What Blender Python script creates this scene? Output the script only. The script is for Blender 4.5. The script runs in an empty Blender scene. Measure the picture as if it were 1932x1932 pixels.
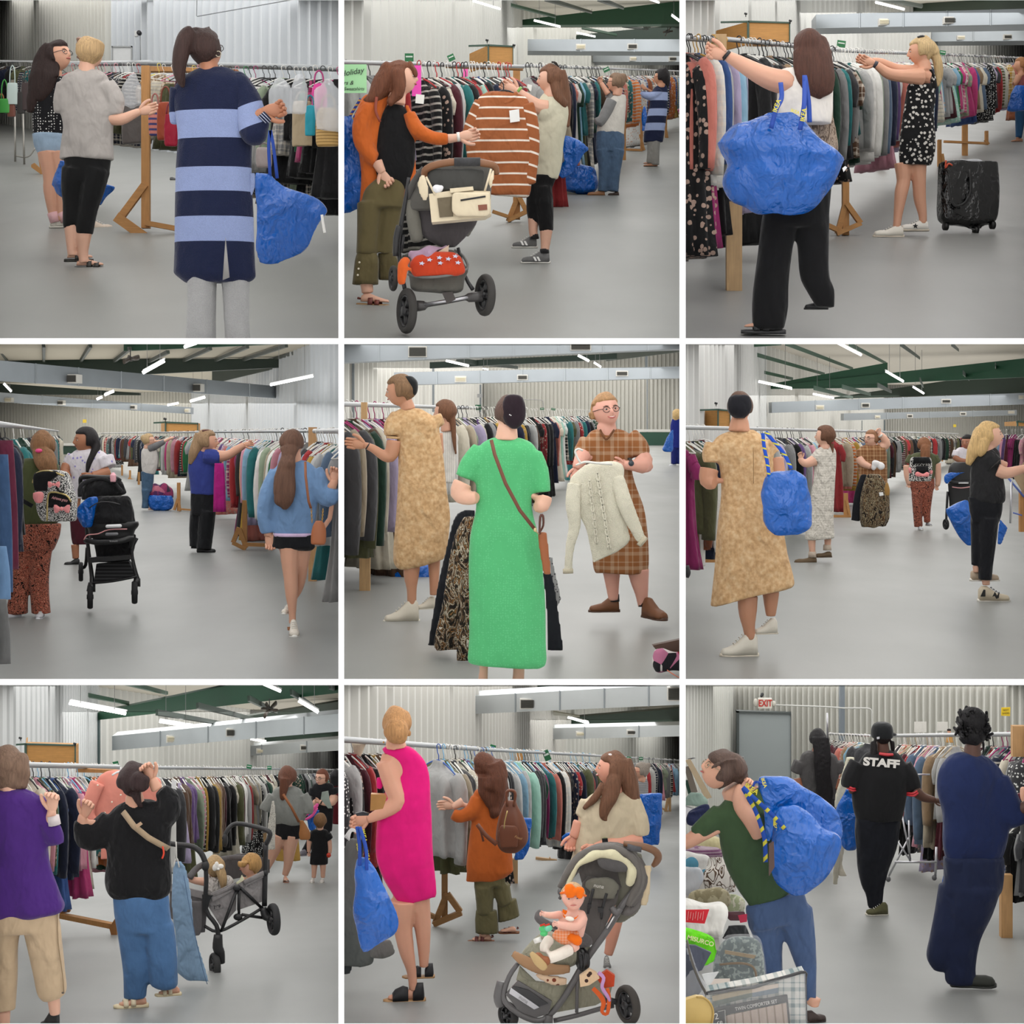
import bpy, bmesh, math, random
import numpy as np
from mathutils import Vector, Matrix
ONLY=None
CROP=None
# ---------------------------------------------------------------- camera, sky, exposure
SC=bpy.context.scene;COL=SC.collection
F=3200.0;K=3*F;CY=805.0;HE=1.5;PI=math.pi
cam=bpy.data.objects.new('camera',bpy.data.cameras.new('camera'));COL.objects.link(cam)
cam.location=(0,0,HE);cam.rotation_euler=(PI/2,0,0)
cam.data.sensor_width=36;cam.data.lens=F/1932*36;cam.data.shift_y=(CY-966)/1932
cam.data.clip_start=.1;cam.data.clip_end=600
if CROP is not None:
 cx,cy_,mag=CROP
 cam.data.lens*=mag;cam.data.shift_x=(cx-966)/1932*mag;cam.data.shift_y=(CY-cy_)/1932*mag
SC.camera=cam
W=bpy.data.worlds.new('sky');SC.world=W;W.use_nodes=True
W.node_tree.nodes['Background'].inputs[0].default_value=(1,.99,.98,1)
W.node_tree.nodes['Background'].inputs[1].default_value=1.4
SC.view_settings.view_transform='Standard';SC.view_settings.look='None'
SC.view_settings.gamma=1;SC.view_settings.use_curve_mapping=False;SC.view_settings.exposure=0
cy=SC.cycles;cy.use_denoising=True;cy.max_bounces=6;cy.diffuse_bounces=3;cy.glossy_bounces=2
cy.transmission_bounces=4;cy.transparent_max_bounces=12;cy.caustics_reflective=False;cy.caustics_refractive=False
cy.use_adaptive_sampling=True;cy.adaptive_threshold=.035;cy.sample_clamp_indirect=4
LIGHT=1.5        # radiance of the added fill lights over every aisle
# ---------------------------------------------------------------- the nine halls seen side by side
XS=[(-1,638.6),(649.3,1282),(1293.6,1933)];YS=[(-1,638),(649,1282),(1293,1933)]
VH=[330,420,340,540,400,505,490,430,330]
class Pan: pass
PANS=[]
for i in range(9):
 p=Pan();p.i=i+1;c=i%3;r=i//3
 p.ox=644*c;p.oy=644*r;p.x0,p.x1=XS[c];p.y0,p.y1=YS[r];p.vh=VH[i]
 p.s=(CY-(p.oy+p.vh/3))/F
 C=np.array([0,0,HE])
 p.pl=[np.array(n)/np.linalg.norm(n) for n in ((F,-(p.x0-966),0),(-F,(p.x1-966),0),(0,CY-p.y0,-F),(0,-(CY-p.y1),F))]
 PANS.append(p)
def at(P,u,v,Z):
 return np.array([(P.ox+u/3-966)/F*Z, Z, HE+(CY-P.oy-v/3)/F*Z])
def zf(P,v): return K*HE/(v-P.vh)
def zh(P,v,h): return K*(h-HE)/(P.vh-v)
CAMP=np.array([0,0,HE])
def lin(c):
 c=[x/255 for x in c[:3]]
 return tuple((x/12.92 if x<=.04045 else ((x+.055)/1.055)**2.4) for x in c)+(1,)
# ---------------------------------------------------------------- materials
MC={}
def nd(t,ty,**k):
 n=t.nodes.new('ShaderNode'+ty)
 for a,b in k.items():
  if a.startswith('i_'):
   a=a[2:];n.inputs[int(a) if a.isdigit() else a.replace('_',' ')].default_value=b
  else: setattr(n,a,b)
 return n
def mth(t,op,a,b=None,c=None):
 n=nd(t,'Math',operation=op)
 for i,x in enumerate((a,b,c)):
  if x is None: continue
  if isinstance(x,(int,float)): n.inputs[i].default_value=x
  else: t.links.new(x,n.inputs[i])
 return n.outputs[0]
def mixc(t,f,a,b):
 n=nd(t,'Mix',data_type='RGBA')
 for s,x in ((0,f),(6,a),(7,b)):
  if isinstance(x,(int,float,tuple)): n.inputs[s].default_value=x
  else: t.links.new(x,n.inputs[s])
 return n.outputs[2]
def ramp(t,fac,stops,const=True):
 n=nd(t,'ValToRGB');cr=n.color_ramp;cr.interpolation='CONSTANT' if const else 'LINEAR'
 while len(cr.elements)<len(stops): cr.elements.new(.5)
 for e,(p_,c) in zip(cr.elements,stops): e.position=p_;e.color=c
 t.links.new(fac,n.inputs[0]);return n.outputs[0]
def dotv(t,co,d):
 n=nd(t,'VectorMath',operation='DOT_PRODUCT');t.links.new(co,n.inputs[0]);n.inputs[1].default_value=d;return n.outputs['Value']
def mapv(t,co,sc,rot=(0,0,0)):
 n=nd(t,'Mapping');t.links.new(co,n.inputs[0]);n.inputs['Scale'].default_value=sc;n.inputs['Rotation'].default_value=rot;return n.outputs[0]
def noise(t,co,s,det=2,dist=0,out=0):
 n=nd(t,'TexNoise',i_Scale=s,i_Detail=det,i_Distortion=dist);t.links.new(co,n.inputs['Vector']);return n.outputs[out]
def M(kind,col=(200,200,200),col2=(255,255,255),**k):
 if 'z' in k: k.pop('z');k.update(vary=0,bump=0)
 key=(kind,tuple(col) if not isinstance(col,str) else col,tuple(col2) if not isinstance(col2[0],(list,tuple)) else str(col2),str(sorted(k.items())))
 if key in MC: return MC[key]
 m=bpy.data.materials.new(kind);MC[key]=m;m.use_nodes=True;t=m.node_tree
 b=t.nodes['Principled BSDF'];tc=nd(t,'TexCoord');co=tc.outputs['Object']
 if col=='obj':
  oi=nd(t,'ObjectInfo');A=oi.outputs['Color']
  cb=nd(t,'CombineXYZ');t.links.new(oi.outputs['Random'],cb.inputs[0])
  ad=nd(t,'VectorMath',operation='MULTIPLY_ADD');t.links.new(cb.outputs[0],ad.inputs[0]);ad.inputs[1].default_value=(9,5,7);t.links.new(co,ad.inputs[2]);co=ad.outputs[0]
 else: A=lin(col)
 B=lin(col2) if not isinstance(col2[0],(list,tuple)) else None
 rough=k.get('rough',.85);bump=k.get('bump',.35)*1.7;bs=k.get('bs',9);sheen=0;metal=0
 pat=k.get('pat','plain');sc=k.get('sc',20)
 c=A
 if pat=='bands':   # col2: list of (height, colour)
  st=[(z,lin(x)) for z,x in col2];z0=st[0][0];z1=st[-1][0]+.01
  d=dotv(t,co,k.get('dir',(0,0,1)))
  n=nd(t,'MapRange');t.links.new(d,n.inputs[0]);n.inputs[1].default_value=z0;n.inputs[2].default_value=z1
  c=ramp(t,n.outputs[0],[((z-z0)/(z1-z0),x) for z,x in st])
 elif pat=='stripe':
  d=dotv(t,co,tuple(x/k['per'] for x in k.get('dir',(0,0,1))))
  fr=mth(t,'FRACT',mth(t,'ADD',d,k.get('ph',100)));c=mixc(t,mth(t,'LESS_THAN',fr,k.get('w',.3)),A,B)
 elif pat=='plaid':
  f=None
  for dr,w in (((1,0,0),.25),((0,0,1),.25),((1,0,0),.08),((0,0,1),.08)):
   off=0 if w>.1 else .5
   x=mth(t,'LESS_THAN',mth(t,'FRACT',mth(t,'ADD',dotv(t,co,tuple(q/k['per'] for q in dr)),100+off)),w)
   f=x if f is None else mth(t,'ADD',f,x)
  c=mixc(t,mth(t,'MULTIPLY',f,k.get('mx',.38)),A,B)
 elif pat=='dots':
  n=nd(t,'TexVoronoi',i_Scale=sc,i_Randomness=k.get('rnd',.6));t.links.new(co,n.inputs['Vector'])
  c=mixc(t,mth(t,'LESS_THAN',n.outputs['Distance'],k.get('th',.3)),A,B)
 elif pat=='blotch':
  f=noise(t,mapv(t,co,k.get('str',(1,1,1))),sc,k.get('det',4),k.get('dist',0))
  cs=k.get('cols');
  if cs: c=ramp(t,f,[(q,lin(x)) for q,x in cs],k.get('const',True))
  else: c=mixc(t,mth(t,'GREATER_THAN',f,k.get('th',.52)) if k.get('hard',True) else f,A,B)
 elif pat=='voro':
  n=nd(t,'TexVoronoi',i_Scale=sc);t.links.new(mapv(t,co,k.get('str',(1,1,1))),n.inputs['Vector'])
  sp=nd(t,'SeparateColor');t.links.new(n.outputs['Color'],sp.inputs[0])
  c=ramp(t,sp.outputs[0],[(q,lin(x)) for q,x in k['cols']])
 elif pat=='wood':
  f=noise(t,mapv(t,co,k.get('str',(25,25,2))),1.6,3,1.2)
  c=mixc(t,mth(t,'SUBTRACT',f,.1),A,tuple(x*.55 for x in lin(col)[:3])+(1,))
 vary=k.get('vary',.12)
 if vary:
  f=noise(t,co,k.get('vs',14),4);f=mth(t,'MULTIPLY_ADD',f,vary*2,1-vary)
  n=nd(t,'VectorMath',operation='SCALE')
  if isinstance(c,tuple): n.inputs[0].default_value=c[:3]
  else: t.links.new(c,n.inputs[0])
  t.links.new(f,n.inputs[3]);c=n.outputs[0]
 if kind=='knit':
  f=noise(t,co,260,1);f=mth(t,'MULTIPLY_ADD',f,.4,.8)
  n=nd(t,'VectorMath',operation='SCALE')
  if isinstance(c,tuple): n.inputs[0].default_value=c[:3]
  else: t.links.new(c,n.inputs[0]);t.links.new(f,n.inputs[3]);c=n.outputs[0]
 if isinstance(c,tuple): b.inputs['Base Color'].default_value=c
 else: t.links.new(c,b.inputs['Base Color'])
 if kind=='hair':
  f=noise(t,mapv(t,co,k.get('str',(60,60,5))),1.5,3,.6)
  c2=mixc(t,f,tuple(x*.45 for x in lin(col)[:3])+(1,),tuple(min(1,x*1.7) for x in lin(col)[:3])+(1,));t.links.new(c2,b.inputs['Base Color'])
  h=noise(t,mapv(t,co,k.get('str',(60,60,5))),2.2,3,.6);rough=.6;b.inputs['Specular IOR Level'].default_value=.3
  bn=nd(t,'Bump',i_Strength=.7,i_Distance=.01);t.links.new(h,bn.inputs['Height']);t.links.new(bn.outputs[0],b.inputs['Normal']);bump=0
 if kind=='tarp':
  rough=k.get('rough',.33)
  dn=nd(t,'TexNoise',i_Scale=5,i_Detail=3);t.links.new(co,dn.inputs['Vector'])
  ad=nd(t,'VectorMath',operation='MULTIPLY_ADD');t.links.new(dn.outputs['Color'],ad.inputs[0]);ad.inputs[1].default_value=(.22,.22,.22);t.links.new(mapv(t,co,(1,1,.6)),ad.inputs[2])
  h=None
  for sc_,w_ in((k.get('ns',7),1),(18,.35),(46,.12)):
   vn=nd(t,'TexVoronoi',i_Scale=sc_);t.links.new(ad.outputs[0],vn.inputs['Vector']);x=mth(t,'MULTIPLY',vn.outputs['Distance'],w_);h=x if h is None else mth(t,'ADD',h,x)
  bn=nd(t,'Bump',i_Strength=.9,i_Distance=k.get('bd',.045));t.links.new(h,bn.inputs['Height']);t.links.new(bn.outputs[0],b.inputs['Normal']);bump=0;b.inputs['Specular IOR Level'].default_value=.6;rough=k.get('rough',.24)
 if kind=='metal': metal=1;rough=k.get('rough',.4)
 if kind=='duct':
  metal=.75;rough=.38
  f=noise(t,co,.5,3);n=nd(t,'MapRange',i_3=.25,i_4=.5);t.links.new(f,n.inputs[0]);t.links.new(n.outputs[0],b.inputs['Roughness'])
 elif kind=='floor':
  f=noise(t,mapv(t,co,(1,.25,1)),1.3,5);n=nd(t,'MapRange',i_3=.32,i_4=.5);t.links.new(f,n.inputs[0]);t.links.new(n.outputs[0],b.inputs['Roughness']);b.inputs['Specular IOR Level'].default_value=.22
 else: b.inputs['Roughness'].default_value=rough
 b.inputs['Metallic'].default_value=metal
 if kind in('cloth','knit'): b.inputs['Sheen Weight'].default_value=.15;b.inputs['Specular IOR Level'].default_value=.2
 if kind=='skin': b.inputs['Roughness'].default_value=.5;b.inputs['Subsurface Weight'].default_value=.08;b.inputs['Subsurface Scale'].default_value=.02;bump=0
 if kind=='glow':
  b.inputs['Emission Color'].default_value=(1,.99,.95,1);b.inputs['Emission Strength'].default_value=k.get('e',6)
 if kind=='clear': b.inputs['Alpha'].default_value=k.get('a',.3);rough=.15;b.inputs['Roughness'].default_value=.15;bump=.5
 if bump and kind in('cloth','knit','clear'):
  h=noise(t,mapv(t,co,(1,1,.6)),bs*1.3,2.5,.25)
  if kind=='knit': h=mth(t,'MULTIPLY_ADD',noise(t,co,240,1),.15,h)
  bn=nd(t,'Bump',i_Strength=bump,i_Distance=.05);t.links.new(h,bn.inputs['Height']);t.links.new(bn.outputs[0],b.inputs['Normal'])
 return m
def cloth(*c,**k): return M('cloth',c,**k)
def plain(*c,**k): k.setdefault('bump',0);k.setdefault('vary',.05);k.setdefault('rough',.5);return M('plain',c,**k)
SKIN={'l':(214,162,136),'p':(222,174,150),'t':(196,142,112),'m':(176,118,88),'d':(84,54,42),'b':(150,98,74)}
def skin(c): return M('skin',SKIN[c] if isinstance(c,str) else c,vary=.06,vs=8)
def hair(*c,**k): return M('hair',c,vary=0,**k)
BLUE=(0,90,182)
def tarp(): return M('tarp',BLUE,vary=.12)
WOOD=(196,142,84)
def wood(c=WOOD,**k): return M('wood',c,pat='wood',rough=.65,bump=0,**k)
# ---------------------------------------------------------------- mesh plumbing
def merge(prims):
 V=[];Fc=[];n=0
 for v,f in prims:
  v=np.asarray(v,float);V.append(v);Fc+= [tuple(i+n for i in q) for q in f];n+=len(v)
 return np.vstack(V),Fc
def mesh(name,V,Fc,mat,smooth=True):
 me=bpy.data.meshes.new(name);me.from_pydata([tuple(x) for x in V],[],Fc);me.materials.append(mat)
 if smooth: me.polygons.foreach_set('use_smooth',[True]*len(me.polygons))
 me.update();return me
DG=None
def remesh(V,Fc,vox,it=4):
 me=bpy.data.meshes.new('t');me.from_pydata([tuple(x) for x in V],[],Fc)
 o=bpy.data.objects.new('t',me);COL.objects.link(o)
 m=o.modifiers.new('r','REMESH');m.mode='VOXEL';m.voxel_size=vox
 if it: s=o.modifiers.new('s','SMOOTH');s.factor=.5;s.iterations=it
 dg=bpy.context.evaluated_depsgraph_get();ev=o.evaluated_get(dg);m2=ev.to_mesh()
 n=len(m2.vertices);co=np.empty(n*3);m2.vertices.foreach_get('co',co);co=co.reshape(-1,3)
 nr=np.empty(n*3);m2.vertex_normals.foreach_get('vector',nr);nr=nr.reshape(-1,3)
 k=len(m2.polygons);lt=np.empty(k,int);m2.polygons.foreach_get('loop_total',lt)
 li=np.empty(len(m2.loops),int);m2.loops.foreach_get('vertex_index',li)
 out=[];a=0
 for x in lt: out.append(tuple(li[a:a+x].tolist()));a+=x
 ev.to_mesh_clear();bpy.data.objects.remove(o);bpy.data.meshes.remove(me)
 return co,nr,out
def joinup(V,Fc,vox):
 """link loose pieces of a body with a bone inside the clothes so that it stays one figure"""
 W,_,Q=remesh(V,Fc,vox*1.5,0);n=len(W);par=np.arange(n)
 E=np.array([(q[k],q[(k+1)%len(q)]) for q in Q for k in range(len(q))])
 while 1:
  a=par.copy();np.minimum.at(par,E[:,0],par[E[:,1]]);np.minimum.at(par,E[:,1],par[E[:,0]]);par=par[par]
  if (a==par).all(): break
 ids,c=np.unique(par,return_counts=True);out=[(V,Fc)]
 if len(ids)<2: return V,Fc
 o=ids[np.argsort(-c)];main=W[par==o[0]];ids=list(o[1:])
 for i in ids:
  A=W[par==i];ce=A.mean(0);m=main[::3];b=m[np.argmin(((m-A[np.argmin(((A-m.mean(0))**2).sum(1))])**2).sum(1))];a=A[np.argmin(((A-b)**2).sum(1))]
  a=a+(ce-a)*.15;b=b+(main.mean(0)-b)*.1;w_=(a+b)/2;w_[0]=a[0]*.8+b[0]*.2 if abs(a[2]-b[2])>abs(a[0]-b[0]) else w_[0];out.append(tube([a,w_,b],[max(.02,vox*1.7)]*3,1,8))
 return merge(out)
def wob(V,seed,fx=24,fz=5):
 r=np.random.RandomState(seed);s=np.zeros(len(V))
 wz=r.uniform(-3,3);w=np.sin(V[:,2]*fz*1.3+wz)*.35+np.sin(V[:,0]*7+r.uniform(0,6))*.3
 for k in range(4):
  a=r.uniform(0,2*PI);f=fx*r.uniform(.5,1.3)
  s+=np.sin(V[:,0]*f*math.cos(a)+V[:,1]*f*math.sin(a)+V[:,2]*fz*r.uniform(-1,1)+w*2.5+r.uniform(0,6))
 return s/4
def clipmesh(me,P,off=np.zeros(3),mw=None):
 """cut a mesh at the dividing walls of its hall;off = origin, or mw = its matrix. False when nothing is left"""
 n=len(me.vertices)
 if n==0: return False
 co=np.empty(n*3);me.vertices.foreach_get('co',co);co=co.reshape(-1,3)
 if mw is not None:
  R=np.array(mw);w=co@R[:3,:3].T+R[:3,3]
 else: w=co+off
 need=[]
 for nl in P.pl:
  d=(w-CAMP)@nl
  if d.max()<1e-5: return False
  if d.min()<-1e-5: need.append(nl)
 if not need: return True
 bm=bmesh.new();bm.from_mesh(me)
 for nl in need:
  if mw is not None:
   inv=mw.inverted();pc=inv@Vector(CAMP);pn=(mw.to_3x3().transposed()@Vector(nl)).normalized()
  else: pc=Vector(CAMP-off);pn=Vector(nl)
  bmesh.ops.bisect_plane(bm,geom=bm.verts[:]+bm.edges[:]+bm.faces[:],dist=1e-6,plane_co=pc,plane_no=pn,clear_inner=True)
  if not bm.verts: bm.free();return False
 bm.to_mesh(me);bm.free();return len(me.polygons)>0
def crosses(me_co,P,mw):
 R=np.array(mw);w=me_co@R[:3,:3].T+R[:3,3];r=0
 for nl in P.pl:
  d=(w-CAMP)@nl
  if d.max()<1e-5: return 2
  if d.min()<-1e-5: r=1
 return r
SEED=[0]
class T_:
 """one thing: an Empty at its base with parts (or a single mesh)"""
 def __init__(s,P,name,Z,u,v,label=None,cat=None,group=None,kind=None):
  s.P=P;s.Z=Z;s.m=Z/K;s.u=u;s.v=v;s.o=at(P,u,v,Z);s.name=name;s.meta=(label,cat,group,kind);s.root=None
 def tag(s,o):
  l,c,g,k=s.meta
  if l: o['label']=l
  if c: o['category']=c
  if g: o['group']=g
  if k: o['kind']=k
 def p(s,u,v,dz=0): q=at(s.P,u,v,s.Z);q[1]+=dz*s.m;return q
 def S(s,rows,k=.6,fold=0,nf=7,ex=2.3,dz=0,N=32,sub=4,ph=0,dk=None):
  """loft through rows (uL,vL,uR,vR[,dz]) that follow an outline"""
  R=[(r if len(r)>3 else (r[1],r[0],r[2],r[0])) for r in rows]
  R=[tuple(r)+(0,)*(5-len(r)) for r in R];A=np.array(R,float);n=len(A)
  if n>2:
   out=[]
   for i in range(n-1):
    p0=A[max(i-1,0)];p1=A[i];p2=A[i+1];p3=A[min(i+2,n-1)]
    for j in range(sub):
     t=j/sub;out.append(.5*((2*p1)+(-p0+p2)*t+(2*p0-5*p1+4*p2-p3)*t*t+(-p0+3*p1-3*p2+p3)*t**3))
   out.append(A[-1]);A=np.array(out)
  th=np.linspace(0,2*PI,N,endpoint=False);ct=np.cos(th);st=np.sin(th)
  cx=np.sign(ct)*np.abs(ct)**(2/ex);sx=np.sign(st)*np.abs(st)**(2/ex)
  V=[];m=len(A)
  for i,r in enumerate(A):
   a=s.p(r[0],r[1]);b=s.p(r[2],r[3]);c=(a+b)/2;h=(b-a)/2;c=c+np.array([0,(dz+r[4])*s.m,0])
   g=1+fold*(i/(m-1))*np.cos(nf*th+ph+i*.05)
   d=np.linalg.norm(h)*k
   V.append(c+np.outer(cx,h)+np.outer(sx*g*d,[0,1,0])+np.outer((g-1)*cx*.5,h))
  V=np.vstack(V);Fc=[]
  for i in range(m-1):
   for j in range(N):
    q=(j+1)%N;Fc.append((i*N+j,i*N+q,(i+1)*N+q,(i+1)*N+j))
  Fc.append(tuple(range(N))[::-1]);Fc.append(tuple((m-1)*N+j for j in range(N)))
  return V,Fc
 def core(s,rows,k=.25): return s.S([(r[0],(r[1]+r[2])/2-(r[2]-r[1])*.33,(r[1]+r[2])/2+(r[2]-r[1])*.33)+tuple(r[3:]) for r in rows],k=k)
 def T(s,pts,flat=1,N=10,sub=3,ends=False,e=0):
  ends=ends or e
  """tube through (u,v,r[,dz]);flat = depth/width"""
  A=np.array([tuple(p)+(0,)*(4-len(p)) for p in pts],float);n=len(A)
  if n>2 and sub>1:
   out=[]
   for i in range(n-1):
    p0=A[max(i-1,0)];p1=A[i];p2=A[i+1];p3=A[min(i+2,n-1)]
    for j in range(sub):
     t=j/sub;out.append(.5*((2*p1)+(-p0+p2)*t+(2*p0-5*p1+4*p2-p3)*t*t+(-p0+3*p1-3*p2+p3)*t**3))
   out.append(A[-1]);A=np.array(out)
  Cn=np.array([s.p(a[0],a[1],a[3]) for a in A]);r=np.abs(A[:,2])*s.m
  if ends:   # rounded ends
   d0=Cn[0]-Cn[1];d0/=np.linalg.norm(d0)+1e-9;d1=Cn[-1]-Cn[-2];d1/=np.linalg.norm(d1)+1e-9
   Cn=np.vstack([Cn[0]+d0*r[0]*.9,Cn[0]+d0*r[0]*.6,Cn,Cn[-1]+d1*r[-1]*.6,Cn[-1]+d1*r[-1]*.9]);r=np.concatenate([[r[0]*.4,r[0]*.8],r,[r[-1]*.8,r[-1]*.4]])
  return tube(Cn,r,flat,N)
 def E(s,u,v,ru,rv,rd=None,dz=0,rot=0,N=20):
  rd=rd if rd else min(ru,rv)
  V,Fc=sphere(N);V=V*np.array([ru,rd,rv])*s.m
  if rot: a=math.radians(rot);V=V@np.array([[math.cos(a),0,-math.sin(a)],[0,1,0],[math.sin(a),0,math.cos(a)]]).T@np.eye(3)
  return V+s.p(u,v,dz),Fc
 def B(s,pts,d=20,dz=0):
  """prism: polygon in view, d deep (u units);points may carry their own dz"""
  n=len(pts);a=[s.p(q[0],q[1],dz+(q[2] if len(q)>2 else 0)) for q in pts]
  V=np.array(a+[x+np.array([0,d*s.m,0]) for x in a])
  Fc=[tuple(range(n)),tuple(range(2*n-1,n-1,-1))]+[(i,i+n,(i+1)%n+n,(i+1)%n) for i in range(n)]
  return V,Fc
 def box(s,u0,v0,u1,v1,d=20,dz=0): return s.B([(u0,v0),(u1,v0),(u1,v1),(u0,v1)],d,dz)
 def q(s,name,prims,mat,**k):
  if 'x' in k: k['vox']=k.pop('x')/1000
  if 'sm' in k: k['smooth']=bool(k.pop('sm'))
  return s.part(name,prims,mat,**k)
 def part(s,name,prims,mat,vox=None,fold=0,parent=None,label=None,smooth=True,fx=24,fz=5,it=4,extra=None,hard=False):
  SEED[0]+=1
  if isinstance(prims,tuple) and isinstance(prims[0],np.ndarray): prims=[prims]
  V,Fc=merge(prims);V=V-s.o
  if vox and name=='body': V,Fc=joinup(V,Fc,max(vox,1.6*s.Z/F))
  if vox:
   vox=max(vox,1.6*s.Z/F) if vox>0 else 1.9*s.Z/F
   V,nr,Fc=remesh(V,Fc,vox,it)
   if fold:
    w_=wob(V,SEED[0],fx,fz)*1.5;V=V+nr*((np.maximum(w_,-.1) if name=='hair' else w_)*fold)[:,None]
  if extra:
   E_=[(v-s.o,f) for v,f in extra];V,Fc=merge([(V,Fc)]+E_)
  me=mesh(name,V,Fc,mat,smooth)
  if not clipmesh(me,s.P,s.o): return None
  o=bpy.data.objects.new(name,me);COL.objects.link(o)
  if hard and smooth:
   pass
  if s.meta is None: pass
  if parent=='solo':
   o.location=s.o;s.tag(o);s.root=o;return o
  if s.root is None:
   e=bpy.data.objects.new(s.name,None);e.empty_display_size=.1;COL.objects.link(e);e.location=s.o;s.tag(e);s.root=e
  o.parent=parent if parent is not None else s.root
  if label: o['label']=label
  return o
 def solo(s,prims,mat,**k): return s.q(s.name,prims,mat,parent='solo',**k)
 def text(s,txt,u,v,h,mat,dz=-2,rot=0,parent=None,name='lettering',sx=1,shear=0,bold=0,align='CENTER'):
  cu=bpy.data.curves.new('t','FONT');cu.body=txt;cu.size=1;cu.align_x=align;cu.align_y='CENTER';cu.offset=bold;cu.extrude=.02;cu.shear=shear
  o=bpy.data.objects.new('t',cu);COL.objects.link(o);dg=bpy.context.evaluated_depsgraph_get()
  me=o.evaluated_get(dg).to_mesh();n=len(me.vertices);co=np.empty(n*3);me.vertices.foreach_get('co',co);co=co.reshape(-1,3)
  Fc=[tuple(p.vertices) for p in me.polygons];o.evaluated_get(dg).to_mesh_clear();bpy.data.objects.remove(o)
  a=math.radians(rot);x=co[:,0]*h*1.38*sx;y=co[:,1]*h*1.38;X=x*math.cos(a)-y*math.sin(a);Y=x*math.sin(a)+y*math.cos(a)
  base=s.p(u,v,dz);V=np.stack([X*s.m,-co[:,2]*h*s.m,Y*s.m],1)+base
  return s.part(name,[(V,Fc)],mat,parent=parent,smooth=False)
SPH={}
def sphere(N=20):
 if N in SPH: return SPH[N][0].copy(),SPH[N][1]
 M_=N//2;V=[(0,0,1)]
 for i in range(1,M_):
  a=PI*i/M_
  for j in range(N): b=2*PI*j/N;V.append((math.sin(a)*math.cos(b),math.sin(a)*math.sin(b),math.cos(a)))
 V.append((0,0,-1));Fc=[]
 for j in range(N): Fc.append((0,1+j,1+(j+1)%N))
 for i in range(M_-2):
  for j in range(N): a=1+i*N;Fc.append((a+j,a+N+j,a+N+(j+1)%N,a+(j+1)%N))
 a=1+(M_-2)*N;L=len(V)-1
 for j in range(N): Fc.append((a+j,L,a+(j+1)%N))
 SPH[N]=(np.array(V,float),Fc);return np.array(V,float),Fc
def tube(Cn,r,flat=1,N=10,closed=False):
 """sweep a circle along points Cn (m);the depth axis is scaled by flat"""
 Cn=np.asarray(Cn,float);n=len(Cn);r=np.full(n,r) if np.isscalar(r) else np.asarray(r,float)
 tg=np.gradient(Cn,axis=0);
 if closed: tg=np.roll(Cn,-1,0)-np.roll(Cn,1,0)
 tg/=np.linalg.norm(tg,axis=1)[:,None]+1e-12
 V=[];ref=np.array([0,1.,0]);prev=None
 th=np.linspace(0,2*PI,N,endpoint=False)
 for i in range(n):
  t=tg[i];b=ref-t*ref.dot(t)
  if np.linalg.norm(b)<.35:
   b=(prev-t*prev.dot(t)) if prev is not None else np.array([0,0,1.])-t*t[2]
   if np.linalg.norm(b)<.1: b=np.array([1.,0,0])-t*t[0]
  b/=np.linalg.norm(b);
  if prev is not None and b.dot(prev)<0: b=-b
  prev=b;a=np.cross(t,b)
  V.append(Cn[i]+r[i]*(np.outer(np.cos(th),a)+np.outer(np.sin(th)*flat,b)))
 V=np.vstack(V);Fc=[]
 for i in range(n if closed else n-1):
  k=(i+1)%n
  for j in range(N): q=(j+1)%N;Fc.append((i*N+j,i*N+q,k*N+q,k*N+j))
 if not closed: Fc.append(tuple(range(N))[::-1]);Fc.append(tuple((n-1)*N+j for j in range(N)))
 return V,Fc
def ring(c,axis,R,r,N=28,n=8,flat=1):
 """torus at c round an axis"""
 axis=np.array(axis,float);axis/=np.linalg.norm(axis);h=np.array([0,0,1.]) if abs(axis[2])<.9 else np.array([1.,0,0])
 a=np.cross(axis,h);a/=np.linalg.norm(a);b=np.cross(axis,a);V=[]
 ph=np.linspace(0,2*PI,n,endpoint=False)
 for i in range(N):
  t=2*PI*i/N;d=a*math.cos(t)+b*math.sin(t)
  V.append(c+d*R+np.outer(np.cos(ph)*r,d)+np.outer(np.sin(ph)*r*flat,axis))
 V=np.vstack(V);Fc=[(i*n+j,((i+1)%N)*n+j,((i+1)%N)*n+(j+1)%n,i*n+(j+1)%n) for i in range(N) for j in range(n)]
 return V,Fc
def disc(c,axis,R,h,N=28):
 axis=np.array(axis,float);axis/=np.linalg.norm(axis);return tube([c-axis*h/2,c+axis*h/2],[R,R],1,N)
# ---------------------------------------------------------------- people
def headshape(cap=False,N=36):
 V,Fc=sphere(N);x,y,z=V[:,0].copy(),V[:,1].copy(),V[:,2].copy()
 X=x*.74;Y=y*.92;Z=z*1.0
 lo=np.clip(-z,0,1);X*=1-.30*lo**1.6
 fr=np.clip(y,0,1);Y=np.where((z<0)&(y<0),Y*(1-.45*lo),Y);Y+=np.where(z<0,.05*lo*fr,0)
 if not cap:
  g=lambda cx,cz,sx,sz:np.exp(-((x-cx)/sx)**2-((z-cz)/sz)**2)*(y>0)
  Y+=.25*g(0,-.16,.10,.13)+.10*g(0,0,.08,.14)-.07*g(.3,.05,.16,.1)-.07*g(-.3,.05,.16,.1)+.05*g(0,-.42,.16,.07)+.05*g(0,-.72,.2,.14)+.03*g(0,.22,.4,.1)
 return np.stack([X,Y,Z],1),Fc
HS=headshape()
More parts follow.
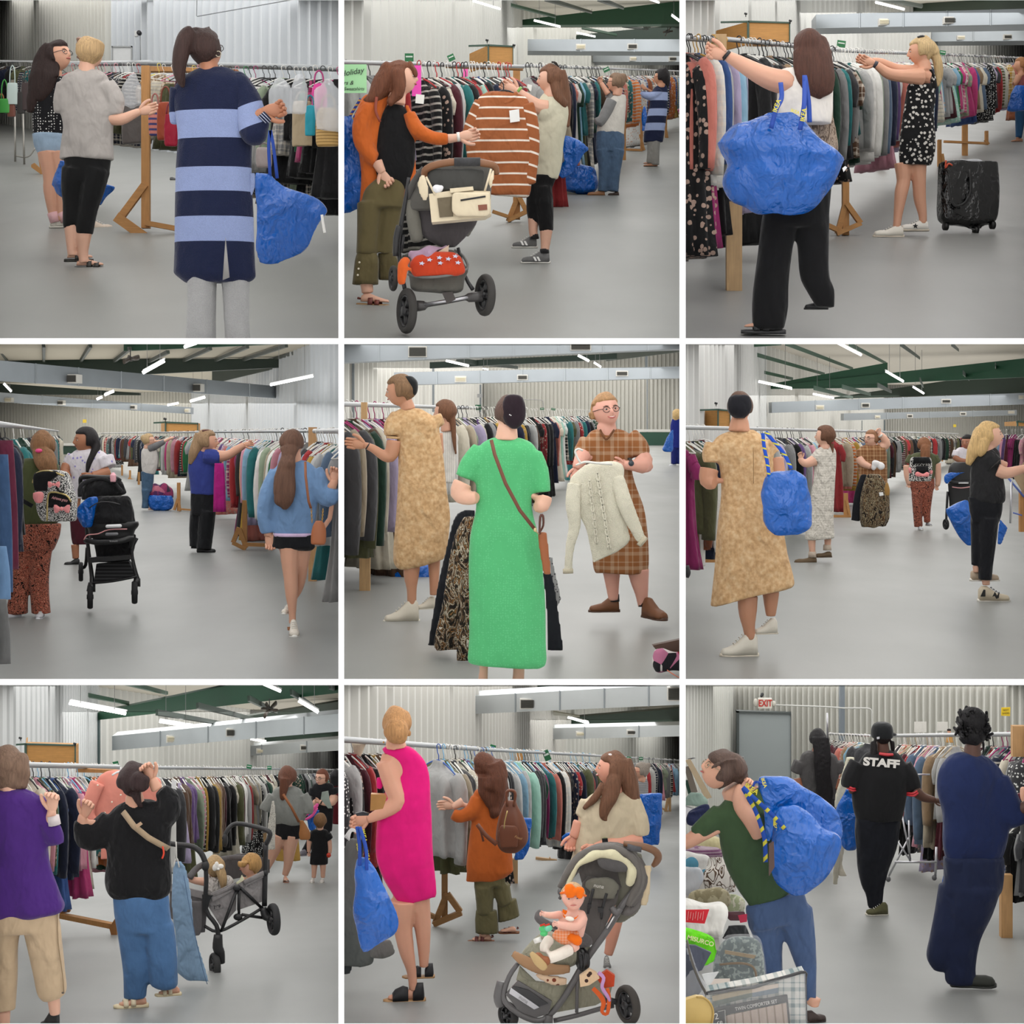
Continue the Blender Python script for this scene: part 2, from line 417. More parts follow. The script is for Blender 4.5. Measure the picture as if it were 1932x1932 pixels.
def hrot(yaw,pitch=0,roll=0):
 """yaw 0 faces the camera, 90 faces right in the picture, 180 faces away"""
 a=math.radians(yaw);c=math.cos(a);s_=math.sin(a)
 R=np.array([[c,s_,0],[s_,-c,0],[0,0,1.]])  # face axis (+y) -> (sin,-cos)
 R=np.array([[-c,s_,0],[-s_,-c,0],[0,0,1.]])
 p=math.radians(pitch);Rx=np.array([[1,0,0],[0,math.cos(p),-math.sin(p)],[0,math.sin(p),math.cos(p)]])
 r=math.radians(roll);Rr=np.array([[math.cos(r),0,math.sin(r)],[0,1,0],[-math.sin(r),0,math.cos(r)]])
 return Rr@R@Rx
class Head:
 def __init__(s,t,u,v,h,yaw,pitch=0,roll=0):
  """u,v = middle of the skull, h = head height in u"""
  s.t=t;s.c=t.p(u,v);s.h=h/2*t.m;s.R=hrot(yaw,pitch,roll)
 def w(s,q): return (np.asarray(q,float)*s.h)@s.R.T+s.c
 def skull(s):
  V,Fc=HS;out=[(s.w(V),Fc)]
  for sx in(-1,1):
   E,f=sphere(10);out.append((s.w(E*[.06,.13,.19]+[sx*.70,-.05,-.03]),f))
  return out
 def capp(s,k=1.1,front=.42,low=-.55,back=None):
  """closed hair shell: outside the skull over hair, inside it over the face"""
  V,Fc=headshape(True,32);V=V.copy();y=V[:,1];z=V[:,2]
  face=((y>.12+.3*abs(V[:,0]))&(z<front)) | ((z<low)&(y>-.25)) | (z<-.86)
  f=np.where(face,.78,k*(1+.09*np.clip(abs(V[:,0])*5-2.6,0,1)));V=V*f[:,None];V[:,2]+=.03
  return s.w(V),Fc
 def blob(s,x,y,z,rx,ry,rz,N=16):
  V,Fc=sphere(N);return s.w(V*[rx,ry,rz]+[x,y,z]),Fc
 def tb(s,pts,N=8):
  A=np.array(pts,float);return tube(s.w(A[:,:3]),A[:,3]*s.h,1,N)
 def face(s,lips=(176,92,86),eye=(50,36,30),brow=(90,62,44),smile=False,glasses=None,sides=(-1,1)):
  t=s.t
  for sx in sides:
   w=t.part('eye',[s.blob(sx*.27,.80,.04,.115,.06,.045,12)],plain(206,196,188))
   if w: t.part('iris',[s.blob(sx*.27,.845,.04,.055,.03,.05,10)],plain(*eye,rough=.2),parent=w)
   t.part('eyebrow',[s.tb([(sx*.13,.88,.20,.016),(sx*.28,.865,.235,.024),(sx*.43,.77,.20,.012)])],hair(*brow))
  if smile:
   t.part('lips',[s.tb([(-.24,.80,-.38,.02),(-.12,.90,-.45,.045),(0,.93,-.465,.05),(.12,.90,-.45,.045),(.24,.80,-.38,.02)])],plain(*lips))
   t.part('teeth',[s.tb([(-.15,.88,-.40,.02),(0,.935,-.425,.03),(.15,.88,-.40,.02)])],plain(240,236,228))
  else:
   t.part('lips',[s.tb([(-.19,.84,-.43,.018),(-.08,.92,-.42,.04),(0,.935,-.43,.042),(.08,.92,-.42,.04),(.19,.84,-.43,.018)])],plain(*lips))
  if glasses: s.glasses(glasses)
 def glasses(s,col=(30,28,28),r=.2,wire=.02):
  pr=[]
  for sx in(-1,1):
   A=np.array([(sx*.29+r*math.cos(a),.93-.12*abs(sx*.29+r*math.cos(a)),.02+r*.8*math.sin(a)) for a in np.linspace(0,2*PI,20,endpoint=False)])
   pr.append(tube(s.w(A),wire*s.h,1,6,closed=True))
   pr.append(s.tb([(sx*.48,.88,.06,wire),(sx*.66,.6,.07,wire),(sx*.78,-.05,.05,wire)],6))
  pr.append(s.tb([(-.1,.93,.05,wire),(0,.96,.07,wire),(.1,.93,.05,wire)],6))
  s.t.part('glasses',pr,plain(*col,rough=.3))
def hand(t,u,v,a,s=None,th=1,curl=.5,dz=0,dd=0,q=-1,spread=.115):
 """palm and five fingers;wrist at (u,v), a = direction (deg, 0 right, 90 up), th = thumb side, curl per joint, q = curl towards (-1) camera"""
 s=s or .175/t.m;a=math.radians(a);d=np.array([math.cos(a),-math.sin(a),dd]);d/=np.linalg.norm(d);p=np.array([math.sin(a),math.cos(a),0])*th
 o=np.array([u,v,dz],float);nq=np.array([0,0,q],float);nq-=d*nq.dot(d);nq/=np.linalg.norm(nq)
 P3=lambda x:(x[0],x[1])
 palm=t.T([(*P3(o),.13*s,o[2]),(*P3(o+d*.2*s),.19*s,(o+d*.2*s)[2]),(*P3(o+d*.44*s),.2*s,(o+d*.44*s)[2])],flat=.5,N=12,ends=True)
 out=[palm]
 for i,L in enumerate((.40,.46,.43,.34)):
  b=o+d*.43*s+p*(1.5-i)*spread*s;pts=[(b[0],b[1],.068*s,b[2])];g=0
  for j,f in enumerate((.44,.32,.24)):
   g+=curl*(1+.15*i*.5);dr=d*math.cos(g)+nq*math.sin(g);b=b+dr*L*f*s;pts.append((b[0],b[1],(.064-.006*j)*s,b[2]))
  out.append(t.T(pts,N=8,sub=2,ends=True))
 b=o+d*.10*s+p*.12*s;pts=[(b[0],b[1],.08*s,b[2])]
 for j,(f,an) in enumerate(((.22,.75),(.17,.45),(.12,.2))):
  dr=d*math.cos(an)+p*math.sin(an)+nq*curl*.35*(j+1)*.5;dr/=np.linalg.norm(dr);b=b+dr*f*s;pts.append((b[0],b[1],(.075-.009*j)*s,b[2]))
 out.append(t.T(pts,N=8,sub=2,ends=True))
 return out
def footloft(t,u,v,ang,L,prof,dz=0):
 """loft along a foot: (u,v) heel on the floor;ang 0 = toe right, 90 = toe away, 180 left, -90 to camera;prof rows (t,halfwidth,height,lift) x L"""
 a=math.radians(ang);d=np.array([math.cos(a),math.sin(a),0]);sd=np.array([-math.sin(a),math.cos(a),0]);base=t.p(u,v,dz);Lm=L*t.m;V=[]
 N=16;th=np.linspace(0,2*PI,N,endpoint=False)
 A=np.array(prof,float);out=[]
 for i in range(len(A)-1):
  for j in range(3): out.append(A[i]+(A[i+1]-A[i])*j/3)
 out.append(A[-1]);A=np.array(out)
 for r in A:
  c=base+d*r[0]*Lm+np.array([0,0,(r[3] if len(r)>3 else 0)*Lm+t.P.s*(d[1]*r[0]*Lm)])
  h=r[2]*Lm;ct=np.cos(th);st=np.sin(th)
  z=np.where(st<0,0.0,1.0)*np.abs(st)**.8*h
  w=np.sign(ct)*np.abs(ct)**.7*r[1]*Lm
  V.append(c+np.outer(w,sd)+np.outer(z,[0,0,1.]))
 V=np.vstack(V);n=len(A);Fc=[]
 for i in range(n-1):
  for j in range(N): q=(j+1)%N;Fc.append((i*N+j,i*N+q,(i+1)*N+q,(i+1)*N+j))
 Fc.append(tuple(range(N))[::-1]);Fc.append(tuple((n-1)*N+j for j in range(N)))
 return V,Fc
FOOT=[(0,.02,.02),(.03,.1,.2),(.15,.13,.3),(.3,.13,.3),(.5,.14,.22),(.7,.18,.15),(.85,.17,.11),(.97,.11,.08),(1,.03,.04)]
def foot(t,u,v,ang,L,lift=.06): return footloft(t,u,v,ang,L,[(a,b*.95,c,lift) for a,b,c in FOOT])
def shoe(t,u,v,ang,kind='sneaker',mat=None,sole=None,L=None,hi=.32,col2=None,name=None,dz=0):
 L=L or .27/t.m;mat=mat or plain(235,232,225);sole=sole or plain(235,232,222)
 if kind in('sneaker','boot','clog','slip'):
  h=hi
  up=[(0,.03,.06),(.02,.11,h*.8),(.1,.14,h),(.28,.145,h),(.42,.15,h*.78),(.6,.18,max(.2,h*.5)),(.8,.185,.2),(.95,.14,.16),(1.0,.05,.09)]
  n=name or {'sneaker':'shoe','boot':'boot','clog':'clog','slip':'shoe'}[kind]
  o=t.part(n,[footloft(t,u,v,ang,L,[(a,b,c-.0,.05) for a,b,c in up],dz)],mat)
  if o:
   so=[(-.03,.05,.09),(0,.12,.1),(.2,.155,.09),(.45,.15,.08),(.7,.195,.08),(.9,.175,.08),(1.02,.08,.09),(1.04,.03,.07)]
   t.part('sole',[footloft(t,u,v,ang,L,so,dz)],sole,parent=o)
   if kind=='sneaker':
    pr=[]
    a=math.radians(ang);d=np.array([math.cos(a),math.sin(a),0]);sd=np.array([-math.sin(a),math.cos(a),0]);b=t.p(u,v,dz);Lm=L*t.m
    for k in range(4):
     x=.42+.08*k;zz=(h*.78*(1-(x-.42)/.5)+.08+.02)*Lm+t.P.s*d[1]*x*Lm
     pr.append(tube([b+d*x*Lm-sd*.09*Lm+[0,0,zz-.02*Lm],b+d*x*Lm+[0,0,zz+.012*Lm],b+d*x*Lm+sd*.09*Lm+[0,0,zz-.02*Lm]],.014*Lm,1,6))
    t.part('laces',pr,plain(*(col2 or (240,238,232))),parent=o)
  return o
 if kind=='sandal':
  so=[(-.04,.05,.1),(0,.13,.12),(.3,.14,.11),(.7,.2,.1),(.95,.17,.1),(1.05,.05,.09)]
  o=t.part(name or 'sandal',[footloft(t,u,v,ang,L,so,dz)],sole)
  a=math.radians(ang);d=np.array([math.cos(a),math.sin(a),0]);sd=np.array([-math.sin(a),math.cos(a),0]);b=t.p(u,v,dz);Lm=L*t.m;pr=[]
  for x,h,w in ((.45,.30,.165),(.68,.235,.2)):
   arc=[b+d*x*Lm+sd*w*Lm*math.cos(q)+np.array([0,0,(.06+(h-.05)*math.sin(q))*Lm+t.P.s*d[1]*x*Lm]) for q in np.linspace(0,PI,9)]
   pr.append(strap(arc,d,.075*Lm,.03*Lm))
  arc=[b+d*(.1-.0*q)*Lm+sd*.125*Lm*math.cos(q)-d*.1*Lm*math.sin(q)+np.array([0,0,(.26)*Lm]) for q in np.linspace(0,PI,9)]
  if hi>.3: pr.append(strap(arc,np.array([0,0,1.]),.03*Lm,.012*Lm))
  if o: t.part('strap',pr,mat,parent=o)
  return o
def strap(pts,wdir,hw,th):
 """flat band along pts, half width hw along wdir, thickness th"""
 pts=np.asarray(pts,float);n=len(pts);tg=np.gradient(pts,axis=0);wdir=np.asarray(wdir,float);V=[]
 for i in range(n):
  t=tg[i]/(np.linalg.norm(tg[i])+1e-9);w=wdir-t*wdir.dot(t);w/=np.linalg.norm(w)+1e-9;nn=np.cross(t,w)
  V+= [pts[i]-w*hw-nn*th/2,pts[i]+w*hw-nn*th/2,pts[i]+w*hw+nn*th/2,pts[i]-w*hw+nn*th/2]
 Fc=[]
 for i in range(n-1):
  for j in range(4): q=(j+1)%4;Fc.append((i*4+j,i*4+q,i*4+4+q,i*4+4+j))
 Fc+=[(3,2,1,0),tuple((n-1)*4+j for j in range(4))]
 return np.array(V),Fc
def person(P,vfoot,u,label,Z=None,name='person',group=None,cat='person'):
 Z=Z or zf(P,vfoot);return T_(P,name,Z,u,vfoot,label,cat,group)
# ---------------------------------------------------------------- setting
def struct(P,name,V,Fc,mat,smooth=False,label=None):
 o0=V.mean(0);me=mesh(name,V-o0,Fc,mat,smooth)
 if P is not None and not clipmesh(me,P,o0): return None
 o=bpy.data.objects.new(name,me);COL.objects.link(o);o.location=o0;o['kind']='structure'
 if label: o['label']=label
 return o
WALLM=lambda c=(205,205,202):M('wall',c,vary=.04,vs=1.2,rough=.5,bump=0)
def wall(P,name,A,B,n,h=12,rib=.05,col=(208,208,205),w=.16,vtop=None):
 n=int(n*1.5);rib*=1.6
 """ribbed sheet wall between plan points (u,Z);n ribs;up to height h"""
 a=at(P,A[0],0,A[1]);b=at(P,B[0],0,B[1]);d=(b-a)[:2];L=np.linalg.norm(d);nrm=np.array([d[1],-d[0]])/L
 if nrm[1]>0: nrm=-nrm
 ts=[(0,0)]
 for i in range(n):
  t=(i+.5)/n;q=w/n
  ts+=[(t-q,0),(t-q*.5,1),(t+q*.5,1),(t+q,0)]
 ts.append((1,0));V=[];Fc=[]
 for t,o in ts:
  x,y=a[:2]+d*t+nrm*rib*o;z0=P.s*y;V.append((x,y,z0));V.append((x,y,z0+h))
 k=len(ts)
 for i in range(k-1): Fc.append((2*i,2*i+2,2*i+3,2*i+1))
 return struct(P,name,np.array(V),Fc,WALLM(col))
def prism3(pts,off):
 n=len(pts);V=np.array(list(pts)+[p+np.array(off,float) for p in pts])
 return V,[tuple(range(n)),tuple(range(2*n-1,n-1,-1))]+[(i,i+n,(i+1)%n+n,(i+1)%n) for i in range(n)]
def beam(P,A,B,depth=.3,mat=None,name='ceiling_beam',kind='structure',label=None,cat=None,parts=None):
 """box whose front face runs from (u,vtop,vbot,Z) to the same at the other end"""
 pts=[at(P,A[0],A[1],A[3]),at(P,B[0],B[1],B[3]),at(P,B[0],B[2],B[3]),at(P,A[0],A[2],A[3])]
 V,Fc=prism3(pts,(0,depth,0));o=struct(P,name,V,Fc,mat or GREEN())
 return o
GREEN=lambda:plain(26,62,44,rough=.5)
def floor(P,col=(150,151,149)):
 col=tuple(x*.88 for x in col)
 Z0=zf(P,1960);Z1=150;V=[];Fc=[]
 for y in (Z0,20,40,80,Z1):
  for s_ in(-1,1): V.append((((P.x0 if s_<0 else P.x1)-966)/F*y+s_*.3,y,P.s*y))
 for i in range(4): Fc.append((2*i,2*i+1,2*i+3,2*i+2))
 return struct(P,'floor',np.array(V),Fc,M('floor',col,vary=.10,vs=.9,bump=0))
def ceiling(P,h,Za,Zb,col=(190,184,170)):
 V=[]
 for y in (Za,Zb):
  for s_ in(-1,1): V.append((((P.x0 if s_<0 else P.x1)-966)/F*y+s_*.3,y,P.s*y+h))
 return struct(P,'ceiling',np.array(V),[(0,1,3,2)],plain(*col,rough=.9,vs=2))
def fill_panel(P,y,z,z2,L,up=False):  # unseen fill light added to brighten the hall, edge-on to the camera
 sl=(CY-y)/F;za=z+.02;xa=(P.x0-966)/F;xb=(P.x1-966)/F;xc=(xa+xb)/2;zc=(z+z2)/2;ph=math.atan(xc);w=(xb-xa)*za*math.cos(ph)-abs(xc)*.02*z
 ld=bpy.data.lights.new('added_fill_light','AREA');ld.shape='RECTANGLE';ld.size=w;ld.size_y=(z2-z)*math.sqrt(1+sl*sl)*math.sqrt(1+xc*xc)*.99-abs(xc)*w*.3
 ld.energy=L*ld.size*ld.size_y*PI;ld.color=(1,.985,.96)
 o=bpy.data.objects.new('added_fill_light',ld);COL.objects.link(o)
 R=Matrix.Rotation(math.atan(sl),4,'X')@Matrix.Rotation(-ph,4,'Z')
 if up: R=R@Matrix.Rotation(PI,4,'X')
 o.matrix_world=Matrix.Translation((xc*zc,zc,HE+sl*zc-.0005*zc))@R
def topfill(P,zmax=90,zmin=5,L=None):
 """added fill lights without fixtures, under the slab over the aisle"""
 y=P.y0+.25 if P.y0>0 else P.y0;z=zmin
 while z<zmax: z2=min(z*1.28,zmax);fill_panel(P,y,z,z2,L or LIGHT);z=z2
def farfill(P,v,za,zb,L=1.6,up=.35):
 """added fill lights, no real lamps, over the far aisles at picture row v"""
 y=P.oy+v/3;z=za
 while z<zb:
  z2=min(z*1.3,zb);fill_panel(P,y,z,z2,L)
  if up: fill_panel(P,y-.3,z,z2,up,True)
  z=z2
def arealight(P,u,v,Z,w,l,L=8):
 """the light of a hanging strip lamp, facing down"""
 ld=bpy.data.lights.new('strip_light','AREA');ld.shape='RECTANGLE';ld.size=w;ld.size_y=l;ld.energy=L*w*l*PI;ld.color=(1,.98,.94)
 o=bpy.data.objects.new('strip_light',ld);COL.objects.link(o);o.location=at(P,u,v,Z);return o
def dividers():  # white slabs between halls; outer four are added, unseen, to block sky light
 wm=plain(250,250,250,rough=.9,vary=0);y0=4.6;y1=150
 def wedge(xa,xb,ya,yb):
  V=[]
  for y in(y0,y1):
   for px,py in((xa,ya),(xb,ya),(xb,yb),(xa,yb)): V.append(((px-966)/F*y,y,HE+(CY-py)/F*y))
  return np.array(V),[(0,1,2,3),(7,6,5,4),(0,4,5,1),(1,5,6,2),(2,6,7,3),(3,7,4,0)]
 for k,(a,b) in enumerate(((638.7,649.2),(1282.1,1293.5),(-40,-1.5),(1933.5,1970))): V,f=wedge(a,b,-40,1970);struct(None,'wall_'+('divider_left','divider_right','left','right')[k],V,f,wm)
 for k,(a,b) in enumerate(((638.1,648.9),(1282.1,1292.9),(-40,-1.5),(1933.5,1970))):
  V,f=wedge(-40,1970,a,b);V[:4,1]+=.01;struct(None,('floor_slab_upper','floor_slab_lower','added_top_slab','added_bottom_slab')[k],V,f,wm)
# ---------------------------------------------------------------- hanging clothes
TP={}
def local(fn):
 class q: pass
 t=T_.__new__(T_);t.P=None;t.Z=K;t.m=1;t.p=lambda u,v,dz=0:np.array([u,dz,-v],float);return fn(t)
def garment_templates():
 r=random.Random(5)
 def wv(q,a,sd,fx=34):
  V,Fc=q;c=V.copy();c[:,1]*=2;d=wob(c,sd,fx,3);k=np.clip((-V[:,2]-.05)*2.5,0,1);V=V.copy();V[:,1]+=d*a*k;V[:,0]+=wob(c+3,sd+1,20,4)*a*.5*k;return V,Fc
 def top(t,w,L,sl,th,fl,sw=.05,open_=False,neck=.05):
  b=[t.S([(-.02,-neck,neck),(0.03,-neck*1.6,neck*1.6),(.07,-w*.8,w*.8),(.14,-w,w),(.3,-w*.93,w*.93),(L*.7,-w*(.95+fl*.4),w*(.95+fl*.4)),(L,-w*(.97+fl),w*(.97+fl))],k=th/w,fold=.3,nf=9,N=36,sub=3)]
  if sl:
   for s_ in(-1,1):
    b.append(t.T([(s_*w*.8,.1,sw*1.2),(s_*(w+.01),.17,sw*1.15),(s_*(w+.035),.1+sl*.55,sw),(s_*(w+.025),.1+sl,sw*.8)],flat=.6,N=10,sub=3))
  return wv(merge(b),.02,int(L*100))
 def tank(t,w,L,fl):
  return wv(merge([t.S([(.1,-w*.8,w*.8),(.25,-w,w),(L*.6,-w*(1+fl*.5),w*(1+fl*.5)),(L,-w*(1+fl),w*(1+fl))],k=.3,fold=.2,nf=9,N=36,sub=3),t.T([(-w*.6,.0,.014),(-w*.65,.12,.02)],N=6),t.T([(w*.6,.0,.014),(w*.65,.12,.02)],N=6)]),.02,3)
 def trou(t,w,L): return merge([t.S([(.1,-w,w),(.3,-w*1.05,w*1.05),(.42,-w*1.05,w*1.05)],k=.3,N=20,sub=2)]+[t.S([(.34,s_*w*.5-w*.55,s_*w*.5+w*.55),(L*.7,s_*w*.5-w*.45,s_*w*.5+w*.45),(L,s_*w*.52-w*.5,s_*w*.52+w*.5)],k=.32,N=16,sub=2) for s_ in(-1,1)])
 def skirt(t,w,L): return wv(t.S([(.1,-w*.85,w*.85),(.2,-w,w),(L,-w*1.45,w*1.45)],k=.3,fold=.3,nf=11,N=44,sub=4),.02,5)
 D={'long-sleeved top':[(.2,.66,.56,.06,.04),(.21,.7,.58,.06,.1),(.19,.62,.54,.055,.0)],
 'jacket':[(.225,.7,.6,.1,.03),(.235,.78,.62,.11,.06),(.22,.64,.58,.12,.0)],
 'short-sleeved top':[(.2,.64,.2,.05,.06),(.21,.7,.24,.05,.12),(.2,.6,.18,.05,.0)],
 'dress':[(.18,.98,.2,.06,.25),(.18,1.08,.52,.06,.35),(.17,.9,.15,.06,.3)]}
 for k,vs in D.items(): TP[k]=[local(lambda t:top(t,v[0],v[1],v[2],v[3],v[4],.066 if k=='jacket' else .048)) for v in vs]
 TP['sleeveless top']=[local(lambda t:tank(t,.17,.6,.15)),local(lambda t:tank(t,.18,.68,.3))]
 TP['pair of trousers']=[local(lambda t:trou(t,.19,1.0)),local(lambda t:trou(t,.2,.92))]
 TP['skirt']=[local(lambda t:skirt(t,.17,.72)),local(lambda t:skirt(t,.18,.85))]
 def hg(t):
  A=[(.022*math.cos(a),-.115+.022*math.sin(a)*-1) for a in np.linspace(-.5,PI,9)]
  hook=t.T([(x,y+.0,.0036) for x,y in A]+[(-.012,-.075,.0036),(0,-.055,.0036),(0,-.02,.0036)],N=6,sub=1)
  return merge([hook,t.T([(-.2,.065,.005),(-.1,.01,.006),(0,-.02,.007),(.1,.01,.006),(.2,.065,.005)],N=6,sub=2),t.T([(-.2,.065,.004),(.2,.065,.004)],N=6,sub=1)])
 TP['hanger']=[local(hg)]
CN=[('black',(26,26,28)),('charcoal',(62,62,66)),('grey',(140,140,140)),('light grey',(190,190,188)),('white',(226,224,218)),('cream',(214,204,180)),('beige',(186,168,138)),('tan',(160,126,88)),
('brown',(98,66,44)),('rust',(156,78,40)),('orange',(222,110,40)),('mustard',(196,148,40)),('yellow',(222,204,90)),('olive',(96,98,58)),('sage green',(140,158,128)),('green',(30,128,70)),('dark green',(30,70,52)),
('mint',(150,206,186)),('teal',(30,122,124)),('sky blue',(126,180,214)),('blue',(50,90,170)),('denim blue',(82,108,140)),('navy',(28,36,66)),('purple',(98,64,130)),('lavender',(176,160,200)),
('pink',(222,140,160)),('hot pink',(214,44,120)),('magenta',(160,24,100)),('maroon',(92,26,40)),('red',(186,36,40)),('coral',(226,116,98))]
CND=dict(CN)
PALS={'mix':None,
'dark':['black','charcoal','navy','maroon','brown','black','grey','olive','dark green','teal','red','charcoal','cream'],
'blue':['navy','denim blue','blue','black','charcoal','denim blue','navy','grey','light grey'],
'bright':['hot pink','pink','white','green','mint','light grey','teal','lavender','coral','red','cream','magenta','sage green','white','sky blue','purple','maroon'],
'pale':['white','cream','light grey','pink','lavender','sky blue','grey','beige','navy','black','sage green','red','purple'],
'warm':['brown','beige','cream','rust','olive','black','grey','tan','white','dark green','charcoal','maroon','cream']}
SEENL={}
PATS=['plain']*11+['striped','floral','plaid','speckled']
def gmat(p_,r):
 if p_=='plain': return M('cloth','obj',vary=.1,bump=.4)
 if p_=='striped': return M('cloth','obj',(170,166,158),pat='stripe',per=.045,w=.3,vary=.08)
 if p_=='plaid': return M('cloth','obj',(225,215,200),pat='plaid',per=.09,vary=.05)
 if p_=='floral': return M('cloth','obj',(176,150,136),pat='dots',sc=26,th=.34,rnd=1,vary=.05)
 return M('cloth','obj',(214,214,210),pat='dots',sc=45,th=.32,vary=.05)
TM={}
def template(kind,vi,mat,nm):
 k=(kind,vi,mat.name)
 if k not in TM:
  V,Fc=TP[kind][vi];me=mesh(nm,V,Fc,mat);TM[k]=(me,V)
 return TM[k]
def put(P,me,co,mw,name,parent=None):
 c=crosses(co,P,mw)
 if c==2: return None
 if c==1:
  me=me.copy()
  if not clipmesh(me,P,mw=mw): return None
 o=bpy.data.objects.new(name,me);COL.objects.link(o);return o
def clothes(P,A,B,n,yaw,where,group,pal='mix',kinds=None,seed=1,hang=None,scale=1,seq=None,gap=None,pats=None,drop=0):
 """n single garments on hangers along a rail from A to B, each (u,v,Z)"""
 r=random.Random(seed*77+P.i);a=at(P,*A);b=at(P,*B);prev='the rail end';items=[]
 kinds=kinds or ['long-sleeved top']*5+['short-sleeved top']*3+['jacket']*2+['dress','sleeveless top']
 names=[c for c,_ in CN] if PALS[pal] is None else PALS[pal]
 for i in range(n):
  kd=r.choice(kinds);cn=r.choice(names);pt=r.choice(pats or PATS)
  if seq and i<len(seq) and seq[i]:
   q=seq[i].split('/');cn=q[0];kd=q[1] if len(q)>1 and q[1] else kd;pt=q[2] if len(q)>2 else 'plain'
  items.append((cn,kd,pt))
 for i,(cn,kd,pt) in enumerate(items):
  t=(i+.5+r.uniform(-.25,.25))/n
  if gap and any(g0<t<g1 for g0,g1 in gap): continue
  pos=a+(b-a)*t;vi=r.randrange(len(TP[kd]));sc=scale*r.uniform(.92,1.06)
  yw=math.radians(yaw+r.uniform(-9,9));
  mw=Matrix.Translation(Vector((pos[0],pos[1],pos[2]-.115*sc-drop)))@Matrix.Rotation(yw,4,'Z')@Matrix.Diagonal((sc,sc*r.uniform(.8,1.25),sc*r.uniform(.95,1.06),1))
  nm=kd.replace('-sleeved','_sleeved').replace(' ','_').replace('pair_of_','')
  me,co=template(kd,vi,gmat(pt,r),nm);o=put(P,me,co,mw,nm)
  if o is None: continue
  c=CND[cn];j=r.uniform(.9,1.1);g_=sum(c)/3;o.color=lin([min(255,(x*.74+g_*.26)*j*.9) for x in c]);o.matrix_world=mw
  w=lambda q:((q[2]+' ') if q[2]!='plain' else '')+q[0]
  nb=items[i-1] if i else None;na=items[i+1] if i<n-1 else None
  lab=f"{w(items[i])} {kd} hanging " + (f"between {w(nb)} and {w(na)} ones" if nb and na else "at the rail end")+f", {where}"
  sig=lab;SEENL[sig]=SEENL.get(sig,0)+1
  if SEENL[sig]>1:
   lab=lab.replace(kd,kd+(' on a dark hanger','')[0] if False else kd);f_=t
   lab=lab.replace('hanging','hanging '+('near its front' if f_<.34 else 'about its middle' if f_<.67 else 'near its far end'))
   if SEENL[sig]>2 or SEENL.get(lab): lab=lab.replace(' hanging',' (%s one)'%('second','third','fourth','fifth')[min(3,SEENL[sig]-2)]+' hanging')
   SEENL[lab]=1
  ws=lab.split()
  o['label']=' '.join(ws[:16]);o['category']='clothing';o['group']=group
  hc=r.choice(hang or ['white','white','white','black','grey'])
  hm=M('plain',CND[hc],vary=0,bump=0,rough=.4);hme,hco=template('hanger',0,hm,'hanger');h=put(P,hme,hco,mw,'hanger')
  if h: h.parent=o
def rackframe(P,A,B,label,posts=(),rail_r=.018,wood_c=WOOD,mat=None,group=None):
 """rail from A to B (u,v,Z);posts: list of (u,vtop,vfloor,width_u,foot)"""
 Z=(A[2]+B[2])/2;t=T_(P,'clothes_rack',Z,(A[0]+B[0])/2,A[1]+400,label,'clothes rack',group or 'clothes racks')
 t.part('rail',[tube([at(P,*A),at(P,*B)],rail_r,1,12)],mat or M('metal',(170,172,174),vary=0,bump=0))
 for q in posts:
  u,v0,v1,w,ft=q[:5];Zp=q[5] if len(q)>5 else zf(P,v1)
  m=Zp/K;d=w*m
  pts=[at(P,u-w/2,v0,Zp),at(P,u+w/2,v0,Zp),at(P,u+w/2,v1,Zp),at(P,u-w/2,v1,Zp)]
  t.part('post',[prism3(pts,(0,.06,0))],wood(wood_c),smooth=False)
  if ft:   # triangular foot: list of bars in view
   for fi,(a0,b0,a1,b1,hw) in enumerate(ft):
    dx,dy=a1-a0,b1-b0;L=math.hypot(dx,dy);nx,ny=-dy/L*hw,dx/L*hw
    pts=[at(P,a0+nx,b0+ny,Zp-.02-.02*fi),at(P,a1+nx,b1+ny,Zp-.02-.02*fi),at(P,a1-nx,b1-ny,Zp-.02-.02*fi),at(P,a0-nx,b0-ny,Zp-.02-.02*fi)]
    t.part('foot_board',[prism3(pts,(0,.05,0))],wood(wood_c,str=(4,25,25)),smooth=False)
 return t
def strips(P,lst,e=7):
 """hanging fluorescent lamps (u1,v1,u2,v2,thickness,Z,where[,Z2])"""
 for q in lst:
  u1,v1,u2,v2,th,Z,wh=q[:7];Z2=q[7] if len(q)>7 else Z
  t=T_(P,'strip_lamp',Z,(u1+u2)/2,(v1+v2)/2,'white fluorescent strip lamp hanging '+wh,'ceiling lamp','ceiling strip lamps')
  a=at(P,u1,v1,Z);b=at(P,u2,v2,Z2);h=th*Z/K
  d=b-a;up=np.array([0,0,1.])
  t.part('housing',[prism3([a+up*h*.5,b+up*h*.5,b+up*h*.9,a+up*h*.9],(0,.15,0))],plain(225,225,225),smooth=False)
  t.part('tube',[tube([a,b],h*.48,1,10)],M('glow',(255,255,250),e=e,vary=0,bump=0))
  c=(a+b)/2;t.part('hanging_wire',[tube([a*.8+b*.2+up*h*.8,a*.8+b*.2+up*(h*.8+1.4)],.007,1,5),tube([a*.2+b*.8+up*h*.8,a*.2+b*.8+up*(h*.8+1.4)],.007,1,5)],plain(120,120,120))
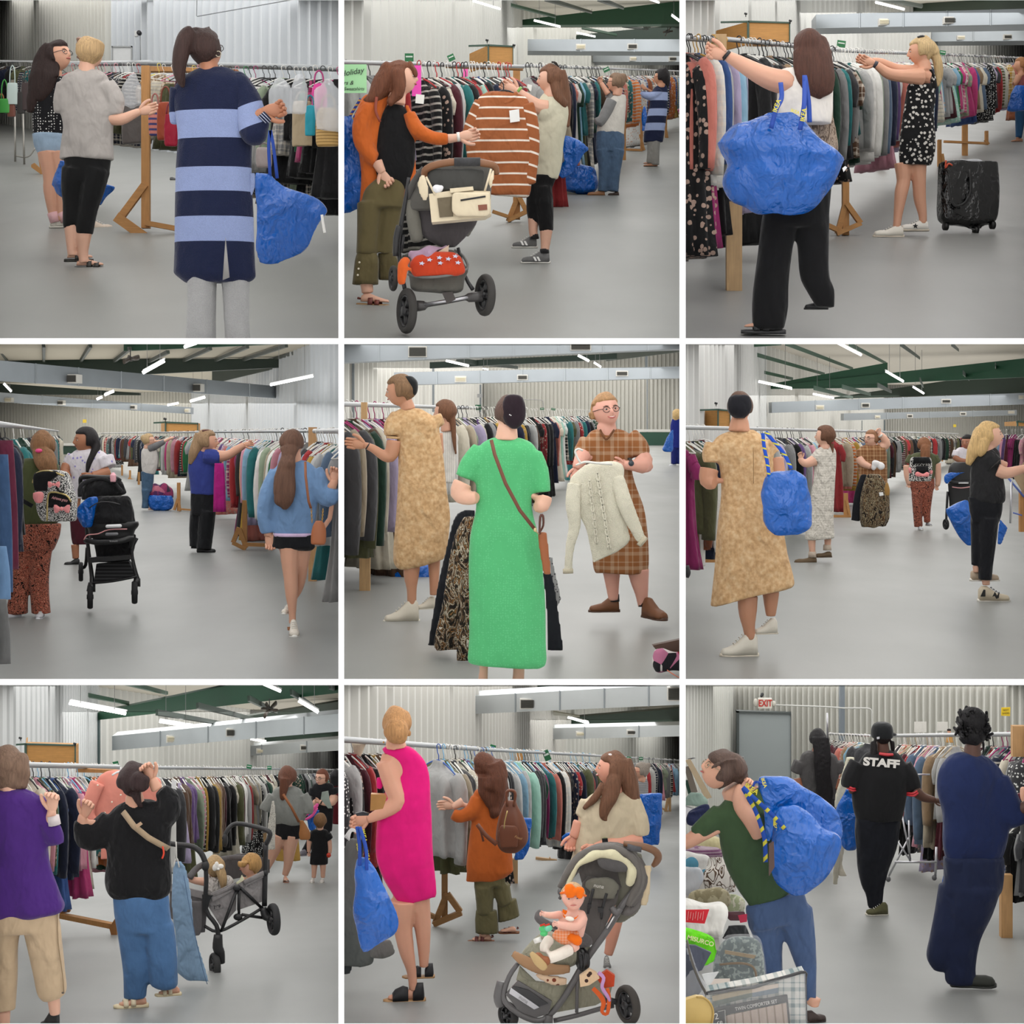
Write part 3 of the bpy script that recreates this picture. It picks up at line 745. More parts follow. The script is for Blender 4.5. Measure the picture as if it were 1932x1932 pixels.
def duct(P,A,B,label,vents=(),depth=.8,col=(160,166,171)):
 """galvanised duct: ends (u,vtop,vbot,Z);vents (u0,v0,u1,v1,bright)"""
 t=T_(P,'air_duct',A[3],(A[0]+B[0])/2,(A[2]+B[2])/2,label,'air duct','air ducts')
 n=max(2,int(abs(B[0]-A[0])/240));
 f=lambda k:tuple(A[i]+(B[i]-A[i])*k for i in range(4))
 def Zu(u):   # depth along the duct for a given u in the picture
  k=(u-A[0])/(B[0]-A[0]);iz=(1/A[3])*(1-k)+(1/B[3])*k;return 1/iz,(A[1]+(B[1]-A[1])*k,A[2]+(B[2]-A[2])*k)
 Ax=[at(P,A[0],A[1],A[3]),at(P,B[0],B[1],B[3]),at(P,B[0],B[2],B[3]),at(P,A[0],A[2],A[3])]
 t.part('duct_body',[prism3(Ax,(0,depth,0))],M('duct',col,vary=.15,vs=.8,bump=0),smooth=False)
 pr=[]
 for i in range(1,n):
  u=A[0]+(B[0]-A[0])*i/n;Z,(a,b)=Zu(u);w=3
  pr.append(prism3([at(P,u-w,a-2,Z-.03),at(P,u+w,a-2,Z-.03),at(P,u+w,b+2,Z-.03),at(P,u-w,b+2,Z-.03)],(0,.05,0)))
 for p_ in pr: t.part('flange',[p_],M('metal',(170,176,180),vary=0,bump=0,rough=.5),smooth=False)
 for (u0,v0,u1,v1,br) in vents:
  Z,_=Zu((u0+u1)/2);Z-=.06;g=6
  fr=[prism3([at(P,u0,v0,Z),at(P,u1,v0,Z),at(P,u1,v1,Z),at(P,u0,v1,Z)],(0,.9,0))]
  o=t.part('vent_frame',fr,plain(215,212,205),smooth=False)
  if o:
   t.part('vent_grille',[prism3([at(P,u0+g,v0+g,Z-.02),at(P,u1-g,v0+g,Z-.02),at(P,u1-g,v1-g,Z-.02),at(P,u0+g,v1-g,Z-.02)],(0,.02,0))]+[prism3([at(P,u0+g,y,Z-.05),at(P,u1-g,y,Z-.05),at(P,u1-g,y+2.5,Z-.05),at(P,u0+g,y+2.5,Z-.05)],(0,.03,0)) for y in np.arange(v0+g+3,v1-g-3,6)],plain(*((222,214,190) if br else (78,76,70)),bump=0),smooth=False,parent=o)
 return t
def bag(P,Z,u,v,label,rows,straps=(),k=.55,group='blue shopping bags',logo=(),fold=.02,name='shopping_bag',mat=None,holes=None,extra=None,dz=0,vox=.012,sw=7,smat=None,ldz=-30):
 t=T_(P,name,Z,u,v,label,'bag',group)
 t.part('bag_body',[t.S(rows,k=k,ex=2,dz=dz,N=40)]+(extra(t) if extra else []),mat or tarp(),vox=vox,fold=fold*.45,fx=30,fz=16,it=2)
 for s in straps:
  pts=np.array([t.p(q[0],q[1],q[2] if len(q)>2 else -6) for q in s]);n=len(pts)
  if n>2:
   tt=np.linspace(0,n-1,(n-1)*5+1);pts=np.stack([np.interp(tt,range(n),pts[:,i]) for i in range(3)],1)
   for _ in range(3): pts[1:-1]=(pts[:-2]+pts[1:-1]*2+pts[2:])/4
  o=t.part('handle',[strap(pts,(1,0,.15),sw*t.m,.006)],smat or plain(20,66,160,rough=.6))
 for (x,y,h,rot) in logo: t.text('IKEA',x,y,h,plain(222,210,60),dz=ldz,rot=rot,name='lettering',bold=.02)
 return t
garment_templates()
pl=plain;cl=cloth
def p1():
 P=PANS[0];floor(P,(156,157,153))
 wall(P,'wall_back',(-60,41),(640,30),30,rib=.07,w=.2,col=(200,199,192));wall(P,'wall_right',(640,30),(2000,21),20,rib=.05,w=.16,col=(204,208,212))
 topfill(P,44)
 t=T_(P,'alarm_bell',28,797,200,'small round black sounder on a grey cable on the ribbed wall','wall fitting');t.q('sounder',[disc(t.p(797,196,-40),(0,1,0),13*t.m,.06)],pl(30,30,34));t.q('mounting_box',[t.box(768,182,786,212,20,-30)],pl(200,200,198),sm=0)
 t.q('cable',[t.T([(800,205,2,-30),(802,360,2,-30)],N=6)],pl(120,122,124))
 t=T_(P,'access_panel',28,697,360,'small white hatch panel with metal frame low on the ribbed wall','hatch')
 t.q('panel',[t.box(645,275,750,420,10,-30)],pl(205,206,206),sm=0);t.q('panel_frame',[t.box(640,268,756,276,12,-36),t.box(640,268,646,420,12,-36),t.box(749,268,756,420,12,-36)],pl(150,152,152),sm=0)
 t=T_(P,'conduit_pipe',20,1500,60,'thin grey conduit pipe clipped along the top right of the wall','pipe')
 t.solo([t.T([(1126,0,3,-60),(1124,104,3,-60),(1128,107,3,-60),(1500,58,3,-120),(1925,5,3,-200)],N=6,sub=1)],pl(130,134,138))
 rackframe(P,(-10,346,27),(330,352,24),'chrome clothes rack behind the woman with long dark curls',[],mat=M('metal',(190,190,190),z=0))
 t=T_(P,'garment_rail_stand',24,110,940,'bare chrome rack legs standing left of the wooden foot','clothes rack')
 mt=M('metal',(176,172,165),vary=0,bump=0,rough=.3)
 t.q('leg',[t.T([(84,620,6),(86,915,6)],N=8)],mt);t.q('leg',[t.T([(130,640,6),(138,950,6)],N=8)],mt);t.q('crossbar',[t.T([(84,880,4),(136,890,4),(170,880,4),(200,835,4)],N=8)],mt)
 t=T_(P,'rack_stand',zf(P,985),230,985,'short angled pine rack foot behind the polka dot woman','rack stand')
 t.q('post',[t.B([(205,830),(225,826),(252,985),(232,985)],25)],wood(),sm=0);t.q('foot_board',[t.B([(182,935),(200,925),(252,975),(245,995),(182,950)],25,-20)],wood(),sm=0)
 clothes(P,(-10,350,27),(330,352,24),16,35,'far left rack of the striped cardigan scene','clothes on the far left rack',pal='dark',seed=3,kinds=['sleeveless top','short-sleeved top','skirt'],hang=['white','black'],scale=.75)
 for (u,v0,v1,w,c,h,nm) in ((70,470,590,30,(190,205,200),100,'pale mint'),(120,520,640,22,(40,36,34),90,'black'),(25,560,640,34,(60,150,60),110,'bright green'),(65,590,660,22,(110,60,44),60,'brown'),(8,590,640,28,(150,96,44),60,'tan'),(150,470,620,28,(60,44,44),80,'dark brown')):
  t=T_(P,'handbag',23.5,u,v1,f'{nm} handbag hanging on the far left rack beside the long haired woman','handbag','handbags on the far left rack')
  t.q('bag_body',[t.S([(v0,u-w*.8,u+w*.8),(v0+15,u-w,u+w),(v1-8,u-w*1.05,u+w*1.05),(v1,u-w*.9,u+w*.9)],k=.4)],pl(*c,rough=.4));t.q('handle',[t.T([(u-w*.5,v0,3),(u-w*.4,v0-h*.7,3),(u,v0-h,3),(u+w*.4,v0-h*.7,3),(u+w*.5,v0,3)],N=6)],pl(*c))
 A=(330,362,21);B=(860,356,16.5);C_=(1930,388,12.6)
 rk=rackframe(P,A,B,'wooden clothes rack with pine post and braced foot beside the grey t-shirt woman',[(822,370,1290,46,[(690,1215,820,1040,20),(655,1225,830,1350,28),(820,1260,1010,1295,14)],14.6)],rail_r=.028)
 T=T_(P,'clothes_rack',13,1400,1300,'long steel rail with pine top board behind the striped cardigan woman','clothes rack','clothes racks')
 T.q('rail',[tube([at(P,850,358,16.4),at(P,*C_)],.024,1,12)],M('metal',(150,154,156),vary=0,bump=0,rough=.5))
 T.q('top_board',[prism3([at(P,812,372,15.9),at(P,1345,392,14.6),at(P,1345,404,14.6),at(P,812,402,15.9)],(0,.08,0))],wood(),sm=0)
 clothes(P,(400,372,19.5),(800,368,16),17,38,'rail between grey and striped women','clothes on the middle rail',pal='dark',seed=8,hang=['black','white','pink','red','grey'],kinds=['short-sleeved top','sleeveless top','skirt'],scale=.8)
 clothes(P,(880,372,15.6),(1360,384,14),12,28,'rail behind the striped cardigan','clothes behind the striped cardigan',pal='warm',seed=9,hang=['yellow','white','pink','black'],kinds=['sleeveless top','skirt','short-sleeved top'],scale=.75)
 clothes(P,(1370,386,13.6),(1930,390,12.4),15,25,'right rail by the striped cardigan','clothes on the right rail',pal='warm',seed=12,hang=['black','black','white','magenta','green'],scale=.85,
 seq=['black/short-sleeved top','black/sleeveless top','white/short-sleeved top','charcoal/skirt/speckled','black/skirt/speckled','light grey/skirt','sage green/long-sleeved top','black/dress','grey/skirt/plaid','black/short-sleeved top','black/dress','green/sleeveless top','hot pink/sleeveless top','black/skirt','black/dress'])
 clothes(P,(1420,760,13.8),(1900,770,13),11,15,'lower right rail by the striped cardigan','clothes on the lower right rail',pal='warm',seed=14,kinds=['skirt'],scale=.62,seq=['beige/skirt','light grey/skirt','black/skirt/speckled','black/skirt','white/skirt','grey/skirt/speckled','charcoal/skirt/plaid','sage green/skirt','black/skirt','charcoal/skirt/plaid','black/skirt'])
 def hb(u0,v0,u1,v1,c,lab,Z=14.2,hu=60,k=.35,tp=.85,**kw):
  t=T_(P,'handbag',Z,(u0+u1)/2,v1,lab,'handbag','handbags on the rail');w=(u1-u0)/2;cx_=(u0+u1)/2
  t.q('bag_body',[t.S([(v0,cx_-w*tp,cx_+w*tp),(v0+(v1-v0)*.3,u0,u1),(v1-12,u0,u1),(v1,cx_-w*.85,cx_+w*.85)],k=k)],M('cloth',c,rough=.45,bump=.3,**kw),x=12,fold=.008)
  t.q('handle',[t.T([(cx_-w*.6,v0+4,5),(cx_-w*.45,v0-hu*.7,5),(cx_,v0-hu,5),(cx_+w*.45,v0-hu*.7,5),(cx_+w*.6,v0+4,5)],N=8)],pl(*[x*.8 for x in c]))
 hb(690,590,860,815,(92,86,84),'large dark grey slouchy handbag hanging behind the reaching hand',15.4,120)
 hb(845,590,910,770,(196,120,110),'coral and striped fabric handbag hanging right of the pine post',14.4,60,col2=(60,60,110),pat='stripe',per=.045,w=.4)
 hb(890,580,985,790,(150,66,40),'tan leather handbag hanging among bags left of the striped cardigan',14.0,90)
 hb(925,640,1010,830,(150,20,48),'crimson handbag hanging against the left side of the striped cardigan',13.6,60)
 hb(640,600,720,700,(150,40,60),'small maroon bag in the row by the reaching arm',16,70)
 hb(1790,610,1925,828,(196,160,100),'woven straw bag with ribbed rings at the right edge',11.9,70,k=.4,tp=.7,col2=(150,116,66),pat='stripe',per=.022,w=.35)
 hb(1720,590,1790,770,(40,150,170),'turquoise knitted bag beside the straw bag',12.1,50)
 hb(1650,570,1775,830,(168,150,122),'quilted taupe puffy bag left of the turquoise bag',12.3,50)
 hb(1450,840,1540,945,(150,138,136),'shiny mauve puffer pouch below the raised sleeve',12.2,30)
 hb(1760,470,1850,620,(205,60,140),'hot pink hanging purse on the right rail',12.2,70,tp=.6)
 for (u0,v0,u1,v1,lab) in ((1510,430,1660,640,'clear plastic garment bag hanging in front of her hand'),(1640,430,1740,640,'clear plastic cover with red print hanging mid rail'),(1780,440,1925,740,'clear plastic cover over the straw bag'),(690,420,830,600,'clear plastic cover hanging beside the pine post')):
  t=T_(P,'plastic_cover',11.8 if u0>1000 else 15,(u0+u1)/2,v1,lab,'plastic cover');cx_=(u0+u1)/2
  t.solo([t.S([(v0,cx_-14,cx_+14),(v0+40,cx_-(u1-u0)*.3,cx_+(u1-u0)*.3),(v0+90,u0,u1),(v1,u0+4,u1-4)],k=.3)],M('clear',(225,228,232),a=.35,vary=0),vox=.014,fold=.02,fx=50)
 t=T_(P,'sneaker',zf(P,1020),975,1020,'small grey shoe on the floor under the rail left of the cardigan','shoe');shoe(t,960,1024,10,mat=pl(90,90,92),L=60)
 t=person(P,1290,300,'person with long dark curls and glasses in black polka dot top and denim shorts');sk=skin('l');m=t.m
 H=Head(t,330,320,165,62,12)
 t.q('body',H.skull()+[t.T([(318,400,36),(300,470,44)]),t.core([(440,240,350),(500,225,370),(760,215,360)]),
 t.T([(270,860,60),(285,1000,42),(285,1080,40),(300,1220,24),(312,1260,22)]),t.T([(330,860,56),(345,1000,40),(350,1250,24)]),
 t.T([(350,500,30),(420,600,24,-10),(470,560,20,-30)])],sk,x=8)
 t.q('hair',[H.capp(1.12,.4),t.T([(300,270,60,15),(260,330,62,15),(235,420,66,0),(215,520,58,-10),(190,600,32,-20),(180,640,20,-20)]),t.T([(320,260,50),(290,350,55),(285,430,55,-20),(255,540,40,-30),(225,570,30,-30)]),t.T([(345,270,40,-10),(330,370,22,-30),(325,440,18,-40)])],hair(44,30,28),x=10,fold=.008,fx=60,fz=20)
 H.face(glasses=(40,36,40));
 t.q('top',[t.S([(425,250,340),(470,200,372),(560,180,385),(680,182,375),(760,186,365)],k=.5),t.T([(360,470,48),(385,560,40,-15)])],M('cloth',(20,20,24),(230,228,224),pat='dots',sc=42,th=.24,rnd=.35),x=10,fold=.006)
 t.q('shorts',[t.S([(755,182,360),(830,195,370),(890,232,372)],k=.55,fold=.04)],cl(150,172,194,vary=.25),x=10,fold=.004)
 t.q('shorts_hem',[t.S([(880,230,372),(905,245,368)],k=.55,fold=.1,nf=19)],cl(205,190,165))
 t.q('sock',[t.T([(300,1205,34),(315,1260,30)]),],cl(226,180,184));t.q('sock',[t.T([(350,1205,30),(372,1255,28)])],cl(226,180,184))
 shoe(t,283,1292,12,mat=cl(222,216,206),L=160,hi=.42);shoe(t,480,1308,25,mat=cl(222,206,190),L=150,hi=.38,dz=30)
 t=person(P,1515,480,'person with blonde clipped-up hair in grey t-shirt and black cropped leggings, reaching right',Z=zf(P,1510));sk=skin('p')
 H=Head(t,508,300,165,140,8)
 t.q('body',H.skull()+[t.T([(490,350,40),(490,430,52)]),t.core([(440,380,600),(560,360,640),(880,370,630)]),
 t.T([(620,670,38,-10),(690,680,34,-20),(760,650,26,-20),(800,632,20,-20)]),t.T([(402,1270,38),(402,1300,38),(405,1400,28),(410,1450,27)]),t.T([(480,1300,44),(475,1330,44),(470,1430,30),(478,1490,30)])],sk,x=8,
 extra=hand(t,790,636,12,th=-1,curl=.25,dz=-20)+[foot(t,432,1512,8,150),foot(t,380,1468,10,140)])
 t.q('hair',[H.capp(1.1,.45),t.T([(545,230,55),(520,290,68),(500,340,52),(492,360,40)]),t.T([(455,240,30),(470,300,38),(490,350,34)])],hair(178,148,108),x=10,fold=.006,fx=60)
 hc=t.q('hair_clip',[t.T([(440,215,12),(458,240,26),(456,290,24),(470,345,16)])]+[t.T([(445,225+k*26,7,-30),(470,232+k*26,9,-36),(492,228+k*26,5,-20)],N=8) for k in range(5)],pl(128,92,74,rough=.25))
 t.q('t_shirt',[t.S([(392,440,560),(410,415,590),(440,352,615),(520,325,610),(620,334,640),(720,352,645),(780,345,642),(850,338,640),(905,338,640)],k=.52),t.T([(595,480,62),(640,560,62),(650,630,52,-10),(655,660,44,-14)],flat=.9),t.T([(365,470,50),(345,560,44,10),(342,640,40,10)])],cl(172,166,162,bump=.6,bs=7),x=11,fold=.007,fx=18,fz=10)
 t.q('leggings',[t.S([(870,356,632),(960,372,622),(1030,384,605)],k=.55),t.T([(430,960,84),(408,1060,66),(402,1150,50),(400,1260,46),(405,1284,40)]),t.T([(545,960,82),(520,1080,72),(500,1180,56),(482,1280,52),(480,1325,48)])],cl(20,20,21,bump=.2),x=11,fold=.003)
 for u,v,a,L in((425,1530,7,178),(368,1482,10,150)): shoe(t,u,v,a,'sandal',mat=pl(44,42,38),sole=pl(40,38,34),L=L,hi=.2,name='slide_sandal')
 bag(P,zf(P,1470),460,1160,'blue woven shopping bag hanging in front of the black leggings woman',[(905,340,365),(960,320,420),(1040,292,600),(1060,300,648),(1110,345,600),(1165,560,575)],k=.5,group='blue shopping bags')
 t=person(P,2010,1230,'person with dark brown ponytail in long navy and pale blue striped cardigan and grey trousers',Z=zf(P,2060));sk=skin('m');m=t.m
 H=Head(t,1165,285,215,150,15)
 t.q('body',H.skull()+[t.T([(1180,350,52),(1185,440,60)]),t.core([(430,1100,1320),(700,1010,1400),(1500,1080,1400)]),t.T([(1440,690,40,-60),(1490,660,34,-80),(1510,645,28,-90)])],sk,x=8,extra=hand(t,1500,652,10,th=1,curl=.55,dz=-90))
 t.q('hair',[H.capp(1.1,.5),t.T([(1180,220,70),(1140,215,60),(1100,205,48,-50)]),t.T([(1108,200,40,-70),(1070,240,48,-90),(1045,330,45,-100),(1035,420,34,-100),(1050,490,20,-95),(1062,515,8,-90)])],hair(52,34,30),x=10,fold=.008,fx=60)
 H.glasses((30,26,28));t.q('earring',[ring(t.p(1246,318,-60),(0,1,.3),15*m,2.5*m)],M('metal',(180,170,150),z=0))
 NV=(20,28,58);LB=(138,152,192);z=lambda v:(2010-v)*m
 bd=[(z(1620)-.3,NV),(z(1375),LB),(z(1236),NV),(z(1095),LB),(z(955),NV),(z(795),LB),(z(635),NV)]
 st=M('knit',NV,bd,pat='bands',vary=.06,bump=.3)
 c=t.q('cardigan',[t.S([(385,1120,1290),(405,1080,1330),(450,1010,1385),(520,976,1410),(640,985,1420),(780,1000,1425),(950,990,1425),(1200,992,1438),(1400,990,1440),(1520,985,1445),(985,1545,1445,1575),(1050,1600,1400,1600)],k=.42,fold=.04,nf=8)],st,x=11,fold=.006,fx=16)
 sl=[(0,NV)]
 dr=(-.35,0,.94);pz=lambda u,v:((u-1230)*m*-.35+(2010-v)*m*.94)
 st2=M('knit',NV,[(pz(1440,900)-.3,NV),(pz(1440,735),LB),(pz(1400,610),NV)],pat='bands',dir=dr,vary=.06,bump=.3)
 t.q('sleeve',[t.T([(1345,480,85),(1400,570,84,-20),(1430,680,84,-50),(1450,760,84,-80)],flat=.8,e=1),t.T([(1440,765,84,-80),(1490,730,50,-90),(1515,690,36,-95)],flat=.8)],st2,x=11,fold=.006)
 t.q('cuff',[t.T([(1500,700,38,-92),(1532,670,34,-95)],ends=False)],M('knit',NV,(190,196,214),pat='stripe',per=.012,w=.3,dir=(.7,0,.7)))
 t.q('sleeve',[t.T([(1010,500,52),(985,600,36,20),(985,700,30,30)])],st,x=11)
 t.q('pocket',[t.S([(985,1418,1446),(1060,1416,1444),(1108,1412,1430)],k=1,dz=-20)],M('knit',LB,vary=.05))
 t.q('vent_slit',[t.B([(1306,1362),(1290,1600),(1328,1585)],6,-175)],cl(150,148,146))
 t.q('trousers',[t.T([(1140,1500,90),(1140,1700,84),(1135,1930,86),(1140,2100,88)],flat=.9),t.T([(1330,1500,84),(1335,1700,74),(1345,1900,72),(1360,2100,76)],flat=.9)],M('knit',(166,166,166),vary=.1),x=11,fold=.006)
 bag(P,zf(P,1900),1600,1480,'large blue woven shopping bag held beside the striped cardigan at right',[(1440,975,1530,985),(1436,1030,1620,1060),(1440,1120,1790,1120),(1442,1200,1860,1190),(1445,1300,1815,1250),(1448,1420,1730,1410),(1480,1490,1580,1495)],straps=[[(1530,1010),(1520,820),(1530,740)],[(1570,1010),(1548,820),(1532,740)]],k=.28,sw=9)
 t=T_(P,'hang_tag',zf(P,1900)-.3,1832,1280,'white ribbon tag on the corner of the large blue bag','tag');t.solo([t.T([(1822,1215,8),(1828,1260,8),(1838,1318,8)],flat=.2)],pl(240,238,232))
def signs(P,lst,Z):
 for (u,v,w,h,c,rot,lab) in lst:
  t=T_(P,'sign',Z,u,v+h/2,lab,'sign','green rack signs');a=math.radians(rot)
  q=[(u+x*w/2*math.cos(a)-y*h/2*math.sin(a),v+x*w/2*math.sin(a)+y*h/2*math.cos(a)) for x,y in((-1,-1),(1,-1),(1,1),(-1,1))]
  t.q('board',[t.B(q,4)],pl(*c),sm=0)
  q=[(u+x*w/2.6*math.cos(a)-y*h/2*math.sin(a),v+x*w/2.6*math.sin(a)+y*h/2*math.cos(a)) for x,y in((-1,-.35),(1,-.35),(1,0),(-1,0))]
  t.q('white_band',[t.B(q,3,-3)],pl(215,225,215),sm=0)
def booth(P,Z,L,M_,R,top,bot,lab,cams=()):
 """pine booth with green corner trims: left edge, corner, right edge in u"""
 t=T_(P,'wooden_booth',Z,M_,bot,lab,'booth')
 w=lambda:M('wood',(206,150,82),pat='wood',str=(2,2,30),rough=.6,bump=0,vary=.1)
 t.q('front_panel',[t.B([(M_,top),(R,top+ (8 if R-M_>80 else 4)),(R,bot),(M_,bot)],60)],w(),sm=0)
 if M_-L>4: t.q('side_panel',[t.B([(L,top+4,200),(M_,top,0),(M_,bot,0),(L,bot,200)],30)],w(),sm=0)
 g=pl(58,84,72);h=6 if R-L>300 else 4
 t.q('corner_trim',[t.box(M_-h,top-2,M_+h,bot,10,-8)],g,sm=0);t.q('top_trim',[t.B([(M_,top-4),(R,top+4),(R,top+12),(M_,top+6)],10,-8),t.B([(L,top),(M_,top-4),(M_,top+6),(L,top+9)],10,-6)],g,sm=0)
 t.q('corner_trim',[t.box(R-h,top+6,R,bot,10,-8)],g,sm=0)
 for (cu,cv) in cams: t.q('camera',[t.T([(cu,cv+16,2,-10),(cu-1,cv,3,-10)],N=6),t.T([(cu-9,cv-3,6,-14),(cu+7,cv+1,6,-14)],N=8)],pl(40,42,44))
def cols(P,lst,c=(92,104,108)):
 for (u,v0,v1,w,Z) in lst:
  V,Fc=prism3([at(P,u-w/2,v0,Z),at(P,u+w/2,v0,Z),at(P,u+w/2,v1,Z),at(P,u-w/2,v1,Z)],(0,.15,0));struct(P,'wall_post',V,Fc,pl(*c))
def buttons(t,pts,r,c=(230,220,200)): t.q('buttons',[t.E(u,v,r,r,r*.5,dz) for u,v,dz in pts],pl(*c))
def wheel(t,c,axis,R,w,spokes=5,parent=None,tcol=(58,56,54),hub=(38,38,40)):
 a=np.array(axis,float);a/=np.linalg.norm(a)
 o=t.q('wheel',[ring(c,a,R*.84,R*.16,32,10,flat=w/(R*.32))],pl(*tcol,rough=.8),parent=parent)
 if not o: return
 h=np.array([0,0,1.]);b=np.cross(a,h);b/=np.linalg.norm(b);e=np.cross(a,b)
 t.q('rim',[ring(c,a,R*.66,R*.07,32,8,flat=w/(R*.2)),disc(c,a,R*.2,w*1.15,16)]+[strap([c+(b*math.cos(q)+e*math.sin(q))*R*.1,c+(b*math.cos(q)+e*math.sin(q))*R*.66],a,w*.3,R*.12) for q in np.arange(spokes)*2*PI/spokes+.3],pl(*hub,rough=.4),parent=o)
def p2():
 P=PANS[1];floor(P,(158,160,157))
 wall(P,'wall_left',(-60,20),(1012,76),40,rib=.12,w=.2,col=(205,205,200));wall(P,'wall_back',(1010,76),(1960,112),36,rib=.06,w=.2,col=(206,206,200))
 ceiling(P,4.35,45,125);topfill(P,56);farfill(P,150,60,108)
 cols(P,[(403,-20,480,10,36),(748,-20,420,16,52),(897,60,420,8,60),(1014,95,310,12,73),(1327,290,380,8,90),(1520,345,420,8,95),(735,-20,300,8,53)])
 g=pl(24,70,44);gd=pl(22,44,34)
 beam(P,(1020,112,142,74),(1960,0,136,66),.4,g);beam(P,(1330,198,220,84),(1960,135,224,80),.4,gd)
 beam(P,(840,-14,0,60),(1215,84,98,70),.2,g);beam(P,(1150,-25,0,60),(1420,62,72,66),.2,pl(60,66,54));beam(P,(1450,-30,0,56),(1600,38,48,64),.2,pl(50,60,48));beam(P,(1360,148,160,74),(1560,190,202,80),.2,g);beam(P,(1590,140,150,72),(1740,160,168,76),.2,gd)
 strips(P,[(700,-8,900,52,10,42,'top left of its hall, above the wooden booth'),(1090,116,1240,152,10,64,'under the green beam above the air duct'),(1332,186,1438,208,8,74,'just over the longer air duct'),(1745,-4,1800,16,10,56,'top right near the conduit'),(1870,86,1930,130,12,60,'at the far right of the green beam')])
 duct(P,(1055,222,288,68),(1960,222,292,66),'long galvanised air duct hanging below the green beam',[(1328,248,1384,280,1),(1620,246,1678,278,0)])
 duct(P,(1425,298,350,88),(1960,296,350,86),'shorter far galvanised air duct behind the long one',[(1632,320,1676,344,1),(1854,320,1902,346,0)])
 t=T_(P,'ceiling_fan',70,1848,180,'small dark ceiling fan hanging at far right over the ducts','ceiling fan');t.q('motor',[t.E(1848,178,16,10,12)],pl(50,48,44));t.q('rod',[t.T([(1848,140,2),(1848,170,2)])],pl(60,60,60));t.q('blade',[t.T([(1820,182,5),(1876,176,5)],flat=.4),t.T([(1838,190,4,60),(1858,170,4,-60)],flat=.4)],pl(70,60,48))
 booth(P,30,720,832,974,256,366,'pine booth with green corner trims standing behind the tan striped shirt',[(826,232),(978,260)])
 signs(P,[(384,325,50,46,(24,110,62),0,'upright green sign above the redhead'),(622,326,38,36,(24,110,62),-25,'tilted green sign left of the wooden booth'),(1500,394,36,24,(30,110,66),-25,'small tilted green sign above the bun haired woman')],22)
 t=T_(P,'price_sheet',20,705,420,'bright pink sheet on the rail left of the held striped shirt','sheet');t.solo([t.box(690,366,716,436,3)],pl(238,90,170),sm=0)
 rackframe(P,(-10,352,12.5),(1030,378,17),'wooden clothes rack with triangular pine foot under the held striped shirt',[(992,378,1240,40,[(1002,1105,945,1250,14),(1005,1110,1048,1195,13),(940,1248,1050,1195,12),(855,1195,945,1225,9)],17.2)])
 T=T_(P,'top_board',17,800,380,'long pine top board of the rack behind the striped shirt','rack board');T.solo([prism3([at(P,590,362,16),at(P,1028,372,17.1),at(P,1028,392,17.1),at(P,590,376,16)],(0,.08,0))],wood(),sm=0)
 rackframe(P,(1032,372,18),(1960,404,56),'long clothes rack running away behind the woman in the pale t-shirt',[(1270,440,1078,38,[],22),(1600,450,907,22,[],29.6),(1700,600,858,14,[(1690,760,1715,850,6),(1610,845,1700,850,6)],33),(1838,600,782,12,[(1832,700,1846,780,6)],40)])
 clothes(P,(-10,356,12.7),(420,368,14.3),9,-50,'left of the redhead','clothes behind the redhead',pal='pale',seed=1,hang=['black','grey'],scale=1.05,seq=['light grey/jacket','grey','charcoal'])
 clothes(P,(430,366,13.8),(960,374,16.4),24,-52,'rail between redhead and held shirt','clothes between the redhead and the held shirt',pal='dark',seed=2,scale=1.2,hang=['white','white','black','red'],
 seq=['black/dress/striped','black/long-sleeved top/floral','charcoal/dress/striped','cream/dress/plaid','maroon/long-sleeved top','light grey/long-sleeved top','cream/dress','teal/long-sleeved top','black/long-sleeved top','red/long-sleeved top','dark green/short-sleeved top/floral','mint/short-sleeved top/floral','red/long-sleeved top','black/jacket','blue/short-sleeved top/speckled','navy/long-sleeved top','teal/long-sleeved top','brown/long-sleeved top','charcoal/jacket'])
 clothes(P,(1040,372,17.6),(1500,392,27.5),36,-56,'rail behind the pale t-shirt woman','clothes behind the pale t-shirt woman',seed=3,scale=1.3,hang=['white','white','black'],
 seq=['light grey/short-sleeved top','maroon','black','charcoal','cream','grey','red','black','beige','maroon','black','navy','coral/dress','white/dress','dark green/dress','sky blue/dress','teal','olive/dress','black/dress','grey/dress/plaid','black/dress','dark green','navy/dress','teal','brown','black','blue/short-sleeved top','navy'])
 clothes(P,(1500,394,28),(1960,406,56),46,-56,'far end of the long rail by the striped coat','clothes at the far end of the long rail',seed=4,scale=1.25,pats=['plain','striped','floral','plaid'])
 t=T_(P,'handwritten_sign',12.2,75,525,'mint green paper sign with handwriting at the left edge, Holiday and Sweatshirts','sign')
 t.q('paper',[t.box(-10,364,143,526,3)],pl(168,222,168),sm=0);ink=pl(40,50,44)
 t.text('Holiday',58,410,32,ink,dz=-4,shear=.3,rot=10);t.text('rs &',40,470,24,ink,dz=-4,shear=.3);t.text('Sweatshirts',72,504,20,ink,dz=-4,shear=.3,sx=.9)
 t=T_(P,'paper_sheet',13.2,428,545,'hot pink paper sheet hanging on the rail beside the redhead face','sheet');t.solo([t.box(400,370,452,544,3)],pl(240,70,180),sm=0)
 for (u,v,w,h,lab,Z) in ((448,572,52,56,'white price tag on the striped dress by the redhead',13),(1064,508,30,40,'white price tag on the grey top right of the held shirt',17.2)):
  t=T_(P,'price_tag',Z,u,v,lab,'tag');t.solo([t.B([(u-w/2+4,v-h/2),(u+w/2,v-h/2+5),(u+w/2-5,v+h/2),(u-w/2,v+h/2-5)],2,-60)],pl(240,238,232),sm=0)
 t=person(P,942,1780,'person in navy and pale blue striped coat and grey trousers at the far rail');m=t.m
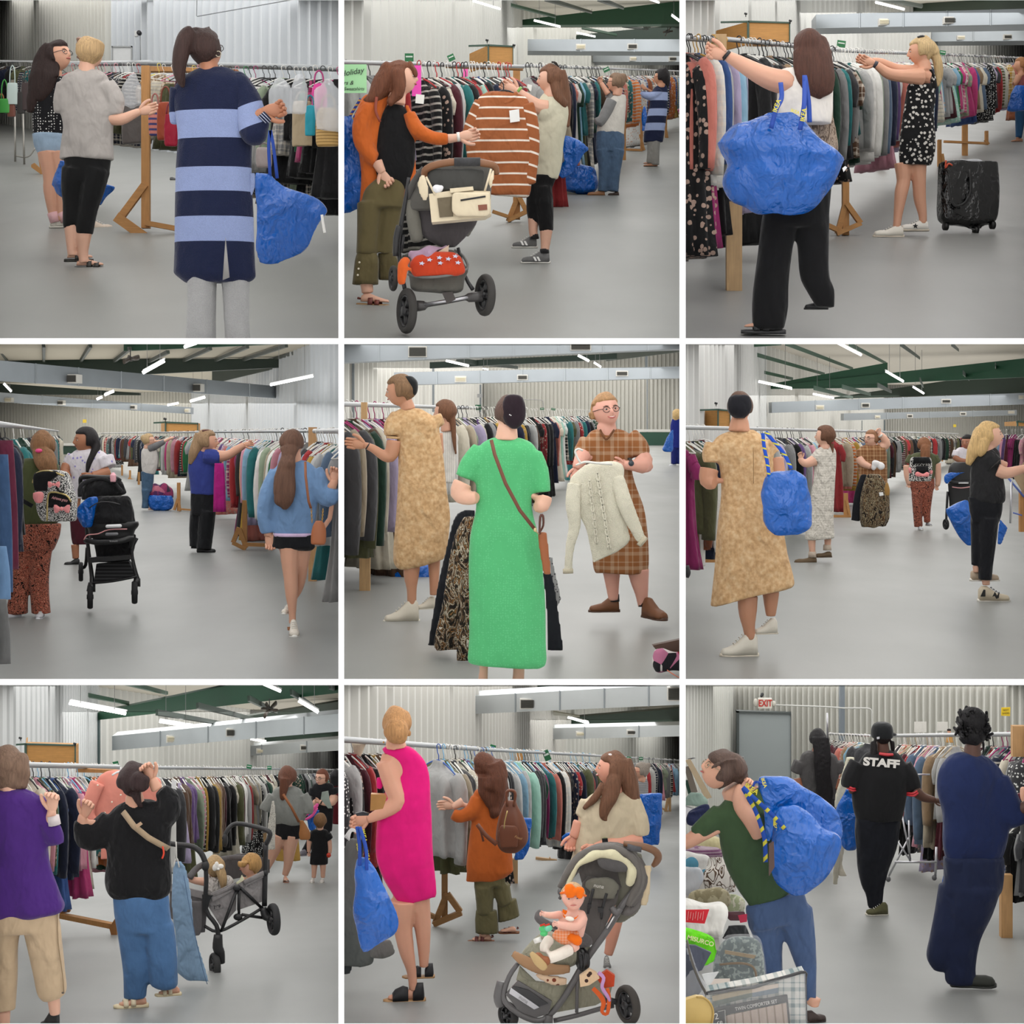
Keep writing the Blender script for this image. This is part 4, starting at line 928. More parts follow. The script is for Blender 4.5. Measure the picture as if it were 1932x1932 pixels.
 H=Head(t,1812,440,92,-115);t.q('body',H.skull()+[t.T([(1812,470,22),(1812,500,24)]),t.core([(500,1760,1850),(800,1715,1825)]),t.T([(1720,510,12,-10),(1705,492,12,-10),(1700,478,9,-10)]),t.T([(1762,880,14),(1760,925,12)])],skin('t'),x=10,extra=[foot(t,1790,945,178,80),foot(t,1770,930,178,60)])
 t.q('hair',[H.capp(1.12,.4),t.T([(1822,395,20),(1842,420,18),(1848,470,13),(1846,500,5)])],hair(30,26,28),x=12);H.glasses((150,40,40))
 z=lambda v:(942-v)*m
 t.q('cardigan',[t.S([(480,1800,1838),(510,1762,1848),(620,1738,1846),(740,1715,1830),(805,1710,1820)],k=.5),t.T([(1800,520,32),(1760,545,26,-10),(1715,540,20,-15),(1705,520,16,-15)])],M('knit',NVY,[(z(900),NVY),(z(742),(160,175,214)),(z(700),NVY),(z(660),(160,175,214)),(z(618),NVY),(z(572),(160,175,214)),(z(525),NVY)],pat='bands',vary=.05),x=12)
 t.q('trousers',[t.T([(1778,790,28),(1776,850,26),(1778,935,22)]),t.T([(1752,790,24),(1750,860,20),(1742,925,18)])],cl(150,148,144),x=12)
 bag(P,31,1715,740,'small blue bag hanging in front of the far striped coat',[(600,1712,1722),(640,1700,1730),(740,1700,1735)],k=.4)
 t=person(P,1105,1500,'person with high bun and glasses in grey and white raglan shirt and jeans');
 H=Head(t,1555,470,105,-110,5);t.q('body',H.skull()+[t.T([(1568,500,26),(1560,545,28)]),t.core([(560,1500,1600),(740,1460,1600)]),t.T([(1510,535,18,-10),(1488,500,15,-10),(1470,470,13,-10)])],skin('l'),x=9,extra=hand(t,1470,472,120,curl=.6,s=50,dz=-10))
 t.q('hair',[H.capp(1.1,.42),t.E(1592,440,26,26,24),t.E(1610,452,14,12,14)],hair(128,104,84),x=10,fold=.006,fx=70);H.glasses((60,50,46))
 t.q('shirt',[t.S([(535,1555,1605),(560,1515,1612),(650,1460,1608),(765,1442,1600)],k=.5)],cl(206,202,194),x=10,fold=.006);t.q('sleeve',[t.T([(1530,570,34,-15),(1500,640,34,-20),(1460,700,26,-30),(1440,672,16,-30)]),t.T([(1535,560,24,10),(1505,530,18,10)])],cl(132,132,132),x=10,fold=.004)
 t.q('jeans',[t.S([(745,1445,1600),(800,1440,1606),(860,1442,1600)],k=.5),t.T([(1482,850,44),(1490,960,34),(1478,1085,28)]),t.T([(1560,850,46),(1550,960,34),(1540,1085,30)])],cl(76,98,124,vary=.3),x=10,fold=.006)
 shoe(t,1492,1112,178,'slip',pl(140,96,60),pl(90,60,40),L=100);shoe(t,1572,1108,178,'slip',pl(60,44,34),pl(40,34,30),L=62)
 bag(P,zf(P,1100),1370,1095,'blue bag of clothes standing on the floor by the jeans wearer',[(930,1300,1330),(950,1285,1420),(1010,1240,1450),(1070,1262,1452),(1095,1330,1430)],k=.6,fold=.04)
 bag(P,zf(P,1180),1300,1010,'blue bag carried by the pale t-shirt woman at her back',[(1262,760,1290,765),(1250,800,1400,835),(1240,860,1370,880),(1228,930,1310,980),(1222,990,1250,1015)],k=.35)
 t=T_(P,'hanger_bundle',24,1385,890,'black wire hangers poking up from the floor bag','hangers');t.solo([t.T([(1340+k*16,920,2),(1370+k*10,880+6*k,2),(1400,850+k*9,2)],N=5) for k in range(5)],pl(40,40,42))
 t=person(P,1490,1120,'person in pale cream t-shirt and black cropped leggings holding up the striped shirt');sk=skin('p')
 H=Head(t,1185,450,150,-95,0);t.q('body',H.skull()+[t.T([(1195,500,44),(1185,560,46)]),t.core([(560,1130,1260),(700,1100,1270),(1000,1100,1240)]),
 t.T([(1165,620,50,-30),(1110,610,44,-40),(1040,560,30,-50),(985,520,24,-55)]),t.T([(1130,600,36,40),(1060,570,28,40),(1010,535,22,30)]),t.T([(1090,1200,36,20),(1086,1300,27,20),(1092,1340,24,20)]),t.T([(1160,1300,38),(1155,1380,28),(1150,1430,24)])],sk,x=8,
 extra=hand(t,985,522,158,th=-1,curl=.45,dz=-60)+hand(t,1000,512,150,th=1,curl=.5,dz=20))
 t.q('hair',[H.capp(1.1,.42),t.T([(1230,400,40),(1245,470,46,10),(1262,560,40,10),(1272,640,30,5),(1280,720,16)]),t.T([(1205,480,30,-30),(1225,560,26,-40),(1270,600,24,-20)])],hair(108,74,54),x=9,fold=.008,fx=60)
 H.face();t.q('sunglasses',[t.T([(1190,358,5,-30),(1215,362,6,-20),(1238,400,3,0)])],pl(40,34,30))
 t.q('t_shirt',[t.S([(525,1150,1250),(555,1125,1275),(650,1090,1288),(800,1080,1262),(930,1092,1252),(1018,1098,1228)],k=.55),t.T([(1210,590,52,-10),(1165,640,56,-30),(1120,640,50,-40)],flat=.8)],cl(204,200,178,bs=7,bump=.5),x=11,fold=.007)
 t.q('leggings',[t.S([(990,1060,1225),(1060,1055,1195)],k=.5),t.T([(1092,1060,44,15),(1086,1180,40,20),(1092,1262,30,20)]),t.T([(1140,1060,54),(1150,1180,52),(1162,1310,40)])],cl(18,18,20),x=11)
 t.q('watch',[t.T([(1000,520,24,-58),(1012,528,25,-58)],ends=False)],pl(130,180,90));t.q('sock',[t.T([(1150,1410,26),(1150,1435,28)])],cl(40,40,42));t.q('sock',[t.T([(1092,1325,24,20),(1094,1350,26,20)])],cl(40,40,42))
 for (u,v,L,dz) in ((1180,1493,160,0),(1108,1400,140,40)):
  o=shoe(t,u,v,178,mat=cl(112,112,112),sole=pl(220,218,212),L=L,hi=.44,dz=dz)
  if o: t.q('stripes',[t.B([(u-96,v-36),(u-84,v-36),(u-72,v-12),(u-84,v-12)],3,-40+dz),t.B([(u-76,v-36),(u-64,v-36),(u-52,v-12),(u-64,v-12)],3,-40+dz)],pl(240,240,238),parent=o,sm=0)
 t=T_(P,'shirt',zf(P,1530),900,1110,'rust brown long-sleeved shirt with thin white stripes held up on a hanger','shirt')
 rz=t.m;RS=M('cloth',(160,94,56),(238,226,214),pat='stripe',per=62*rz,w=.17,ph=100.1,vary=.08,bump=.5,bs=8)
 t.q('shirt_body',[t.S([(520,850,985),(545,790,1045),(600,762,1072),(700,735,1090),(800,712,1092),(900,715,1085),(1000,745,1070),(1085,780,1060),(1110,880,1055)],k=.22,fold=.1,nf=6)],RS,x=10,fold=.012,fx=16)
 t.q('sleeve',[t.T([(800,580,50),(752,690,52),(715,770,40),(695,785,26)],flat=.5)],M('cloth',(160,94,56),(238,226,214),pat='stripe',per=62*rz,w=.17,dir=(.5,0,.86),vary=.08),x=10,fold=.008)
 t.q('sleeve',[t.T([(1050,590,40,-10),(1075,720,44,-14),(1085,860,38,-14),(1072,1000,34,-14),(1075,1045,28,-14)],flat=.5)],M('cloth',(160,94,56),(238,226,214),pat='stripe',per=70*rz,w=.17,dir=(.3,0,.95),vary=.08),x=10,fold=.008)
 t.q('hood',[t.T([(850,530,20,-12),(880,580,18,-18),(930,590,18,-20),(975,560,18,-16),(990,525,16,-10)])],RS,x=10)
 t.q('price_tag',[t.B([(950,636),(1006,628),(1010,696),(956,704)],2,-56)],pl(236,236,234),sm=0)
 t.q('hanger',[t.T([(830,560,4,-10),(918,512,5,-12),(1010,545,4,-10)],N=8),t.T([(918,512,4,-12),(918,480,3,-12),(905,465,3,-12),(900,480,3,-12)],N=8)],pl(40,40,44))
 t=person(P,1720,240,'person in orange cardigan over black top and flared olive trousers reaching right');sk=skin('p');m=t.m
 H=Head(t,335,445,185,88,5);t.q('body',H.skull()+[t.T([(320,500,46),(310,590,54)]),t.core([(600,230,370),(800,200,410),(1040,200,350)]),
 t.T([(600,790,28,-20),(640,785,25,-22),(670,780,23,-24)]),t.T([(205,920,36,-30),(225,960,30,-34),(240,985,25,-36)]),t.T([(140,1590,38),(150,1660,34)]),],sk,x=8,extra=hand(t,665,778,8,th=1,curl=.35,dz=-24)+hand(t,232,968,-62,th=1,curl=.5,dz=-38)+[foot(t,110,1716,-12,165),])
 t.q('hair',[H.capp(1.1,.45),t.T([(300,390,55),(255,450,62),(225,510,56,-10),(180,560,40,-20),(130,585,20,-25)]),t.T([(330,380,50,-20),(330,470,45,-40),(320,540,34,-50),(270,590,22,-50)]),t.T([(380,365,28,-15),(410,400,16,-30),(425,440,6,-30)])],hair(104,62,42),x=10,fold=.012,fx=50,fz=22);H.face(lips=(180,90,80))
 t.q('black_top',[t.S([(590,262,345),(650,225,385),(760,200,412),(900,190,418),(1000,200,400),(1085,290,360)],k=.5)],cl(17,17,19),x=11,fold=.004)
 t.q('cardigan',[t.S([(530,150,260),(560,110,262),(700,84,235),(850,95,220),(1000,110,210),(1205,95,172)],k=.8,dz=20),t.T([(165,600,66),(120,720,62,-10),(130,820,54,-20),(180,900,44,-30),(200,915,40,-32)]),t.T([(385,640,40,-20),(430,740,52,-25),(520,785,40,-25),(605,790,33,-22)]),t.S([(590,355,385),(700,370,420),(850,380,424),(1000,372,424),(1130,345,405)],k=.7)],cl(196,98,40,bump=.4,bs=10),x=11,fold=.006)
 t.q('trousers',[t.S([(1010,200,360),(1080,130,360),(1180,110,350)],k=.55),t.T([(160,1150,76),(150,1300,64),(140,1440,58)]),t.T([(285,1150,70,30),(262,1300,56,30),(235,1430,54,40)])],cl(100,90,60,bs=5),x=11,fold=.006)
 t.q('trouser_ruffle',[t.S([(1435,88,200),(1480,78,212),(1610,66,205)],k=.8,fold=.12,nf=13)],cl(100,90,60));t.q('trouser_ruffle',[t.S([(1430,205,300),(1480,205,320),(1580,212,330)],k=.7,fold=.12,nf=13,dz=40)],cl(94,84,56))
 buttons(t,[(107,1490,-52),(102,1526,-54),(98,1562,-56)],6);t.q('watch',[t.T([(655,780,27,-22),(672,778,27,-22)],ends=False)],pl(236,232,224))
 o=shoe(t,92,1735,-12,'sandal',mat=pl(110,50,40),sole=pl(150,116,76),L=180,hi=.4)
 t.q('bag_strap',[t.T([(205,560,9,-60),(200,640,8,-70),(225,700,7,-60)],flat=.4)],pl(140,60,40))
 bag(P,zf(P,1700),90,1215,'blue shopping bag hanging from the redhead shoulder at the left edge',[(660,10,70),(760,-20,110),(900,-40,150),(1050,-50,205),(1110,-50,190),(1190,-40,100),(1215,-20,60)],straps=[[(30,700),(60,640),(110,560)],[(50,720),(80,650),(120,580)]],k=.4,dz=-60,smat=M('plain',(40,60,150),(200,150,60),pat='stripe',per=.03,w=.4,bump=0))
 stroller2(P)
NVY=(28,36,66)
def stroller2(P):
 t=T_(P,'stroller',9.75,600,1800,'grey pushchair seen from behind with a cream caddy bag on its brown handle','stroller');m=t.m
 gr=cl(96,94,90,bump=.3);dk=pl(44,44,46,rough=.45);lg=cl(118,116,108)
 t.q('canopy',[t.S([(895,640,770),(915,560,860),(950,480,872),(1000,440,858),(1075,400,850),(1150,372,840),(1200,380,780)],k=.42)],gr,x=11,fold=.006,fz=20,fx=10)
 t.q('canopy_edge',[t.T([(470,960,16,-90),(420,1030,22,-60),(380,1110,22,-20),(370,1180,16)],flat=.8)],cl(86,84,82),x=11)
 t.q('back_flap',[t.S([(980,500,810),(1020,498,815),(1100,520,805)],k=.2,dz=-130)],cl(72,72,70),x=11,fold=.006)
 t.q('seat_back',[t.S([(1150,430,780),(1250,440,770),(1330,450,715),(1400,560,650)],k=.3,dz=10)],cl(80,76,78),x=11,fold=.005)
 t.q('seat_side',[t.T([(395,1130,34,-10),(410,1250,40,-10),(430,1370,34,-10)],flat=.7),t.T([(760,1250,18,30),(700,1330,26,20)],flat=.7)],lg,x=11,fold=.005)
 h=t.q('handlebar',[t.T([(480,1030,18,-120),(480,990,20,-150),(530,962,21,-165),(620,945,21,-170),(720,942,21,-170),(810,950,21,-165),(868,962,20,-150),(878,1000,18,-120)],N=12)],pl(128,86,56,rough=.45))
 t.q('handlebar_cover',[t.T([(645,944,25,-172),(790,943,25,-172)],N=14)],cl(66,66,68),parent=h)
 CR=(222,208,180);cr=cl(*CR,bump=.2)
 cd=t.q('caddy',[t.B([(505,1125),(640,1105),(845,1110),(850,1235),(815,1255),(520,1282)],120,-200)],cr,sm=0)
 if cd:
  t.q('mesh_pocket',[t.B([(552,1150),(640,1140),(640,1250),(566,1256)],6,-208)],cl(110,100,82),parent=cd,sm=0)
  t.q('front_pouch',[t.S([(1118,650,838),(1135,634,845),(1225,634,848),(1252,660,830)],k=.16,dz=-220,ex=4)],cr,parent=cd,x=9)
  t.q('zip',[t.T([(682,1166,5,-240),(820,1144,5,-240)],flat=.5)],pl(26,26,28),parent=cd);t.q('leather_patch',[t.B([(778,1192),(828,1188),(830,1218),(782,1222)],4,-242)],pl(126,70,50),parent=cd,sm=0)
  t.q('flap',[t.B([(622,1098),(750,1086),(754,1106),(626,1122)],20,-220)],cr,parent=cd,sm=0)
  t.q('strap',[t.T([(490,1030,6,-200),(540,1130,6,-204)],flat=.4),t.T([(850,985,6,-190),(815,1110,6,-200)],flat=.4)],cr,parent=cd)
  t.q('tissues',[t.E(560,1098,34,22,20,-190),t.E(580,1086,20,16,14,-190)],cl(236,236,240),x=9,fold=.01,fx=80)
 t.q('side_pouch',[t.S([(1010,462,480),(1060,440,500),(1120,448,505),(1165,470,500)],k=.3,dz=-200),t.T([(866,990,10,-190),(850,1040,20,-190),(846,1100,8,-190)],flat=.4)],cr,x=10)
 t.q('frame_tube',[t.T([(385,1010,10,-40),(365,1140,12,-30),(330,1330,13,0),(330,1480,12,20),(360,1640,12,0)],N=10)],dk);t.q('frame_tube',[t.T([(330,1280,18,-20),(312,1350,18,-10),(308,1450,16,0)],N=10)],dk)
 t.q('frame_tube',[t.T([(660,1400,10,30),(700,1560,10,10),(745,1640,12,-10)],N=10)],dk);t.q('frame_tube',[t.T([(340,1420,9,0),(352,1330,9,0)])],dk)
 bk=t.q('basket',[t.S([(1420,400,640),(1500,380,700),(1535,378,722),(1580,388,700),(1640,400,690),(1655,470,660)],k=.5,ex=3.5,dz=-10)],cl(98,96,90),x=11,fold=.004)
 t.q('basket_rim',[t.T([(385,1560,8,-80),(470,1582,8,-150),(600,1575,8,-160),(715,1530,8,-90),(690,1450,8,0),(640,1410,8,60)],N=8)],pl(110,110,108))
 ax=t.q('axle',[t.T([(425,1735,32,-40),(475,1732,26,-42),(490,1728,14,-42),(590,1712,14,-44),(700,1690,14,-44),(720,1688,26,-44),(800,1680,30,-40)],N=14,sub=2)],pl(70,68,68,rough=.35))
 t.q('axle_bar',[t.T([(470,1728,9,-60),(740,1686,9,-60)])],M('metal',(200,200,205),z=0),parent=ax);t.q('brake_pedal',[t.B([(572,1662),(632,1655),(650,1700),(600,1725)],20,-70)],pl(62,56,54),parent=ax,sm=0)
 wheel(t,t.p(372,1762,-30),(1,.42,0),.132,.048);wheel(t,t.p(814,1672,-30),(1,.42,0),.122,.048)
 wheel(t,t.p(290,1570,60),(1,.3,0),.075,.03);
 t2=T_(P,'folded_cloth',9.68,550,1560,'orange red cloth printed with pale stars lying in the pushchair basket','cloth');
 t2.q('cloth_body',[t2.S([(1425,520,640),(1450,430,680),(1500,390,700),(1550,400,705),(1575,420,660)],k=.35,dz=-60)],cl(196,66,36),x=11,fold=.008)
 def star(u,v,r): return t2.B([(u+(r if i%2==0 else r*.45)*math.sin(i*PI/5+.2),v-(r if i%2==0 else r*.45)*.7*math.cos(i*PI/5+.2)) for i in range(10)],4,-118)
 t2.q('stars',[star(u,v,18) for u,v in((462,1502),(565,1500),(610,1477),(664,1498),(505,1482),(650,1462),(560,1470))],pl(196,204,226),sm=0)
 t3=T_(P,'folded_clothes',9.7,490,1480,'mauve and beige clothes stuffed at the top of the pushchair basket','clothes pile');t3.q('clothes_body',[t3.T([(385,1440,20,-40),(450,1450,26,-60),(530,1420,28,-60),(600,1405,18,-40)],flat=1.2),t3.T([(400,1480,18,-70),(480,1465,20,-90),(560,1415,16,-80)])],cl(176,146,170),x=11,fold=.02,fx=40);t3.q('beige_cloth',[t3.B([(540,1440),(612,1395),(608,1440),(560,1465)],10,-80)],cl(208,186,164),sm=0)
 t4=T_(P,'cloth_strip',9.62,360,1620,'orange ruffled cloth hanging over the left of the pushchair basket','cloth');t4.solo([t4.T([(385,1470,20,-60),(360,1500,26,-70),(352,1560,24,-70),(348,1610,20,-70)],flat=.7),t4.T([(395,1520,12,-80),(405,1555,10,-80)])],cl(216,96,40),x=11,fold=.012,fx=50)
def p3():
 P=PANS[2];floor(P,(160,160,158))
 wall(P,'wall_left',(-60,19),(698,58),30,rib=.12,w=.2,col=(206,206,202));wall(P,'wall_back',(696,58),(1990,84),44,rib=.05,w=.2,col=(208,208,204))
 ceiling(P,3.75,40,100);topfill(P,46);farfill(P,66,48,80)
 cols(P,[(218,-20,120,16,31),(240,-20,120,10,31.5),(490,-20,140,8,44),(686,-20,330,12,57),(1160,150,290,10,66),(1437,150,300,8,70),(1608,225,300,7,76),(1832,225,310,6,80)])
 beam(P,(1290,30,62,68),(1990,-70,66,60),.4,pl(44,60,46));beam(P,(1100,-30,-8,50),(1360,24,40,60),.2,pl(60,72,58));beam(P,(1880,120,150,80),(1990,118,152,80),.3,pl(40,56,44));beam(P,(1500,150,168,76),(1990,142,166,74),.3,pl(44,58,46))
 strips(P,[(1092,14,1255,54,12,56,'over the duct above the blonde woman'),(1576,148,1612,160,9,74,'small and short between the two ducts'),(1660,160,1690,174,9,76,'tiny, right of the other short lamp between the ducts')])
 duct(P,(755,82,160,52),(1990,48,136,48),'long galvanised air duct above the blonde woman',[(1112,104,1174,142,1),(1480,94,1550,132,0)])
 duct(P,(1300,180,236,70),(1990,166,230,68),'far galvanised air duct behind the long one',[(1554,200,1602,224,1),(1818,194,1868,222,0)])
 booth(P,21,215,370,608,122,250,'pine booth with green trims behind the brunette with the blue bag',[(356,82),(608,122)])
 signs(P,[(898,248,48,38,(36,116,66),8,'green sign clipped over the rail right of the brunette'),(1472,298,34,24,(40,116,70),8,'small green sign over the rail behind the blonde')],18)
 rackframe(P,(-20,212,10.6),(205,226,11.4),'clothes rack at the left edge with a pine post under the reaching hand',[(207,192,520,84,[],11.3),(293,1140,1646,88,[],11.02)],wood_c=(205,170,125),rail_r=.02)
 rackframe(P,(250,222,12.4),(900,286,15.6),'wooden rack with a braced foot behind the brunette',[(925,1030,1330,36,[(925,1145,880,1320,15),(930,1150,1010,1262,14),(875,1322,1012,1262,13),(815,1270,880,1300,13)],14.5),(408,1100,1262,30,[(400,1175,385,1260,12),(375,1250,455,1225,11)],15.6)])
 rackframe(P,(880,286,15.8),(1990,330,42),'long clothes rack running away behind the blonde woman',[(1128,860,948,30,[(1150,865,1150,925,10),(1095,945,1160,925,9)],23),(1600,640,882,30,[(1480,800,1720,810,6)],26.6),(1456,790,945,20,[(1470,870,1480,930,8),(1370,960,1470,955,8)],23.8),(1722,740,822,18,[(1712,790,1735,815,6)],30)])
 clothes(P,(-20,216,10.5),(250,228,11.6),15,-58,'left edge by the reaching hand','clothes at the left edge under the hand',pal='pale',seed=5,scale=1.1,hang=['black','black','mustard'],kinds=['jacket','long-sleeved top','dress'],
 seq=['black/dress/floral','coral/jacket','magenta/dress/floral','white/jacket/plaid','blue/jacket','light grey/jacket','black/dress','lavender/jacket','grey/jacket/speckled','sky blue/jacket','denim blue/jacket','dark green/long-sleeved top','mustard/long-sleeved top','beige/long-sleeved top/floral'])
 clothes(P,(300,226,12.6),(900,288,15.5),30,-54,'rail behind the brunette','clothes behind the brunette',pal='dark',seed=6,scale=1.2,hang=['black','black','white','white'],seq=['black/dress','black/jacket','black/dress/speckled','charcoal/dress','black/dress','black/long-sleeved top','brown/long-sleeved top/floral','tan/long-sleeved top/floral','teal'])
 clothes(P,(905,288,15.6),(1300,306,21),30,-54,'rail between brunette and blonde','clothes between the brunette and the blonde',pal='pale',seed=7,scale=1.25,hang=['white'],
 seq=['light grey/long-sleeved top','white/jacket','white/jacket','sage green/jacket','grey/jacket','denim blue/jacket','charcoal','navy/jacket','navy/jacket/speckled','purple','red','pink/dress','light grey','coral','lavender/short-sleeved top','red','pink','yellow','lavender'],kinds=['long-sleeved top','jacket','short-sleeved top'])
 clothes(P,(1300,306,21),(1560,316,25),22,-54,'rail around the blonde ponytail','clothes around the blonde woman',pal='bright',seed=8,scale=1.15,kinds=['short-sleeved top','sleeveless top'])
 clothes(P,(1560,316,25),(1990,332,42),40,-54,'far right end of the long rail','clothes at the far right of the long rail',seed=9,scale=1.2)
 t=person(P,805,1910,'person with blonde hair and blue jeans cut off by the right edge, far away');H=Head(t,1916,370,84,-100)
 t.q('body',H.skull()+[t.T([(1918,400,20),(1918,430,22)]),t.core([(430,1890,1940),(600,1880,1940)]),t.T([(1900,430,20,-10),(1880,470,15,-15),(1864,480,12,-20)]),t.T([(1900,760,12),(1895,790,10)])],skin('t'),x=12,extra=[foot(t,1925,805,178,66)])
 t.q('hair',[H.capp(1.12,.4),t.T([(1928,350,26),(1925,420,20)])],hair(150,104,66),x=12);t.q('top',[t.S([(420,1895,1950),(520,1890,1950),(600,1885,1950)],k=.5)],cl(150,90,90),x=12);t.q('jeans',[t.T([(1912,600,32),(1908,700,26),(1902,780,18)])],cl(50,90,130),x=12)
 bag(P,30,1890,625,'blue bag under the arm of the shopper at the far right',[(485,1880,1940),(540,1855,1960),(620,1832,1960),(628,1850,1940)],k=.4)
 t=person(P,1340,1320,'person with blonde ponytail in black floral mini dress, arms stretched to the rail');sk=skin((214,160,132))
 H=Head(t,1350,292,150,-98,-6);t.q('body',H.skull()+[t.T([(1362,345,36),(1370,400,42)]),t.core([(400,1300,1420),(600,1260,1420),(900,1240,1410)]),t.T([(1340,425,44),(1400,440,40)]),
 t.T([(1350,440,54,-20),(1250,440,38,-40),(1160,428,33,-46),(1095,385,24,-50),(1085,378,20,-50)]),t.T([(1320,400,40,30),(1220,385,30,30),(1130,350,25,20),(1075,340,20,20)]),
 t.T([(1250,920,50,20),(1255,1020,40,20),(1240,1090,38,15),(1222,1210,26,10),(1212,1290,22,5)]),t.T([(1335,930,54,30),(1345,1030,40,30),(1352,1120,36,40),(1368,1210,25,40),(1370,1262,22,40)])],sk,x=8,
 extra=hand(t,1080,374,160,th=-1,curl=.3,dz=-50)+hand(t,1075,340,172,th=-1,curl=.3,dz=20))
 t.q('hair',[H.capp(1.1,.4),t.T([(1350,235,40),(1400,270,42),(1425,310,34)]),t.T([(1425,300,26),(1445,360,28),(1450,430,24),(1440,490,12)])],hair(186,160,118),x=9,fold=.008,fx=60);t.q('sunglasses',[t.T([(1325,218,8,-20),(1350,212,10,-20),(1375,220,8,-10)],flat=1.5)],pl(20,20,22,rough=.15));H.face()
 t.q('dress',[t.S([(480,1275,1425),(560,1262,1430),(640,1250,1422),(760,1232,1432),(860,1222,1428),(935,1225,1405)],k=.5,fold=.03),t.T([(1395,395,8,-20),(1415,440,12,-10),(1420,500,20,0)],flat=2),t.T([(1290,480,14,-30),(1300,500,20,-20)])],M('cloth',(20,20,22),(204,200,194),pat='dots',sc=30,th=.36,rnd=1,vary=.05),x=10,fold=.005)
 t.q('watch',[t.T([(1072,372,20,-50),(1088,380,22,-50)],ends=False)],pl(60,60,70));
 shoe(t,1250,1345,178,mat=pl(232,226,214),sole=pl(226,214,196),L=168,hi=.36,col2=(244,240,234));o=shoe(t,1400,1304,178,mat=pl(236,232,224),sole=pl(226,214,196),L=158,hi=.36,dz=40)
 if o: t.q('star_patch',[t.B([(1320+(17 if i%2==0 else 7)*math.sin(i*PI/5),1278-(17 if i%2==0 else 7)*math.cos(i*PI/5)) for i in range(10)],4,8)],pl(20,20,22),parent=o,sm=0)
 t=T_(P,'rolling_shopper',zf(P,1315),1620,1310,'glossy black wheeled shopping bag standing open on the floor, filled with clothes','bag')
 bk=M('tarp',(12,12,13),vary=0,ns=2,rough=.16,bd=.03)
 t.q('bag_body',[t.B([(1450,935,40),(1575,905,160),(1785,930,120),(1785,1255,110),(1655,1312,-20),(1450,1240,20)],20,-30),t.S([(920,1455,1780),(1100,1450,1785),(1240,1455,1775),(1275,1520,1740)],k=.4,ex=5)],bk,x=12,fold=.012,it=3)
 t.q('handle',[t.T([(1478,1000,6,-80),(1500,1160,7,-90),(1560,1170,7,-90),(1605,1100,7,-90),(1600,970,6,-90)],flat=.4)],pl(16,16,18,rough=.3));t.q('orange_tie',[t.T([(1470,920,5,-80),(1466,965,5,-86),(1482,940,5,-86),(1505,950,4,-86)],N=6)],pl(206,80,50))
 for u,v in((1480,1285),(1745,1278),(1650,1306)): t.q('wheel',[disc(t.p(u,v,-30),(1,.3,0),.035,.03)],pl(20,20,20))
 t=T_(P,'clothes_bundle',15,1640,960,'silver grey and pink clothes spilling from the black wheeled bag','clothes pile');t.q('grey_cloth',[t.T([(1530,950,14,-20),(1590,930,28,-30),(1660,935,26,-30),(1705,945,16,-40)])],cl(176,178,182),x=11,fold=.014,fx=50);t.q('pink_cloth',[t.T([(1610,955,10,-60),(1690,962,26,-80),(1725,1000,28,-90),(1735,1060,18,-90)],flat=.6)],cl(214,130,134),x=11,fold=.01,fx=50)
 t=person(P,1900,620,'person with long brown hair, white top and wide black trousers stretching an arm left');sk=skin('l')
 H=Head(t,712,270,195,-165,0);t.q('body',H.skull()+[t.T([(700,350,50),(690,420,60)]),t.core([(420,560,800),(640,560,820)]),t.T([(600,470,74),(500,455,66,-30),(400,415,54,-50),(300,360,40,-60),(240,328,30,-64)])],sk,x=9,extra=hand(t,240,330,166,th=1,curl=.5,dz=-64)+[foot(t,500,1860,178,150)])
 t.q('hair',[H.capp(1.12,.3),t.T([(720,230,90,-20),(735,330,96,-50),(745,430,100,-60),(765,500,92,-60),(800,550,46,-56)],flat=.6),t.T([(665,300,48,-40),(662,400,42,-60),(680,470,36,-60),(710,530,20,-60)],flat=.7)],hair(74,46,36),x=11,fold=.008,fx=50)
 t.q('top',[t.S([(385,560,820),(430,535,850),(550,530,850),(640,530,848),(700,540,840)],k=.42),t.E(590,470,62,78,60)],cl(226,220,212),x=11,fold=.005)
 t.q('bracelet',[t.T([(232,322,32,-64),(246,334,33,-64)],ends=False)],pl(24,24,26))
 t.q('trousers',[t.S([(1000,470,850),(1200,455,830),(1280,450,820)],k=.5),t.S([(1230,450,650),(1400,430,618),(1600,410,600),(1740,400,596),(1862,398,570)],k=.7),t.S([(1230,640,830),(1400,655,828),(1560,660,835),(1640,690,860),(1742,752,858)],k=.7)],cl(17,17,19,bump=.5,bs=5),x=12,fold=.01,fx=12)
 o=shoe(t,575,1890,176,'sandal',mat=pl(30,30,32),sole=pl(50,50,52),L=232,hi=.2);shoe(t,832,1748,178,'clog',mat=pl(28,28,30),sole=pl(28,28,30),L=130,hi=.5,dz=60)
 t=T_(P,'tote_bag',9.35,790,860,'taupe reptile print shoulder bag between the blue bag and the rail','bag');t.q('bag_body',[t.S([(605,700,830),(680,695,850),(780,700,870),(862,760,880)],k=.25,dz=-40)],M('cloth',(150,132,116),pat='blotch',sc=30,cols=[(0,(106,90,78)),(.46,(168,150,132)),(.56,(120,104,92)),(.62,(178,160,142))],str=(1,1,.5),dist=2),x=11);t.q('handle',[t.T([(705,640,8,-80),(700,560,8,-85),(712,480,8,-70)],flat=.4)],pl(60,52,50))
